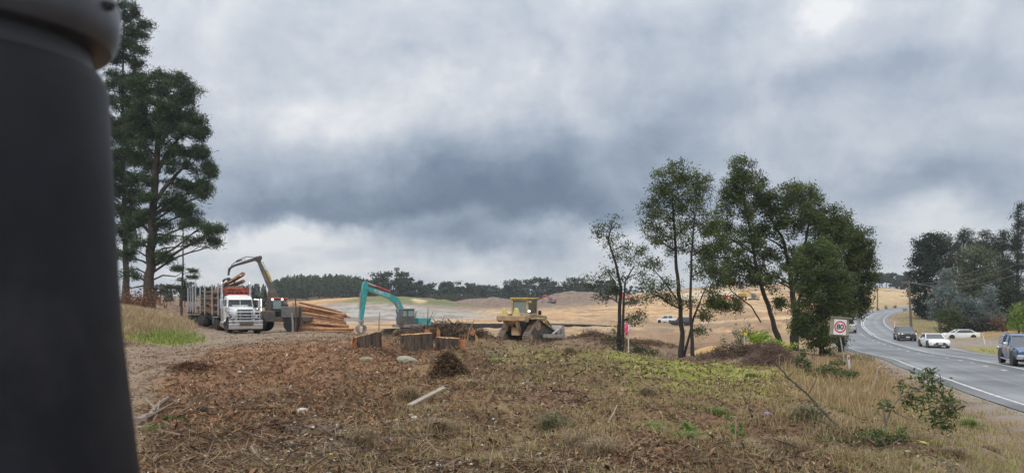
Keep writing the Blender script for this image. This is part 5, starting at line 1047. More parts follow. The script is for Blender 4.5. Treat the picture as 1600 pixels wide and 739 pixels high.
# log pile far right of the dozer, too far to pick apart
b = MB()
for k in range(60):
    u = random.uniform(857, 915); d = 322 + random.uniform(-3, 3); q = at(u, 489 - random.uniform(0, 7) * (1 - abs(u - 890) / 45), d); b.cyl(q + Vector((0, -2, 0)), q + Vector((random.uniform(-.5, .5), 2, 0)), random.uniform(.28, .45), 7)
tag(b.build('log_pile', m_logpale, None), 'low distant pile of golden logs on the tan bench beyond the bulldozer', 'log pile', kind='stuff')

# ------------------------------------------------------------------ excavator
def excavator(name, loc, yaw_, label, m_body, boomP, stick_top, stick_bot, scale=1.0, grapple=True, group=None, text=None):
    E = empty(name, loc, yaw_, label, 'excavator', group); E.scale = (scale,) * 3
    for s in (-1, 1):
        b = MB(); pts = [(-1.5 + .42 * math.cos(q), .44 + .40 * math.sin(q)) for q in [R(90 + 30 * i) for i in range(7)]] + [(1.7 + .42 * math.cos(q), .44 + .40 * math.sin(q)) for q in [R(-90 + 30 * i) for i in range(7)]]
        b.prism(pts, s * 1.35 - .22, s * 1.35 + .22); tr = b.build('track_frame', m_steel, E)
        if scale == 1.0:
            sh = MB(); sh.box((0, 0, 0), (.17, .56, .05)); so_ = sh.build('track_shoe', m_mud, tr); me = so_.data; loop = []
            N_ = 20
            for i in range(N_): loop.append((-1.7 + 3.4 * i / N_, .88, 0)); 
            for i in range(5): q = R(90 - 36 * i - 10); loop.append((1.7 + .46 * math.cos(q), .44 + .44 * math.sin(q), R(90) - q))
            for i in range(N_): loop.append((1.7 - 3.4 * i / N_, 0.01, R(180)))
            for i in range(5): q = R(270 - 36 * i - 10); loop.append((-1.7 + .46 * math.cos(q), .44 + .44 * math.sin(q), R(90) - q))
            for i, (x, z, a) in enumerate(loop):
                o = so_ if i == 0 else so_.copy()
                if i: COL.objects.link(o); o.parent = tr
                o.location = (x, s * 1.35, z); o.rotation_euler = (0, a, 0)
    b = MB(); b.lathe([(.6, 0), (.6, .2)], (0, 0, .85), 'Z', 20); b.build('slew_ring', m_black, E)
    b = MB(); b.prism([(.95, 1.05), (.95, 1.35), (-1.2, 1.40), (-2.2, 1.35), (-2.2, 1.05)], -1.25, 1.25); b.build('deck', m_grey, E, .03)
    b = MB(); b.loft([[(-.9, -1.25, 1.38), (-2.5, -1.25, 1.2), (-2.7, -.6, 1.2), (-2.7, .6, 1.2), (-2.5, 1.25, 1.2), (-.9, 1.25, 1.38)], [(-.9, -1.2, 2.05), (-2.35, -1.2, 2.0), (-2.55, -.6, 2.02), (-2.55, .6, 2.02), (-2.35, 1.2, 2.0), (-.9, 1.2, 2.05)]]); b.build('engine_housing', m_body, E, .08)
    b = MB(); b.loft([[(1.30, .28, 1.35), (1.30, 1.24, 1.35), (-.35, 1.24, 1.35), (-.35, .28, 1.35)], [(1.38, .28, 2.0), (1.38, 1.24, 2.0), (-.38, 1.24, 2.0), (-.38, .28, 2.0)], [(1.05, .32, 2.95), (1.05, 1.18, 2.95), (-.35, 1.18, 2.95), (-.35, .32, 2.95)]]); cabo = b.build('cab', mat('dark_cab_paint', (.085, .09, .09), .5, 0, .2, 3, dirt=(.2, .17, .13), dirt_amt=.3), E, .04)
    gl = mat('pale_cab_glass', (.22, .33, .32), .08, 0, .15, 1, spec=.9)
    for pts in ([(.62, 2.02), (1.18, 2.02), (.98, 2.78), (.62, 2.78)], [(-.22, 2.02), (.42, 2.02), (.42, 2.78), (-.22, 2.78)]):
        b = MB(); b.prism(pts, 1.19, 1.225, 'xz'); b.build('cab_window', gl, E)
    b = MB(); b.box((1.235, .76, 2.45), (.03, .72, .85), (0, R(-19), 0)); b.build('windscreen', m_glass, E)
    b = MB(); b.box((.35, .75, 2.99), (1.5, 1.0, .07)); b.build('cab_roof', m_grey, E, .02)
    b = MB()
    for q in ((-.5, 1.2), (-1.5, 1.2), (-2.3, 1.1)): b.tube([(q[0], q[1], 2.0), (q[0], q[1], 2.5)], .02, 5)
    b.tube([(-.5, 1.2, 2.5), (-1.5, 1.2, 2.5), (-2.3, 1.1, 2.5), (-2.3, -1.1, 2.5)], .02, 5); b.tube([(-.5, 1.2, 2.27), (-1.5, 1.2, 2.27), (-2.3, 1.1, 2.27)], .015, 5); b.build('handrail', m_grey, E)
    b = MB(); b.tube([(-1.6, -.6, 2.0), (-1.6, -.6, 2.55), (-1.7, -.6, 2.65)], .06, 8); b.build('exhaust', m_black, E)
    # boom in the plane y=0
    b = MB(); n = len(boomP)
    up_ = [(p[0], p[1] + p[2]) for p in boomP]; lo_ = [(p[0], p[1] - p[2]) for p in boomP]
    # offset along the local normal
    U = []; D_ = []
    for i, (x, z, t) in enumerate(boomP):
        a = Vector((boomP[max(i - 1, 0)][0], boomP[max(i - 1, 0)][1])); c = Vector((boomP[min(i + 1, n - 1)][0], boomP[min(i + 1, n - 1)][1])); dr = (c - a).normalized(); nn = Vector((-dr.y, dr.x)); U.append((x + nn.x * t, z + nn.y * t)); D_.append((x - nn.x * t, z - nn.y * t))
    b.loft([[(U[i][0], -.2, U[i][1]), (U[i][0], .2, U[i][1]), (D_[i][0], .2, D_[i][1]), (D_[i][0], -.2, D_[i][1])] for i in range(n)]); bo = b.build('boom', m_body, E, .02)
    if text:
        tcv = bpy.data.curves.new('lettering', 'FONT'); tcv.body = text; tcv.size = .42; tcv.extrude = .002; tcv.align_x = 'CENTER'; tcv.align_y = 'CENTER'; to = bpy.data.objects.new('tmp', tcv); COL.objects.link(to); dg = bpy.context.evaluated_depsgraph_get(); me = bpy.data.meshes.new_from_object(to.evaluated_get(dg)); bpy.data.objects.remove(to)
        p = Vector((boomP[3][0], 0, boomP[3][1])).lerp(Vector((boomP[4][0], 0, boomP[4][1])), .45); dr = Vector((boomP[4][0] - boomP[3][0], 0, boomP[4][1] - boomP[3][1])).normalized()
        me.materials.clear(); me.materials.append(m_white); lt = bpy.data.objects.new('lettering', me); COL.objects.link(lt); lt.parent = bo
        # readable from the +y side: text x axis runs towards -x
        xa = -dr; ya = Vector((-dr.z, 0, dr.x)); ya = ya if ya.z > 0 else -ya; za = xa.cross(ya)
        lt.matrix_local = Matrix.Translation(p + Vector((0, .206 if za.y > 0 else -.206, 0))) @ Matrix((xa, ya, za)).transposed().to_4x4()
    st, sb = Vector(stick_top), Vector(stick_bot)
    b = MB(); ax = (sb - st).normalized(); nn = Vector((-ax.z, 0, ax.x)); b.loft([[st + nn * w * i - ax * o_ + Vector((0, j * .15, 0)) for i, j in ((-1, -1), (1, -1), (1, 1), (-1, 1))] for w, o_ in ((.16, .75), (.30, .35), (.33, 0))] + [[st.lerp(sb, t) + nn * w * i + Vector((0, j * .14, 0)) for i, j in ((-1, -1), (1, -1), (1, 1), (-1, 1))] for t, w in ((.2, .30), (1, .15))]); b.build('stick', m_body, E, .02)
    e0 = Vector((boomP[0][0] + .35, 0, boomP[0][1] - .25)); mid = Vector((boomP[2][0], 0, boomP[2][1]))
    for s in (-1, 1): cylinder_ram(e0 + Vector((0, s * .3, 0)), mid + Vector((0, s * .3, 0)), .09, m_body, E)
    m3 = Vector((boomP[3][0] - .2, 0, boomP[3][1] + .42)); cylinder_ram(m3, st - ax * .7 + nn * .0, .10, m_red, E)
    cylinder_ram(st.lerp(sb, .12) + nn * .42 * (1 if nn.x > 0 else -1), st.lerp(sb, .9) + nn * .30 * (1 if nn.x > 0 else -1), .08, m_grey, E)
    # grapple / bucket
    g_ = Vector(sb); b = MB(); b.box((g_.x, 0, g_.z - .05), (.42, .45, .36)); b.tube([(g_.x, 0, g_.z - .2), (g_.x, 0, g_.z - .5)], .16, 10); hd = b.build('grapple_head', m_grey, E, .03)
    for s in (-1, 1):
        b = MB(); pts = [(g_.x + s * .12, g_.z - .35), (g_.x + s * .42, g_.z - .55), (g_.x + s * .40, g_.z - .95), (g_.x + s * .10, g_.z - 1.3)]
        for yy in (-.28, 0, .28):
            b.loft([[(x - .07, yy - .06, z), (x + .07, yy - .06, z), (x + .07, yy + .06, z), (x - .07, yy + .06, z)] for x, z in pts])
        b.build('grapple_jaw', m_grey, E, .01)
    return E
ep = gp(634, 88)
BP = [(.30, 1.9, .18), (.55, 2.9, .25), (1.2, 3.85, .33), (2.1, 4.35, .29), (4.0, 4.92, .21), (4.75, 5.15, .14)]
fw = Vector((-3.7, -2.9)).normalized()
EX = excavator('excavator', (ep.x, ep.y, -0.42), math.atan2(fw.y, fw.x), 'teal excavator with dark cab, its grey grapple resting right of the log stack', m_teal, BP, (4.85, 0, 5.05), (5.25, 0, 1.75), text='KOBELCO')
EX.location.z = at(0, 526.5, ep.y).z

# ------------------------------------------------------------------ bulldozer
dp = gp(824, 73.5); th = R(33); DZ = empty('bulldozer', dp, R(90) - th, 'dusty yellow bulldozer seen from behind with rear ripper beam, wide tracks and front blade', 'bulldozer'); DZ.scale = (1.06, 1.06, 1.02)
def track(side):
    c = [(-1.75, .46, .42), (1.95, .46, .42), (-.55, 1.50, .46)]     # rear idler, front idler, high sprocket
    # loop round three circles (clockwise seen from +y ... order: bottom run, front, sprocket, rear)
    pts = []
    def arc_(cx, cz, r, a0, a1, n): return [(cx + r * math.cos(R(a0 + (a1 - a0) * i / n)), cz + r * math.sin(R(a0 + (a1 - a0) * i / n))) for i in range(n + 1)]
    front_top = math.degrees(math.atan2(1.95 + .55, 1.50 - .46)); fa = 90 - math.degrees(math.atan2(1.04, 2.5)) + 2 * 0
    s_ang = math.degrees(math.atan2(1.04, 1.2)); 
    pts += arc_(1.95, .46, .42, -90, 67, 6) + arc_(-.55, 1.5, .46, 67, 139, 4) + arc_(-1.75, .46, .42, 139, 270, 6)
    P = [Vector((x, z)) for x, z in pts] + [Vector(pts[0])]
    L_ = [0]
    for i in range(1, len(P)): L_.append(L_[-1] + (P[i] - P[i - 1]).length)
    N_ = 46; shoe = None; y = side * 1.22
    tf = MB(); tf.prism([(x * .93 + .0, z * .9 + .05) for x, z in pts], y - .14, y + .14); fr = tf.build('track_frame', m_steel, DZ)
    for (cx, cz, r) in c:
        q = MB(); q.lathe([(r * .93, -.16), (r * .93, .16)], (cx, y, cz), 'Y', 18); q.lathe([(r * .45, .16), (r * .35, .22)], (cx, y, cz), 'Y', 12); q.lathe([(r * .35, -.22), (r * .45, -.16)], (cx, y, cz), 'Y', 12); q.build('idler_wheel' if cz < 1 else 'sprocket', m_dusty, fr, smooth=False)
    for k in range(4):
        q = MB(); q.lathe([(.15, -.2), (.15, .2)], (-1.0 + k * .7, y, .22), 'Y', 12); q.build('track_roller', m_mud, fr)
    for k in range(N_):
        s_ = L_[-1] * k / N_; i = max(j for j in range(len(L_)) if L_[j] <= s_); i = min(i, len(P) - 2); t = (s_ - L_[i]) / max(L_[i + 1] - L_[i], 1e-6); p = P[i].lerp(P[i + 1], t); dr = (P[i + 1] - P[i]).normalized()
        if shoe is None:
            q = MB(); q.box((0, 0, .03), (.19, .66, .035)); q.box((.06, 0, .075), (.03, .66, .07)); shoe = q.build('track_shoe', m_mud, fr); o = shoe
        else: o = shoe.copy(); COL.objects.link(o); o.parent = fr
        o.location = (p.x, y, p.y); o.rotation_euler = (0, -math.atan2(dr.y, dr.x) + math.pi, 0)
for s in (-1, 1): track(s)
b = MB(); b.loft([[(-1.5, -.75, .75), (2.1, -.70, .75), (2.1, .70, .75), (-1.5, .75, .75)], [(-1.6, -.8, 1.5), (2.2, -.62, 1.5), (2.2, .62, 1.5), (-1.6, .8, 1.5)], [(-1.5, -.85, 2.05), (.3, -.8, 2.1), (.3, .8, 2.1), (-1.5, .85, 2.05)]]); b.build('main_case', m_black, DZ, .04)
b = MB(); b.loft([[(.25, -.62, 1.4), (.25, .62, 1.4), (.25, .62, 2.45), (.25, -.62, 2.45)], [(2.25, -.6, 1.3), (2.25, .6, 1.3), (2.25, .55, 2.25), (2.25, -.55, 2.25)]]); hood = b.build('engine_hood', m_dozer, DZ, .06)
b = MB(); b.tube([(1.3, .25, 2.3), (1.3, .25, 2.95)], .07, 8); b.build('exhaust', m_black, DZ, smooth=True); b = MB(); b.lathe([(.14, 0), (.14, .35), (.08, .4)], (1.5, -.3, 2.35), 'Z', 12); b.build('pre_cleaner', m_black, DZ)
for s in (-1, 1):
    b = MB(); b.box((-.55, s * 1.05, 2.07), (2.0, .85, .10)); b.box((-1.25, s * 1.0, 2.28), (1.1, .62, .42)); b.build('fender', m_dozer, DZ, .04)
b = MB(); b.box((-.6, 0, 2.3), (1.6, 1.2, .5)); b.build('cab_base', m_dusty, DZ, .03)
cz0, cz1 = 2.45, 3.72
for (x, y) in ((-1.15, .72), (-1.15, -.72), (.35, .66), (.35, -.66)):
    b = MB(); b.box((x, y, (cz0 + cz1) / 2), (.15, .15, cz1 - cz0)); b.build('cab_post', m_dozer, DZ, .02)
b = MB(); b.box((-.4, 0, cz1 + .07), (1.85, 1.72, .14)); ro = b.build('cab_roof', m_yel, DZ, .04)
b = MB(); b.box((-1.18, 0, cz1 - .06), (.10, 1.44, .12)); b.build('roof_beam', m_yel, DZ, .01)
b = MB(); b.box((-1.12, 0, 3.1), (.03, 1.26, 1.1)); b.build('rear_window', mat('see_through_cab_glass', (.20, .25, .25), .06, 0, .1, 1, spec=.9), DZ)
for s in (-1, 1): b = MB(); b.box((-.4, s * .68, 3.1), (1.3, .03, 1.1)); b.build('side_window', m_glass, DZ)
b = MB(); b.box((-.5, 0, 2.75), (.5, .5, .5)); b.box((-.75, 0, 3.1), (.12, .46, .6)); b.build('seat', m_black, DZ, .05)
for (y, z) in ((-.95, 3.50), (.95, 3.5)):
    b = MB(); b.box((-1.1, y, z), (.16, .22, .18)); b.build('roof_lamp', m_dozer, DZ, .02)
b = MB(); b.lathe([(.10, 0), (.10, -.05), (.05, -.07)], (-1.28, -.98, 2.72), 'X', 12); b.build('work_lamp', m_lamp, DZ)
b = MB(); b.lathe([(.07, 0), (.07, -.05)], (-2.08, .10, 1.98), 'X', 12); b.build('tail_lamp', m_redlamp, DZ)
b = MB(); b.box((.6, -1.18, 1.72), (.12, .12, .14)); b.build('side_lamp', m_amber, DZ)
# ripper
b = MB(); b.box((-2.35, .05, 2.12), (.34, 2.75, .42)); b.box((-2.1, 1.35, 2.05), (.5, .12, .5)); b.box((-2.1, -1.25, 2.05), (.5, .12, .5)); b.build('ripper_beam', m_dusty, DZ, .04)
for y in (.78, -.42):
    b = MB(); b.loft([[(-2.5, y - .32, 2.3), (-2.2, y - .32, 2.3), (-2.2, y + .32, 2.3), (-2.5, y + .32, 2.3)], [(-2.45, y - .12, 3.0), (-2.25, y - .12, 3.0), (-2.25, y + .12, 3.0), (-2.45, y + .12, 3.0)]]); b.build('ripper_bracket', mat('pale_yellow_paint', (.62, .52, .20), .6, 0, .15, 3, dirt=(.4, .3, .18), dirt_amt=.3), DZ, .03)
    b = MB(); b.prism([(-2.45, 2.0), (-2.1, 2.0), (-1.75, 1.1), (-1.9, 1.0), (-2.3, 1.5)], y - .08, y + .08); b.build('ripper_link', m_dozer, DZ, .02)
for y in (.35, -.30): cylinder_ram((-2.2, y, 2.0), (-1.5, y, 1.1), .09, m_dusty, DZ)
b = MB(); b.lathe([(.36, 0), (.36, -.22), (.2, -.28)], (-1.75, .32, 1.9), 'X', 16); b.build('winch_drum', m_dusty, DZ, smooth=True)
b = MB(); b.box((-1.7, 0, 1.0), (.3, .8, .7)); b.build('drawbar_box', m_dusty, DZ, .04)
# push arms and blade
for s in (-1, 1):
    b = MB(); b.loft([[(-.1, s * 1.62 - .1, .42), (-.1, s * 1.62 + .1, .42), (-.1, s * 1.62 + .1, .74), (-.1, s * 1.62 - .1, .74)], [(3.0, s * 1.62 - .1, .3), (3.0, s * 1.62 + .1, .3), (3.0, s * 1.62 + .1, .62), (3.0, s * 1.62 - .1, .62)]]); b.build('push_arm', m_worn, DZ, .03)
    cylinder_ram((1.9, s * .75, 1.9), (2.95, s * .9, .95), .09, m_dozer, DZ); b = MB(); b.tube([(1.3, s * 1.65, .7), (2.95, s * 1.5, 1.2)], .09, 8); b.build('tilt_brace', m_worn, DZ, smooth=True)
b = MB(); prof = [(3.35, .03), (3.12, .25), (3.02, .6), (3.04, 1.0), (3.22, 1.42), (3.27, 1.40), (3.12, 1.0), (3.1, .6), (3.2, .28), (3.42, .03)]
b.prism([(x, z) for x, z in prof], -1.62, 1.62); bl = b.build('blade', m_worn, DZ, .01)
for s in (-1, 1):
    b = MB(); b.prism([(2.95, .03), (3.5, .03), (3.4, .8), (3.28, 1.42), (2.95, 1.42)], s * 1.62, s * 1.67); b.build('blade_end_plate', m_worn, bl)
for k in range(6):
    b = MB(); b.tube([(1.0 + k * .22, -.64, 2.3), (1.0 + k * .22, -.66, 1.6)], .018, 5); b.build('radiator_guard_bar', m_dozer, hood)

# ------------------------------------------------------------------ distant earthmoving machines
def dump_truck(name, loc, yw, label, m, group=None):
    D = empty(name, loc, yw, label, 'dump truck', group)
    b = MB(); b.box((0, 0, .9), (8.2, 1.0, .4)); b.build('chassis', m_steel, D)
    b = MB(); b.loft([[(-4.0, -1.3, 1.5), (1.2, -1.3, 1.3), (1.2, 1.3, 1.3), (-4.0, 1.3, 1.5)], [(-4.4, -1.5, 2.6), (1.5, -1.5, 2.9), (1.5, 1.5, 2.9), (-4.4, 1.5, 2.6)]]); b.build('dump_body', m, D, .04)
    b = MB(); b.box((2.6, 0, 2.2), (1.5, 1.7, 1.7)); b.build('cab', m, D, .08); b = MB(); b.box((3.37, 0, 2.55), (.05, 1.5, .8)); b.build('windscreen', m_glass, D)
    b = MB(); b.box((3.9, 0, 1.5), (1.3, 1.6, .7)); b.build('bonnet', m, D, .08)
    for x in (-3.0, -1.2, 3.0):
        for s in (-1, 1): wheel(D, x, s * 1.2, .75, .55, s, m)
    return D
def aim(u, v, d, dz=0): p = at(u, v, d); p.z = g1(p.x, p.y) + dz; return p
BPF = [(.30, 1.35, .20), (.55, 2.05, .30), (1.15, 2.85, .42), (2.4, 3.6, .36), (4.0, 4.0, .26), (4.9, 3.9, .16)]
excavator('excavator', aim(988, 489, 300), R(200), 'distant orange excavator working on the tan bench behind the thin wattle', m_orange, BPF, (4.9, 0, 3.8), (5.6, 0, 1.4), .8)
excavator('excavator', aim(1152, 487, 260), R(160), 'distant orange excavator low on the far slope seen between the wattle trunks', m_orange, BPF, (4.9, 0, 3.8), (5.6, 0, 1.4), .8)
excavator('excavator', aim(1178, 474, 300), R(190), 'distant yellow excavator highest on the far tan slope', m_yel, BPF, (4.9, 0, 3.8), (5.6, 0, 1.4), .8)
excavator('excavator', aim(862, 487, 330), R(150), 'distant red excavator on the bench just above the bulldozer blade', m_red, BPF, (4.9, 0, 3.8), (5.6, 0, 1.4), .75)
dump_truck('dump_truck', aim(1115, 500, 225), R(96), 'distant yellow dump truck on the haul track between the wattle trunks', m_yel)
dump_truck('dump_truck', aim(1160, 478, 300), R(75), 'distant yellow dump truck beside the excavators on the far slope', m_yel)

# ------------------------------------------------------------------ cars
def car(name, loc, yw, label, cat, paint, L_=4.5, Wd=1.8, H=1.45, belt=.92, hoodz=.85, wb=2.65, r=.32, sect=None, roof=None, lights=False, ute=False, group=None, rimm=None, rear_first=False, trunkz=None, clear=.2, grille_m=None):
    A = empty(name, loc, yw, label, cat, group); hl = L_ / 2; w = Wd / 2; tz = trunkz or belt + .02
    def rg(x, k, z0, z1, kt=.93, dome=.03):
        return [(x, -w * k * .93, z0), (x, -w * k, z0 + (z1 - z0) * .35), (x, -w * k * .985, z0 + (z1 - z0) * .8), (x, -w * k * kt, z1), (x, -w * k * .5, z1 + dome), (x, w * k * .5, z1 + dome), (x, w * k * kt, z1), (x, w * k * .985, z0 + (z1 - z0) * .8), (x, w * k, z0 + (z1 - z0) * .35), (x, w * k * .93, z0)]
    fx = hl; cx = sect['ws0']           # windscreen base
    rx = sect['rs0']                    # rear glass base
    b = MB(); b.loft([rg(-hl, .84, clear + .12, tz - .12), rg(-hl + .08, .93, clear + .02, tz - .03), rg(-hl + .45, .99, clear, tz), rg(rx, 1, clear, tz), rg((rx + cx) / 2, 1, clear, belt), rg(cx, 1, clear, belt), rg(cx + .1, 1, clear, belt - .01), rg((cx + hl) / 2, .99, clear, (belt + hoodz) / 2 + .02), rg(hl - .3, .95, clear, hoodz - .04), rg(hl - .08, .88, clear + .03, hoodz - .14), rg(hl, .78, clear + .1, hoodz - .28)]); body = b.build('body', paint, A, .015, smooth=True)
    # greenhouse
    def gr(x, z, k): return [(x, -w * k, z), (x, w * k, z)]
    g = MB(); z1 = H - .05; kr = .74; kb = .90; x1, x2 = sect['ws1'], sect['rs1']
    g.loft([[(cx, -w * kb, belt), (cx, w * kb, belt), (rx, w * kb, belt), (rx, -w * kb, belt)], [(x1, -w * kr, z1), (x1, w * kr, z1), (x2, w * kr, z1), (x2, -w * kr, z1)]]); g.build('windows', m_glass, A)
    g = MB(); g.loft([[(x1 + .05, -w * kr * 1.02, z1 - .01), (x1 + .05, w * kr * 1.02, z1 - .01), (x2 - .05, w * kr * 1.02, z1 - .01), (x2 - .05, -w * kr * 1.02, z1 - .01)], [(x1 - .12, -w * kr * .93, H), (x1 - .12, w * kr * .93, H), (x2 + .12, w * kr * .93, H), (x2 + .12, -w * kr * .93, H)]]); g.build('roof', paint, A, .02, smooth=True)
    for s in (-1, 1):
        for (xa, xb, q) in ((cx, x1, .045), (rx, x2, .06)):
            g = MB(); g.tube([(xa, s * w * kb * 1.005, belt - .02), (xb, s * w * kr * 1.01, z1)], q, 6); g.build('pillar', paint, A, smooth=True)
        for pz in sect.get('bp', []):
            g = MB(); g.tube([(pz, s * w * kb * 1.0, belt), (pz - .03, s * w * kr * 1.01, z1)], .04, 5); g.build('pillar', m_black, A)
        g = MB(); g.box((cx - .25, s * (w + .08), belt + .06), (.12, .2, .14)); g.build('mirror', paint, A, .02)
        for x in (wb / 2 + .0, -wb / 2):
            g = MB(); g.lathe([(r * 1.18, -.04), (r * 1.18, .02)], (x, s * (w - .012), r * 1.02), 'Y', 20); g.build('wheel_arch', m_black, A); wheel(A, x, s * (w - .10), r, .22, s, rimm or m_alu, rr=.66)
        g = MB(); g.loft([[(hl - .02, s * w * .42, hoodz - .30), (hl - .02, s * w * .42, hoodz - .18), (hl - .30, s * w * .93, hoodz - .10), (hl - .26, s * w * .95, hoodz - .26)], [(hl - .10, s * w * .40, hoodz - .30), (hl - .12, s * w * .40, hoodz - .18), (hl - .5, s * w * .9, hoodz - .10), (hl - .5, s * w * .9, hoodz - .26)]]); g.build('headlight', m_lamp if lights else m_lampoff, A, .01)
        g = MB(); g.box((-hl + .06, s * w * .72, tz - .22), (.12, w * .4, .16)); g.build('tail_light', m_red, A, .02)
        for xx in (cx - 1.05,):
            g = MB(); g.box((xx, s * (w + .003), belt - .14), (.16, .03, .03)); g.build('door_handle', paint, A)
    g = MB(); g.box((hl - .02, 0, hoodz - .34), (.06, w * .95, .16)); g.build('grille', grille_m or m_black, A, .02)
    g = MB(); g.box((hl - .03, 0, clear + .14), (.10, w * 1.3, .12)); g.build('air_intake', m_black, A, .02)
    g = MB(); g.box((hl + .02, 0, clear + .22), (.02, .38, .12)); g.build('number_plate', m_plate, A); g = MB(); g.box((-hl - .005, 0, tz - .36), (.02, .38, .12)); g.build('number_plate', m_plate, A)
    return A
P_black = mat('black_car_paint', (.02, .022, .026), .2, 0, .05, 2, coat=1); P_white = mat('white_car_paint', (.80, .80, .79), .25, 0, .04, 2, coat=.8); P_silver = mat('silver_beige_paint', (.50, .49, .45), .3, .3, .06, 2, coat=.6); P_blue = mat('dark_blue_car_paint', (.065, .13, .24), .25, .35, .06, 2, coat=.9, dirt=(.12, .12, .13), dirt_amt=.1)
def road_pose(d, off, back=False):
    i = int(np.argmin(np.abs(RD[:, 1] - d))); p = road_at(i, off); h = math.atan2(RT[i, 1], RT[i, 0]) + (0 if back else math.pi); return (p[0], p[1], p[2] + .003), h
sedan = dict(ws0=.85, ws1=.15, rs0=-1.65, rs1=-1.05, bp=[-.45])
l, h = road_pose(92.5, 2.2); car('parked_car', l, h, 'small black hatchback coming round the bend with headlights on', 'car', P_black, 4.3, 1.85, 1.5, .95, .95, 2.6, .33, dict(ws0=.85, ws1=.2, rs0=-1.95, rs1=-1.55, bp=[-.4]), lights=True).name = 'black_car'
l, h = road_pose(79, 2.5); car('sports_car', l, h + R(4), 'low white sports coupe on the road in front of the white sedan', 'car', P_white, 4.4, 1.85, 1.28, .80, .78, 2.6, .32, dict(ws0=.55, ws1=-.1, rs0=-1.7, rs1=-1.0, bp=[-.6]), lights=True)
q = gp(1500, 119); car('sedan', (q.x, q.y, q.z + .02), R(180 - 6), 'long white sedan standing side on on the gravel beside the road', 'car', P_white, 4.95, 1.85, 1.46, .95, .93, 2.9, .34, dict(ws0=1.15, ws1=.35, rs0=-1.95, rs1=-1.1, bp=[-.35]), trunkz=1.02)
l, h = road_pose(112, -2.6, True); SU = car('pickup_truck', l, h, 'silver beige pickup driving away behind the speed sign', 'pickup', P_silver, 4.9, 1.8, 1.65, 1.1, 1.05, 3.0, .36, dict(ws0=1.0, ws1=.35, rs0=-.85, rs1=-.7, bp=[-.1]), trunkz=1.12, clear=.35)
# the blue ute, closest vehicle
l, h = road_pose(48.6, 1.15)
U = empty('pickup_truck', l, h, 'dark blue crew cab pickup with canopy and chrome grille at the right edge', 'pickup'); w = .93; cl = .42
def rg(x, k, z0, z1, dome=.03): return [(x, -w * k * .95, z0), (x, -w * k, z0 + (z1 - z0) * .4), (x, -w * k * .985, z0 + (z1 - z0) * .8), (x, -w * k * .94, z1), (x, -w * k * .5, z1 + dome), (x, w * k * .5, z1 + dome), (x, w * k * .94, z1), (x, w * k * .985, z0 + (z1 - z0) * .8), (x, w * k, z0 + (z1 - z0) * .4), (x, w * k * .95, z0)]
b = MB(); b.loft([rg(-2.65, .97, cl + .15, 1.12), rg(-2.6, 1, cl + .05, 1.16), rg(-1.2, 1, cl, 1.16), rg(0, 1, cl, 1.16), rg(1.0, 1, cl, 1.16), rg(1.15, 1, cl, 1.15), rg(1.9, .99, cl, 1.12, .05), rg(2.4, .94, cl + .05, 1.04, .04), rg(2.58, .88, cl + .1, .92)]); b.build('body', P_blue, U, .02, smooth=True)
b = MB(); b.loft([[(1.12, -.84, 1.16), (1.12, .84, 1.16), (-1.05, .85, 1.16), (-1.05, -.85, 1.16)], [(.32, -.70, 1.72), (.32, .70, 1.72), (-.95, .70, 1.74), (-.95, -.70, 1.74)]]); b.build('windows', m_glass, U)
b = MB(); b.loft([[(.40, -.715, 1.71), (.40, .715, 1.71), (-1.0, .715, 1.73), (-1.0, -.715, 1.73)], [(.22, -.66, 1.79), (.22, .66, 1.79), (-.95, .66, 1.81), (-.95, -.66, 1.81)]]); b.build('roof', P_blue, U, .02, smooth=True)
b = MB(); b.loft([[(-1.08, -.88, 1.17), (-1.08, .88, 1.17), (-2.62, .88, 1.15), (-2.62, -.88, 1.15)], [(-1.08, -.72, 1.80), (-1.08, .72, 1.80), (-2.5, .70, 1.78), (-2.5, -.70, 1.78)]]); cp_ = b.build('canopy', P_blue, U, .05, smooth=True)
for s in (-1, 1):
    b = MB(); b.loft([[(-1.25, s * .868, 1.24), (-2.45, s * .868, 1.24), (-2.38, s * .765, 1.66), (-1.25, s * .765, 1.66)], [(-1.25, s * .88, 1.24), (-2.45, s * .88, 1.24), (-2.38, s * .78, 1.66), (-1.25, s * .78, 1.66)]]); b.build('canopy_window', m_glass, cp_)
    for xa, xb in ((1.12, .34), (.1, .02), (-1.03, -.96)):
        b = MB(); b.tube([(xa, s * .855, 1.14), (xb, s * .71, 1.73)], .045, 6); b.build('pillar', P_blue, U, smooth=True)
    b = MB(); b.box((.72, s * 1.07, 1.25), (.16, .24, .20)); b.build('mirror', m_chrome, U, .03)
    for xx in (.15, -.85):
        b = MB(); b.box((xx, s * .937, .8), (.18, .03, .04)); b.build('door_handle', m_chrome, U)
    for xx in (1.0, .02, -1.02):
        b = MB(); b.box((xx, s * .93, .82), (.012, .012, .62)); b.build('door_seam', m_black, U)
    for x in (1.62, -1.55):
        b = MB(); b.lathe([(.46, -.05), (.46, .015)], (x, s * .915, .47), 'Y', 22); b.build('wheel_arch', m_black, U); wheel(U, x, s * .80, .39, .26, s, m_alu, rr=.62)
    b = MB(); b.loft([[(2.56, s * .45, .80), (2.56, s * .45, .96), (2.36, s * .86, .98), (2.42, s * .86, .80)], [(2.4, s * .45, .80), (2.4, s * .45, .98), (2.1, s * .88, 1.0), (2.1, s * .88, .82)]]); b.build('headlight', m_lampoff, U, .01)
    b = MB(); b.box((2.6, s * .62, .58), (.05, .2, .12)); b.build('fog_lamp', m_black, U, .02)
    b = MB(); b.box((.0, s * .93, .36), (2.2, .2, .06)); b.build('side_step', m_alu, U, .02)
b = MB(); b.box((2.58, 0, .86), (.06, .84, .26)); gg = b.build('grille', m_black, U, .03)
for z in (.78, .86, .94):
    b = MB(); b.box((2.62, 0, z), (.03, .80, .03)); b.build('grille_bar', m_chrome, gg, .005)
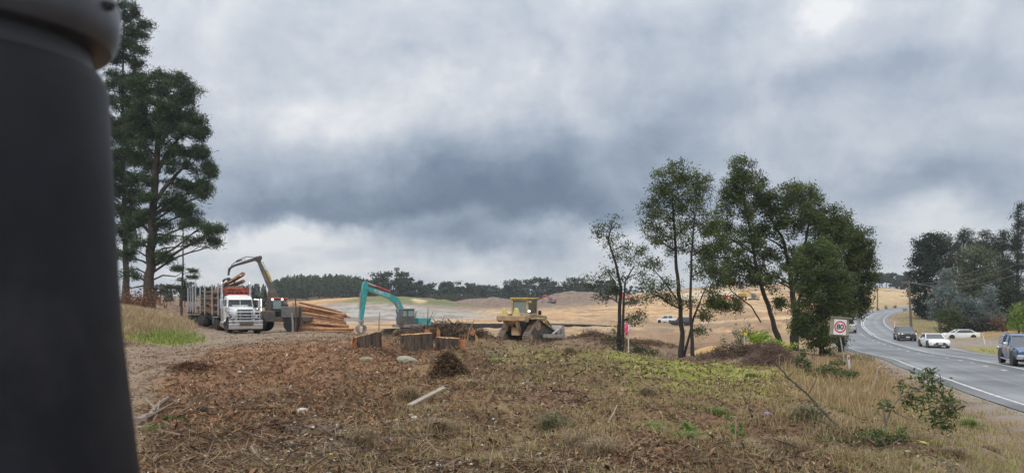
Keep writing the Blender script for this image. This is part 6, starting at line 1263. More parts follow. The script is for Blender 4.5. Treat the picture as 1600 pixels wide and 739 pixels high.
b = MB(); b.box((2.6, -.43, .86), (.06, .05, .30)); b.box((2.6, .43, .86), (.06, .05, .30)); b.box((2.6, 0, 1.0), (.06, .9, .04)); b.build('grille_surround', m_chrome, gg, .01)
b = MB(); b.box((2.56, 0, .60), (.22, 1.72, .26)); b.build('front_bumper', m_alu, U, .05); b = MB(); b.box((2.68, 0, .52), (.02, 1.1, .12)); b.build('air_intake', m_black, U, .01)
b = MB(); b.box((2.69, 0, .66), (.02, .38, .12)); b.build('number_plate', m_plate, U)
b = MB(); b.box((.3, 0, .40), (4.4, 1.3, .14)); b.build('underbody', m_black, U)
# white ute on the site
q = aim(1043, 512, 178); car('pickup_truck', q, R(128), 'small white work pickup parked on the tan ground left of the twin stemmed wattle', 'pickup', P_white, 4.9, 1.8, 1.7, 1.1, 1.05, 3.0, .38, dict(ws0=1.0, ws1=.35, rs0=-.85, rs1=-.7, bp=[-.1]), trunkz=1.12, clear=.4)
q = aim(1064, 512, 170); car('parked_car', q, R(150), 'small dark work vehicle partly hidden behind the twin wattle stems', 'car', P_black, 4.6, 1.8, 1.7, 1.0, 1.0, 2.7, .38, dict(ws0=.9, ws1=.3, rs0=-2.0, rs1=-1.8, bp=[-.4]), clear=.35)
# ================================================================== STUMPS AND WOOD IN THE FOREGROUND
m_bark_stump = mat('furrowed_bark', (.10, .072, .055), .95, 0, .8, 9, .08)
bt_ = m_bark_stump.node_tree; tx_ = [q for q in bt_.nodes if q.type == 'TEX_NOISE'][0]; mp_ = bt_.nodes.new('ShaderNodeMapping'); mp_.inputs['Scale'].default_value = (1.6, 1.6, .22); bt_.links.new([q for q in bt_.nodes if q.type == 'TEX_COORD'][0].outputs['Object'], mp_.inputs[0]); bt_.links.new(mp_.outputs[0], tx_.inputs['Vector'])
m_fresh = mat('fresh_orange_wood', (.44, .19, .075), .75, 0, .3, 8, .01, dirt=(.26, .09, .045), dirt_amt=.5)
m_cut = mat('cut_wood_face', (.48, .27, .13), .8, 0, .3, 9, .006)
def stump(name, label, u, vtop, d, r, h, lean=0.0, seed=0, hollow=None, squash=.8):
    p = gp(u, d); p.z = at(u, vtop, d).z - h; S_ = empty(name, p, 0, label, 'tree stump'); rs = random.Random(seed); n = 96; ns = 14
    fur = [rs.uniform(0, 1) for _ in range(24)]
    def rad(k, t, seg=n):
        a = 6.283 * k / seg; f = 0
        for j in range(1, 5): f += math.sin(a * (5 * j + 2) + fur[j] * 6.28 + math.sin(t * 3 + j + a * 2) * (1.1 if j > 1 else .6)) * (.5 / j)
        return r * (1 + .34 * (1 - t) ** 2.2 * (1 + .5 * math.sin(a * 4 + fur[0] * 6)) ) * (1 + .11 * (1 if f > 0 else -1) * abs(f) ** .6) * (1 + .05 * math.sin(a * 2 + fur[8] * 6))
    b = MB(); rings = []
    tilt = lambda x: lean * x
    for i in range(ns + 1):
        t = i / ns; rings.append([(math.cos(6.283 * k / n) * rad(k, t), math.sin(6.283 * k / n) * rad(k, t) * squash, -.4 + (h + .4 + tilt(math.cos(6.283 * k / n)) * t) * t + (random.uniform(-.012, .02) if i == ns else 0)) for k in range(n)])
    b.loft(rings, cap=False); b.build('bark', m_bark_stump, S_, smooth=False)
    b = MB(); top = [Vector(q) for q in rings[-1]]; c = sum(top, Vector()) / n; c.z += .01; vs = [c] + [c.lerp(q, .55) + Vector((0, 0, random.uniform(-.01, .02))) for q in top] + [c.lerp(q, .97) + Vector((0, 0, .006)) for q in top]
    fs = [(0, 1 + k, 1 + (k + 1) % n) for k in range(n)] + [(1 + k, 1 + n + k, 1 + n + (k + 1) % n, 1 + (k + 1) % n) for k in range(n)]
    b.add(vs, fs); b.build('cut_face', m_cut, S_, smooth=False); return S_
def slab(parent, name, p, q, w, t, m, label=None, jag=.03):
    """split piece of wood from p to q, jagged ends"""
    p = Vector(p); q = Vector(q); ax = (q - p); L_ = ax.length; ax.normalize(); sd = ax.cross(Vector((0, 1, 0))); sd = sd.normalized() if sd.length > .1 else Vector((1, 0, 0)); up = sd.cross(ax)
    b = MB(); k = 5
    for j in range(k):
        o = (j / (k - 1) - .5) * w; l0, l1 = random.uniform(0, jag), random.uniform(0, jag * 4); ww = w / k * .6
        b.loft([[p + ax * (-l0) + sd * (o + i * ww) + up * jj * t for i, jj in ((-1, -.5), (1, -.5), (1, .5), (-1, .5))], [q + ax * (l1 - jag * 2) + sd * (o + i * ww * .8) + up * jj * t * .8 for i, jj in ((-1, -.5), (1, -.5), (1, .5), (-1, .5))]])
    return b.build(name, m, parent, label=label)
D0 = 26.0; sc = D0 / F
S1 = stump('tree_stump', 'left tree stump with a fresh red orange split down its left side', 574, 523, 26.3, .40, .60, .10, 3)
slab(S1, 'split_wood', (-.44, -.14, -.05), (-.36, -.14, .46), .13, .12, m_fresh, jag=.06)
slab(S1, 'split_wood', (-.36, -.28, -.05), (-.29, -.27, .36), .10, .08, m_fresh, jag=.06)
S2 = stump('tree_stump', 'biggest middle tree stump with deeply furrowed dark bark', 651, 522, 26.0, .49, .64, .03, 5)
S3 = stump('tree_stump', 'right tree stump with bright orange splinters standing at its right side', 699, 528, 26.6, .37, .52, -.02, 8)
for k, (x, h_) in enumerate([(.36, .54), (.45, .50), (.53, .58)]):
    slab(S3, 'splinter', (x, -.05 - .04 * k, -.08), (x + .02, -.05, h_), .07, .06, m_fresh, jag=.07)
def loose(name, label, cat, pts, w, t, m, d, group=None):
    a = at(*pts[0], d) if len(pts[0]) == 2 else at(*pts[0]); c = at(*pts[1], d) if len(pts[1]) == 2 else at(*pts[1]); base = Vector((a.x, a.y, a.z))
    o = slab(None, name, (0, 0, 0), c - base, w, t, m); o.location = base; return tag(o, label, cat, group)
loose('wood_slab', 'pale orange wood slab leaning against the foot of the left stump', 'wood slab', [(534, 556), (552, 546)], .15, .07, m_fresh, 25.6)
loose('wood_chunk', 'small orange wood block on the litter in front of the left stump', 'wood chunk', [(560, 551), (568, 552)], .12, .10, m_fresh, 25.2)
loose('wood_chunk', 'orange bark chunk right of the left stump', 'wood chunk', [(598, 537), (606, 535)], .10, .05, m_fresh, 25.8)
loose('wood_slab', 'upright split orange slab standing behind the middle stump', 'wood slab', [(667, 530), (668, 513)], .14, .10, m_fresh, 28.5)
loose('wood_slab', 'orange splintered slab just behind the right stump', 'wood slab', [(685, 532), (685, 513)], .09, .10, m_fresh, 28.0)
loose('wood_slab', 'orange brown broken wood poking out of the branch heap', 'wood slab', [(737, 522), (741, 515)], .14, .10, m_fresh, 33)
loose('wood_stake', 'pale broken stick leaning in front of the branch heap', 'stick', [(746, 541), (744, 523)], .07, .04, m_cut, 30)
loose('wood_stake', 'thin pale stick leaning to the right beside the branch heap', 'stick', [(758, 543), (765, 533)], .04, .03, m_cut, 30)
m_board = mat('weathered_board', (.32, .27, .21), .85, 0, .25, 8, .004)
a = at(640, 652, 0.1); 
def ground_pt(u, d, dz=0.03): q = gp(u, d); q.z += dz; return q
def gboard(name, label, cat, u0, d0, u1, d1, w, t, m, lift=.05):
    p, q = ground_pt(u0, d0, lift), ground_pt(u1, d1, lift + .03); ax = (q - p); L_ = ax.length; b = MB(); b.box((L_ / 2, 0, 0), (L_, w, t)); o = b.build(name, m, None, .004, loc=p); o.rotation_euler = ax.to_track_quat('X', 'Z').to_euler(); return tag(o, label, cat)
gboard('board', 'long grey weathered board lying on the litter in the centre foreground', 'board', 640, 14.0, 693, 15.6, .11, .035, m_board, .14)
gboard('board', 'short pale wood offcut lying on the litter right of the big board', 'board', 812, 17.2, 826, 17.8, .06, .04, m_board)
def stick(name, label, pts, r, m=None, cat='stick', side=()):
    """pts: (u, v, d) or (u, None, d) for a point lying on the ground"""
    P = []
    for (u, v, d) in pts:
        q = gp(u, d) + Vector((0, 0, r)) if v is None else at(u, v, d); P.append(q)
    b0 = P[0].copy(); pp = []
    for i in range(len(P) - 1):
        for k in range(3): pp.append(P[i].lerp(P[i + 1], k / 3) - b0 + Vector((random.uniform(-1, 1), random.uniform(-1, 1), random.uniform(-.5, 1))) * r * .5)
    pp.append(P[-1] - b0); b = MB(); n = len(pp); b.tube(pp, [r * (1 - .55 * i / (n - 1)) for i in range(n)], 7)
    o = b.build(name, m or m_bark_grey, None, smooth=True, loc=b0)
    for (t, l_, a) in side:
        i = int(t * (n - 1)); q = pp[i]; dr = (pp[min(i + 1, n - 1)] - pp[max(i - 1, 0)]).normalized(); s_ = Vector((math.cos(a), .2, math.sin(a))); c = MB(); c.tube([q, q + (dr * .6 + s_) * l_ * .5, q + (dr * .7 + s_) * l_], [r * .4, r * .3, r * .12], 5); c.build('side_twig', m or m_bark_grey, o)
    return tag(o, label, cat)
m_deadwood = mat('grey_dead_wood', (.25, .19, .15), .9, 0, .35, 8, .008)
stick('dead_pole', 'long thin dead pole leaning over the dry grass at the right', [(1325, None, 12.3), (1297, 655, 12.8), (1262, 617, 13.6), (1232, 590, 14.2), (1212, 568, 14.6)], .022, m_bark_dark, 'dead pole', ((.3, .3, 2.4), (.5, .35, .6), (.7, .25, 2.6), (.8, .2, .3), (.15, .4, 2.9)))
stick('dead_branch', 'short upright dead stick in the green grass left of the purple bag', [(1170, None, 15.5), (1170, 622, 15.4), (1178, 597, 15.3)], .018, m_deadwood, 'dead branch')
stick('fallen_branch', 'thick dead branch lying at the left edge beside the dark post', [(212, None, 12.4), (232, None, 13.3), (262, None, 14.8)], .065, m_deadwood, 'fallen branch', ((.5, .4, .5), (.7, .3, 2.6)))
stick('fallen_branch', 'thin branch fallen across the thick one at the left edge', [(216, None, 12.0), (240, None, 13.1), (250, 625, 14.0)], .03, m_deadwood, 'fallen branch')
stick('stick', 'thin pale stick lying on the brown litter below the three stumps', [(588, None, 22.5), (620, None, 22.3), (672, None, 21.8)], .014, m_board)
stick('stick', 'slanting pale stick in the grass of the centre right foreground', [(945, None, 13.3), (965, 632, 14), (985, None, 15.6)], .013, m_board)
stick('stick', 'dark twisted root stick on the needles left of centre', [(379, None, 17.2), (392, 606, 17.2), (402, None, 17.6)], .02, m_bark_dark)
stick('stick', 'curved pale stick standing up in the needle litter', [(388, None, 22), (396, 568, 22), (401, 556, 22)], .02, m_board)
stick('stick', 'pale forked stick on the verge near the road edge line', [(1362, None, 26), (1372, 576, 26), (1386, 568, 26.5)], .035, m_board)
stick('stick', 'bent grey stick at the brow below the twin stemmed wattle', [(1035, None, 21.0), (1042, None, 21.3), (1062, None, 21.5)], .03, m_deadwood)
stick('dead_branch', 'long dead branch sticking out of the heap right of the stumps', [(728, None, 33), (735, 512, 33), (742, 499, 33)], .035, m_deadwood, 'dead branch')
stick('dead_branch', 'dark branch stub poking up from the heap behind the right stump', [(706, None, 35), (706, 505, 35), (700, 498, 35)], .04, m_bark_dark, 'dead branch')
stick('dead_branch', 'thin bare stem standing in front of the excavator stick', [(592, None, 34), (592, 505, 34), (593, 488, 34)], .02, m_bark_dark, 'dead branch')
stick('dead_branch', 'thin bare stem standing beside the rear of the excavator', [(667, None, 42), (668, 505, 42), (669, 481, 42)], .03, m_bark_dark, 'dead branch', ((.6, .5, .5),))
stick('dead_branch', 'slanting bare stem crossing the tail of the excavator', [(664, None, 43), (669, 505, 43), (677, 487, 43)], .025, m_bark_dark, 'dead branch')
# rocks
m_rock = mat('lichen_rock', (.34, .33, .25), .95, 0, .3, 9, .02, dirt=(.22, .25, .13), dirt_amt=.4); m_stone = mat('pale_stone', (.52, .49, .44), .9, 0, .25, 14, .01)
def rock_mesh(seed, m):
    rs = random.Random(seed); bm = bmesh.new(); bmesh.ops.create_icosphere(bm, subdivisions=2, radius=1)
    dirs = [Vector((rs.gauss(0, 1), rs.gauss(0, 1), rs.gauss(0, 1))).normalized() for _ in range(9)]; cut = [rs.uniform(.55, .9) for _ in dirs]
    for v in bm.verts:
        for q, c in zip(dirs, cut):
            e = v.co.dot(q) - c
            if e > 0: v.co -= q * e * .85
    me = bpy.data.meshes.new('rock'); bm.to_mesh(me); bm.free(); me.materials.append(m); return me
RM = [rock_mesh(k, m_rock) for k in range(3)]; SM = [rock_mesh(10 + k, m_stone) for k in range(4)]
def rock(label, u, d, sx, sy, sz, me, rot=0, cat='rock', group=None, sink=.35, ry=0.0):
    o = bpy.data.objects.new('rock' if cat == 'rock' else 'stone', me); COL.objects.link(o); q = gp(u, d); o.location = (q.x, q.y, q.z + sz * (1 - sink)); o.scale = (sx, sy, sz); o.rotation_euler = (0, ry, rot); return tag(o, label, cat, group)
rock('large rounded lichen covered rock in front of the middle stump', 637, 22.6, .32, .2, .15, RM[0], .2, ry=R(14))
rock('long low mossy rock in front of the left stump', 572, 22.8, .20, .12, .08, RM[1], .1)
rock('flat pale grey rock on the slope right of the left stump', 618, 28.0, .42, .3, .10, RM[2], 0)
for (u, d, s, lb) in [(375, 19.5, .06, 'small white stone on the orange needle carpet'), (473, 12.9, .10, 'flat grey stone left of the centre foreground'), (651, 11.6, .06, 'white stone at the bottom below the grey board'), (663, 13.2, .05, 'upright white stone right of the pale board'), (670, 13.3, .045, 'small pale stone beside the upright white one'), (643, 10.5, .08, 'largest white stone at the bottom edge'), (650, 12.0, .09, 'broken grey stone group by the bottom centre'),
                      (792, 11.2, .05, 'white stone in the dark hollow near the bottom centre'), (618, 12.2, .06, 'light stone left of the board lower end'), (287, 12.1, .07, 'pinkish stone on the dirt at the left'), (640, 19.8, .05, 'tiny pale stone below the rounded rock'), (870, 10.2, .05, 'pale stone low in the centre right foreground')]:
    rock(lb, u, d, s, s * .8, s * .6, random.choice(SM), random.uniform(0, 3), 'stone')
n = 520; x, y, u = sample(n, 8.4, 22, 280, 900, 1.4); P = []; Fa = []; o_ = 0; base_v = [Vector(v.co) for v in SM[0].vertices]; base_f = [tuple(p.vertices) for p in SM[0].polygons]
bvs = [np.array([v.co for v in me.vertices]) for me in SM]; bfs = [np.array([p.vertices for p in me.polygons]) for me in SM]; zz = gz(x, y)
for i in range(n):
    k = i % 4; s_ = random.uniform(.012, .034); a = random.uniform(0, 6.28); Rm = np.array([[math.cos(a), -math.sin(a), 0], [math.sin(a), math.cos(a), 0], [0, 0, 1]]); V = (bvs[k] * [s_ * 1.2, s_, s_ * .6]) @ Rm.T + [x[i], y[i], zz[i] + s_ * .4]; P.append(V); Fa.append(bfs[k] + o_); o_ += len(V)
tag(np_mesh('gravel', np.concatenate(P), [np.concatenate(Fa)], m_stone), 'small pale stones scattered through the foreground litter', 'gravel', kind='stuff')
rock('dark charred wood chunk at the edge of the soil hollow in the left foreground', 317, 14.0, .12, .09, .08, rock_mesh(31, m_bark_dark), .3, 'wood chunk').name = 'wood_chunk'
# litter thrown away
m_bag = mat('purple_plastic', (.40, .28, .55), .4, 0, .15, 9, .01)
def crumple(name, label, u, d, s, m, cat, zs=.5):
    bm = bmesh.new(); bmesh.ops.create_icosphere(bm, subdivisions=3, radius=1); rs = random.Random(int(u))
    for v in bm.verts: v.co *= 1 + .45 * (fbm(v.co.x * 2.2 + u, v.co.y * 2.2 + v.co.z * 1.7, 3, 5) - .5) * 1.6
    for v in bm.verts: v.co = Vector((v.co.x * s, v.co.y * s * .6, v.co.z * s * zs))
    me = bpy.data.meshes.new(name); bm.to_mesh(me); bm.free(); me.materials.append(m); o = bpy.data.objects.new(name, me); COL.objects.link(o); q = gp(u, d); o.location = (q.x, q.y, q.z + s * zs * .7); o.rotation_euler = (0, R(22), .3); return tag(o, label, cat)
crumple('plastic_bag', 'crumpled purple plastic bag lying in the green grass', 1201, 14.6, .10, m_bag, 'plastic bag')
crumple('plastic_sheet', 'small crumpled yellow wrapper under the leafy shrub on the right', 1443, 13.0, .13, mat('yellow_wrapper', (.62, .52, .16), .6, 0, .15, 9), 'wrapper', .25)
crumple('plastic_scrap', 'flat white plastic scrap on the verge right of the shrub', 1512, 13.6, .08, m_white, 'plastic scrap', .15)
# tiny yellow flower bottom centre
q = gp(517, 9.4); fl = empty('flower', q, 0, 'tiny yellow flower at the bottom edge left of centre', 'flower'); b = MB(); b.tube([(0, 0, -.02), (0, 0, .09)], .003, 4); b.build('stem', m_bark_grey, fl)
b = MB()
for k in range(7):
    a = k * .9; b.add([(0, 0, .09), (.02 * math.cos(a), .02 * math.sin(a), .10), (.028 * math.cos(a + .35), .028 * math.sin(a + .35), .098), (.02 * math.cos(a + .7), .02 * math.sin(a + .7), .10)], [(0, 1, 2, 3)])
b.build('petals', mat('yellow_petal', (.8, .6, .04), .6, 0, .05), fl)

# ================================================================== ROADSIDE FURNITURE
m_wood = mat('grey_pole_wood', (.14, .115, .09), .9, 0, .3, 5, .01); m_galv = mat('galvanised_steel', (.40, .41, .40), .5, .5, .15, 5)
m_signback = mat('sign_backing_board', (.30, .28, .21), .75, 0, .2, 6, dirt=(.22, .22, .16), dirt_amt=.3); m_signw = mat('sign_white', (.74, .74, .73), .5, 0, .05, 4); m_signr = mat('sign_red', (.55, .03, .04), .5, 0, .05, 4); m_signk = mat('sign_black', (.015, .015, .015), .5)
def text_mesh(name, body, size, m, parent, loc, extrude=.002, sx=1.0, offset=0.0):
    c = bpy.data.curves.new(name, 'FONT'); c.body = body; c.size = size; c.extrude = extrude; c.align_x = 'CENTER'; c.align_y = 'CENTER'; c.offset = offset
    to = bpy.data.objects.new('tmp', c); COL.objects.link(to); dg = bpy.context.evaluated_depsgraph_get(); me = bpy.data.meshes.new_from_object(to.evaluated_get(dg)); bpy.data.objects.remove(to); me.materials.clear(); me.materials.append(m)
    o = bpy.data.objects.new(name, me); COL.objects.link(o); o.parent = parent; o.location = loc; o.rotation_euler = (R(90), 0, 0); o.scale = (sx, 1, 1); return o
dS = 34.0; k_ = dS / F; base = gp(1325, dS); SG = empty('speed_sign', base, 0, 'eighty speed limit sign with red ring on a weathered board beside the road', 'road sign')
cx = (1312.5 - 1325) * k_; czs = at(1312, 510.5, dS).z - base.z; tl = R(-4.5)
def rot_(x, z): return (cx + x * math.cos(tl) + z * math.sin(tl), czs - x * math.sin(tl) + z * math.cos(tl))
piv = bpy.data.objects.new('sign_panel', None)
b = MB(); b.box((0, .03, 0), (30 * k_, .03, 31 * k_)); bp_ = b.build('backing_board', m_signback, SG, .004, loc=(cx, 0, czs)); bp_.rotation_euler = (0, -tl, 0)
b = MB(); b.box((0, 0, 0), (19.5 * k_, .012, 24 * k_)); wp = b.build('sign_face', m_signw, bp_, .002, loc=(0, -.008, -.4 * k_))
b = MB(); n = 40; ro_, ri_ = 9.2 * k_, 7.2 * k_
vs = [(r_ * math.cos(6.283 * i / n), y, r_ * math.sin(6.283 * i / n)) for y in (-.012, -.007) for r_ in (ro_, ri_) for i in range(n)]
fs = [(i, (i + 1) % n, n + (i + 1) % n, n + i) for i in range(n)] + [(i, (i + 1) % n, 2 * n + (i + 1) % n, 2 * n + i) for i in range(n)] + [(n + i, n + (i + 1) % n, 3 * n + (i + 1) % n, 3 * n + i) for i in range(n)]
b.add(vs, fs); rg_ = b.build('red_ring', m_signr, bp_, loc=(0, -.008, 0)); text_mesh('digits', '80', 11.5 * k_, m_signk, bp_, (0, -.020, -.3 * k_), .002, 1.0, .006)
b = MB(); b.box((0, -.02, 14.2 * k_), (31 * k_, .03, 2.2 * k_)); b.build('top_rail', mat('dull_rail', (.20, .19, .16), .7, 0, .2, 5), bp_, .002); b = MB(); b.box((0, -.02, -13.6 * k_), (28 * k_, .03, 1.8 * k_)); b.build('bottom_rail', m_steel, bp_, .002)
b = MB(); b.box((16.2 * k_, -.02, 9.5 * k_), (4.5 * k_, .10, 7 * k_)); b.build('warning_lamp', m_black, bp_, .02)
b = MB(); b.tube([(cx + .02, .06, czs - 13 * k_), (-.1, .06, .5), (.02, .06, -.4)], .03, 8); b.build('post', m_galv, SG, smooth=True)
b = MB(); b.tube([(cx - .02, .07, czs + 13 * k_), (cx + .02, .07, czs - 14 * k_)], .03, 8); b.build('bracket', m_galv, SG)
def guide_post(u, d, label, hgt=.95, lean=0.0, red=True):
    q = gp(u, d); G_ = empty('guide_post', q, 0, label, 'guide post', 'white guide posts along the road'); b = MB(); b.loft([[(x, y, -.2) for x, y in ((-.05, -.02), (.05, -.02), (.05, .02), (-.05, .02))], [(x + lean, y, hgt) for x, y in ((-.05, -.02), (.05, -.02), (.03, .02), (-.03, .02))]]); b.build('post', m_signw, G_)
    if red: b = MB(); b.box((lean * .85, -.026, hgt * .86), (.05, .01, .12)); b.build('reflector', m_signr, G_)
guide_post(1329, 35.2, 'white guide post with red reflector leaning beside the foot of the speed sign', .85, -.10)
guide_post(1421.7, 100, 'white guide post on the grass just right of the black hatchback')
guide_post(1398, 128, 'white guide post on the inside of the bend above the black hatchback')
guide_post(1540, 92, 'leaning white guide post between the white sedan and the blue pickup', 1.2, -.35)
guide_post(1384, 215, 'tiny far guide post on the outside of the bend')
q = gp(1414, 185); G_ = empty('road_sign', q, 0, 'small grey framed sign on two posts at the inside of the far bend', 'road sign'); b = MB(); b.box((0, 0, 1.25), (1.0, .04, .7)); b.build('sign_face', m_galv, G_)
for s in (-.35, .35): b = MB(); b.tube([(s, .05, -.2), (s, .05, 1.6)], .035, 6); b.build('post', m_galv, G_)
# utility poles and wires
pd = 132.0; q = gp(1424, pd); PL = empty('utility_pole', q, 0, 'dark leaning timber utility pole with crossarm on the inside of the bend', 'utility pole'); topz = at(1420, 437, pd); tp_ = topz - q
b = MB(); b.tube([(0, 0, -.4), tuple(tp_)], [.21, .14], 10); b.build('pole', m_wood, PL, smooth=True)
b = MB(); b.box((tp_.x, -.15, tp_.z - .5), (2.5, .1, .12)); ca = b.build('crossarm', m_wood, PL)
for s in (-1.1, -.5, .5, 1.1): b = MB(); b.lathe([(.05, 0), (.07, .06), (.03, .16)], (tp_.x + s, -.15, tp_.z - .44), 'Z', 8); b.build('insulator', m_galv, ca)
def wire(label, a, c, sag):
    a = Vector(a); c = Vector(c); P = [a.lerp(c, i / 24) - a + Vector((0, 0, -sag * 4 * (i / 24) * (1 - i / 24))) for i in range(25)]; b = MB(); b.tube(P, .03, 4); tag(b.build('power_line', m_steel, None, loc=a), label, 'power line', 'wires from the utility pole')
for k, (v1, lb) in enumerate([(318, 'highest wire running from the utility pole across the right hand trees'), (338, 'middle wire running from the utility pole across the right hand trees'), (352, 'lower wire running from the utility pole across the right hand trees')]):
    wire(lb, q + tp_ + Vector((-1.1 + k * .8, -.15, -.3)), at(1740 + k * 16, v1 - 20 + k * 8, 52), 2.2)
wire('faint wire running left from the utility pole towards the far pole', q + tp_ + Vector((-.5, 0, -.3)), at(1371, 447, 260), 1.5)
for (u, d, vt, lb) in [(1371, 262, 447, 'far thin timber pole in the dry field left of the bend'), (898, 380, 470, None)]:
    if not lb: continue
    q = gp(u, d); h = at(u, vt, d).z - q.z; b = MB(); b.tube([(0, 0, -.5), (0, 0, h)], [.2, .14], 7); P_ = empty('utility_pole', q, 0, lb, 'utility pole'); b.build('pole', m_wood, P_); b = MB(); b.box((0, 0, h - .5), (2.2, .12, .14)); b.build('crossarm', m_wood, P_)
# tower on the rise
q = gp(620, 408); h = at(620, 418, 408).z - q.z; TW = empty('communications_tower', q, 0, 'tall grey mast with a round antenna head above the dark tree clump', 'mast'); b = MB(); b.tube([(0, 0, -1), (0, 0, h)], [.55, .4], 10); b.build('mast', m_wood, TW, smooth=True)
b = MB(); b.lathe([(.5, -1.6), (1.1, -1.5), (1.1, -.1), (.5, 0)], (0, 0, h), 'Z', 12); b.build('antenna_head', mat('tower_grey', (.14, .15, .16), .6), TW)
for k in range(6): a = k * 1.047; b = MB(); b.box((1.2 * math.cos(a), 1.2 * math.sin(a), h - .8), (.3, .3, 1.7), (0, 0, a)); b.build('antenna_panel', m_galv, TW)
# survey stakes with ribbon
m_pink = mat('pink_ribbon', (.85, .10, .22), .6, 0, .1, 5); m_stake = mat('pale_stake', (.55, .50, .42), .8, 0, .15, 6)
q = gp(982, 36); SK = empty('survey_stake', q, 0, 'white topped stake with a bright pink ribbon beside the thin wattle', 'survey stake'); h = at(982, 507, 36).z - q.z; b = MB(); b.box((0, 0, h / 2 - .1), (.05, .05, h + .2)); b.build('stake', m_stake, SK); b = MB(); b.box((0, -.002, h - .12), (.06, .06, .26)); b.build('stake_top', m_signw, SK)
b = MB(); W_ = 10; z0 = h + .07; z1 = h - .45
for j in range(7):
    z = z0 + (z1 - z0) * j / 6; w = [.02, .07, .11, .10, .09, .08, .05][j]
    for i in range(4):
        x = -.09 + .02 * math.sin(j * 1.9) + (i / 3 - .5) * w * 1.6; b.v.append(Vector((x, -.05 + .06 * math.sin(i * 2.1 + j * .7), z + .02 * math.sin(i * 3)))); 
b.f = [(j * 4 + i, j * 4 + i + 1, (j + 1) * 4 + i + 1, (j + 1) * 4 + i) for j in range(6) for i in range(3)]; b.mi = [0] * len(b.f); rb = b.build('ribbon', m_pink, SK, smooth=True); sm = rb.modifiers.new('thickness', 'SOLIDIFY'); sm.thickness = .008
def small_stake(u, d, h, label, flag=None):
    q = gp(u, d); S_ = empty('survey_stake', q, 0, label, 'survey stake'); b = MB(); b.box((0, 0, h / 2 - .1), (.045, .045, h + .2)); b.build('stake', m_stake, S_)
    if flag: b = MB(); b.box((.06, -.03, h - .08), (.20, .02, .16), (0, R(20), .3)); b.build('flag', flag, S_, .004)
m_flag = mat('yellow_flag', (.80, .55, .03), .6)
small_stake(956, 62, 1.2, 'short stake with a yellow flag left of the thin wattle', m_flag); small_stake(949, 63, .9, 'bare short stake just left of the yellow flag'); small_stake(1163, 50, 1.0, 'stake with yellow tape below the grey green sapling', m_flag); small_stake(950, 120, 1.7, 'thin bare stake standing on the tan ground left of the thin wattle')
# black silt fence across the tan ground
def silt(name, label, pts, h):
    P = []
    for i in range(len(pts) - 1):
        for k in range(10): t = k / 10; P.append((pts[i][0] + (pts[i + 1][0] - pts[i][0]) * t, pts[i][1] + (pts[i + 1][1] - pts[i][1]) * t))
    P.append(pts[-1]); G3 = [Vector((xu(u, d), d, float(macro([xu(u, d)], [d])[0]) + .15)) for u, d in P]; base = G3[0].copy(); S_ = empty(name, base, 0, label, 'silt fence'); b = MB()
    b.loft([[g - base + Vector((0, 0, -.6)), g - base + Vector((0, 0, h)), g - base + Vector((0, .03, h)), g - base + Vector((0, .03, -.6))] for g in G3], cap=True); b.build('fabric', m_black, S_)
    for i in range(0, len(G3), 4): b = MB(); b.box(tuple(G3[i] - base + Vector((0, -.04, h / 2))), (.06, .06, h + .2)); b.build('post', m_wood, S_)
silt('silt_fence', 'low dark silt fence running across the tan ground behind the bulldozer', [(640, 128), (720, 124), (800, 122), (880, 124), (960, 128), (1045, 134)], .38)
# spoil heaps
def spoil(label, u, d, w, l_, h, m, seed):
    q = gp(u, d); n = 26; V = []; 
    for i in range(n):
        for j in range(n):
            a, c = (i / (n - 1) - .5) * 2, (j / (n - 1) - .5) * 2; r_ = math.hypot(a, c); x, y = q.x + a * w, q.y + c * l_; zz_ = h * max(0, 1 - r_ ** 1.6) * (1 + .5 * (float(fbm(a * 3 + seed, c * 3, 3, seed)[()] if not hasattr(fbm(a * 3 + seed, c * 3, 3, seed), '__len__') else 0) - .5)); V.append((x, y, zz_))
    V = np.array(V); V[:, 2] += gz(V[:, 0], V[:, 1]) - .15 - (V[:, 2] <= 0) * .5; V -= np.array(q); i_ = (np.arange(n - 1)[:, None] * n + np.arange(n - 1)[None]).ravel()
    o = np_mesh('spoil_heap', V, [np.stack([i_, i_ + n, i_ + n + 1, i_ + 1], 1)], m, loc=q, smooth=True); tag(o, label, 'spoil heap')
m_sp1 = mat('grey_brown_spoil', (.20, .145, .11), .95, 0, .4, .6, .1); m_sp2 = mat('brown_clay_spoil', (.36, .24, .14), .95, 0, .35, .7, .1); m_sp3 = mat('pale_spoil', (.55, .45, .32), .95, 0, .3, .6, .1)
spoil('grey brown spoil mound on the bench above the bulldozer blade', 905, 345, 22, 12, 5.0, m_sp1, 3)
spoil('low grey mound on the skyline left of the bulldozer cab', 775, 335, 20, 10, 3.4, m_sp1, 5)
spoil('brown clay mound by the orange excavator behind the wattles', 1135, 215, 11, 6, 2.6, m_sp2, 7)
spoil('pale mound high on the far slope between the wattle trunks', 1105, 330, 16, 8, 3.4, m_sp3, 9)
spoil('small brown mound on the tan ground behind the twin wattle stems', 1010, 190, 7, 4, 1.3, m_sp2, 11)
spoil('golden clay ridge at the edge of the hollow left of the leaning trunk', 1122, 62, 2.6, 1.6, .9, mat('golden_clay', (.46, .30, .13), .95, 0, .3, 2, .05), 13)
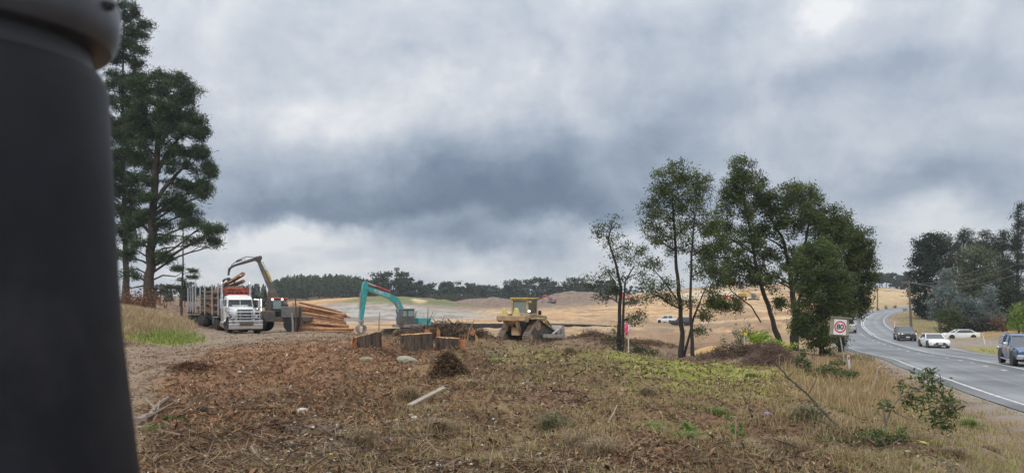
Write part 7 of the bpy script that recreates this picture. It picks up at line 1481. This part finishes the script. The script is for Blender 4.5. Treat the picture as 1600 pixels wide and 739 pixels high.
# ================================================================== THE DARK POST AT THE LEFT: a snorkel close to the lens
m_sn = mat('matte_black_polyethylene', (.010, .010, .013), .55, 0, .35, 16, .0008, spec=.22, dirt=(.022, .021, .024), dirt_amt=.3)
SN = empty('snorkel', (-.4045, .60, CZ - .62), 0, 'matte black vehicle snorkel with collar ring, blurred at the left edge', 'snorkel')
prof = [(.205, 0), (.196, .15), (.172, .3), (.156, .45), (.143, .60), (.140, .70), (.1385, .777), (.134, .789), (.128, .791)]
cxs = -.02
b = MB(); rings = []
for r_, z in prof:
    rings.append([(cxs + math.cos(6.283 * k / 64) * r_ - (z - .3) * .03, math.sin(6.283 * k / 64) * r_ * .8, z) for k in range(64)])
b.loft(rings); b.build('tube', m_sn, SN, smooth=True)
def ringp(name, prof, m=m_sn):
    b = MB(); b.loft([[(cxs - .015 + math.cos(6.283 * k / 64) * r_, math.sin(6.283 * k / 64) * r_ * .8, z) for k in range(64)] for r_, z in prof]); return b.build(name, m, SN, smooth=True)
ringp('shadow_groove', [(.128, .789), (.127, .809)], m_black)
ringp('intake_head', [(.130, .805), (.141, .807), (.145, .813), (.1475, .822), (.1475, .839), (.144, .845), (.144, .862), (.150, .869), (.152, .90), (.151, .95), (.146, .99), (.10, 1.01)], mat('worn_grey_plastic', (.05, .05, .055), .38, 0, .3, 14, .0008, spec=.5))
for k in range(3):
    b = MB(); a_ = R(-60 + 30 * k); b.lathe([(.004, 0), (.006, .004)], (cxs - .015 + math.cos(a_) * .148, math.sin(a_) * .148 * .8, .830), 'Z', 8); b.build('clip', m_black, SN)
# ================================================================== HAZE
hz = MB(); hz.box((0, 1240, 14), (5600, 2760, 60)); ho = hz.build('haze', bpy.data.materials.new('haze_air')); hm = ho.data.materials[0]; hm.use_nodes = True; hn = hm.node_tree.nodes
for n_ in list(hn):
    if n_.type == 'BSDF_PRINCIPLED': hn.remove(n_)
pv = hn.new('ShaderNodeVolumePrincipled'); pv.inputs['Color'].default_value = (.80, .86, .92, 1); pv.inputs['Density'].default_value = HAZE; pv.inputs['Anisotropy'].default_value = .2
hm.node_tree.links.new(pv.outputs[0], hn['Material Output'].inputs['Volume']); tag(ho, 'thin pale haze in the air', 'haze', kind='stuff')
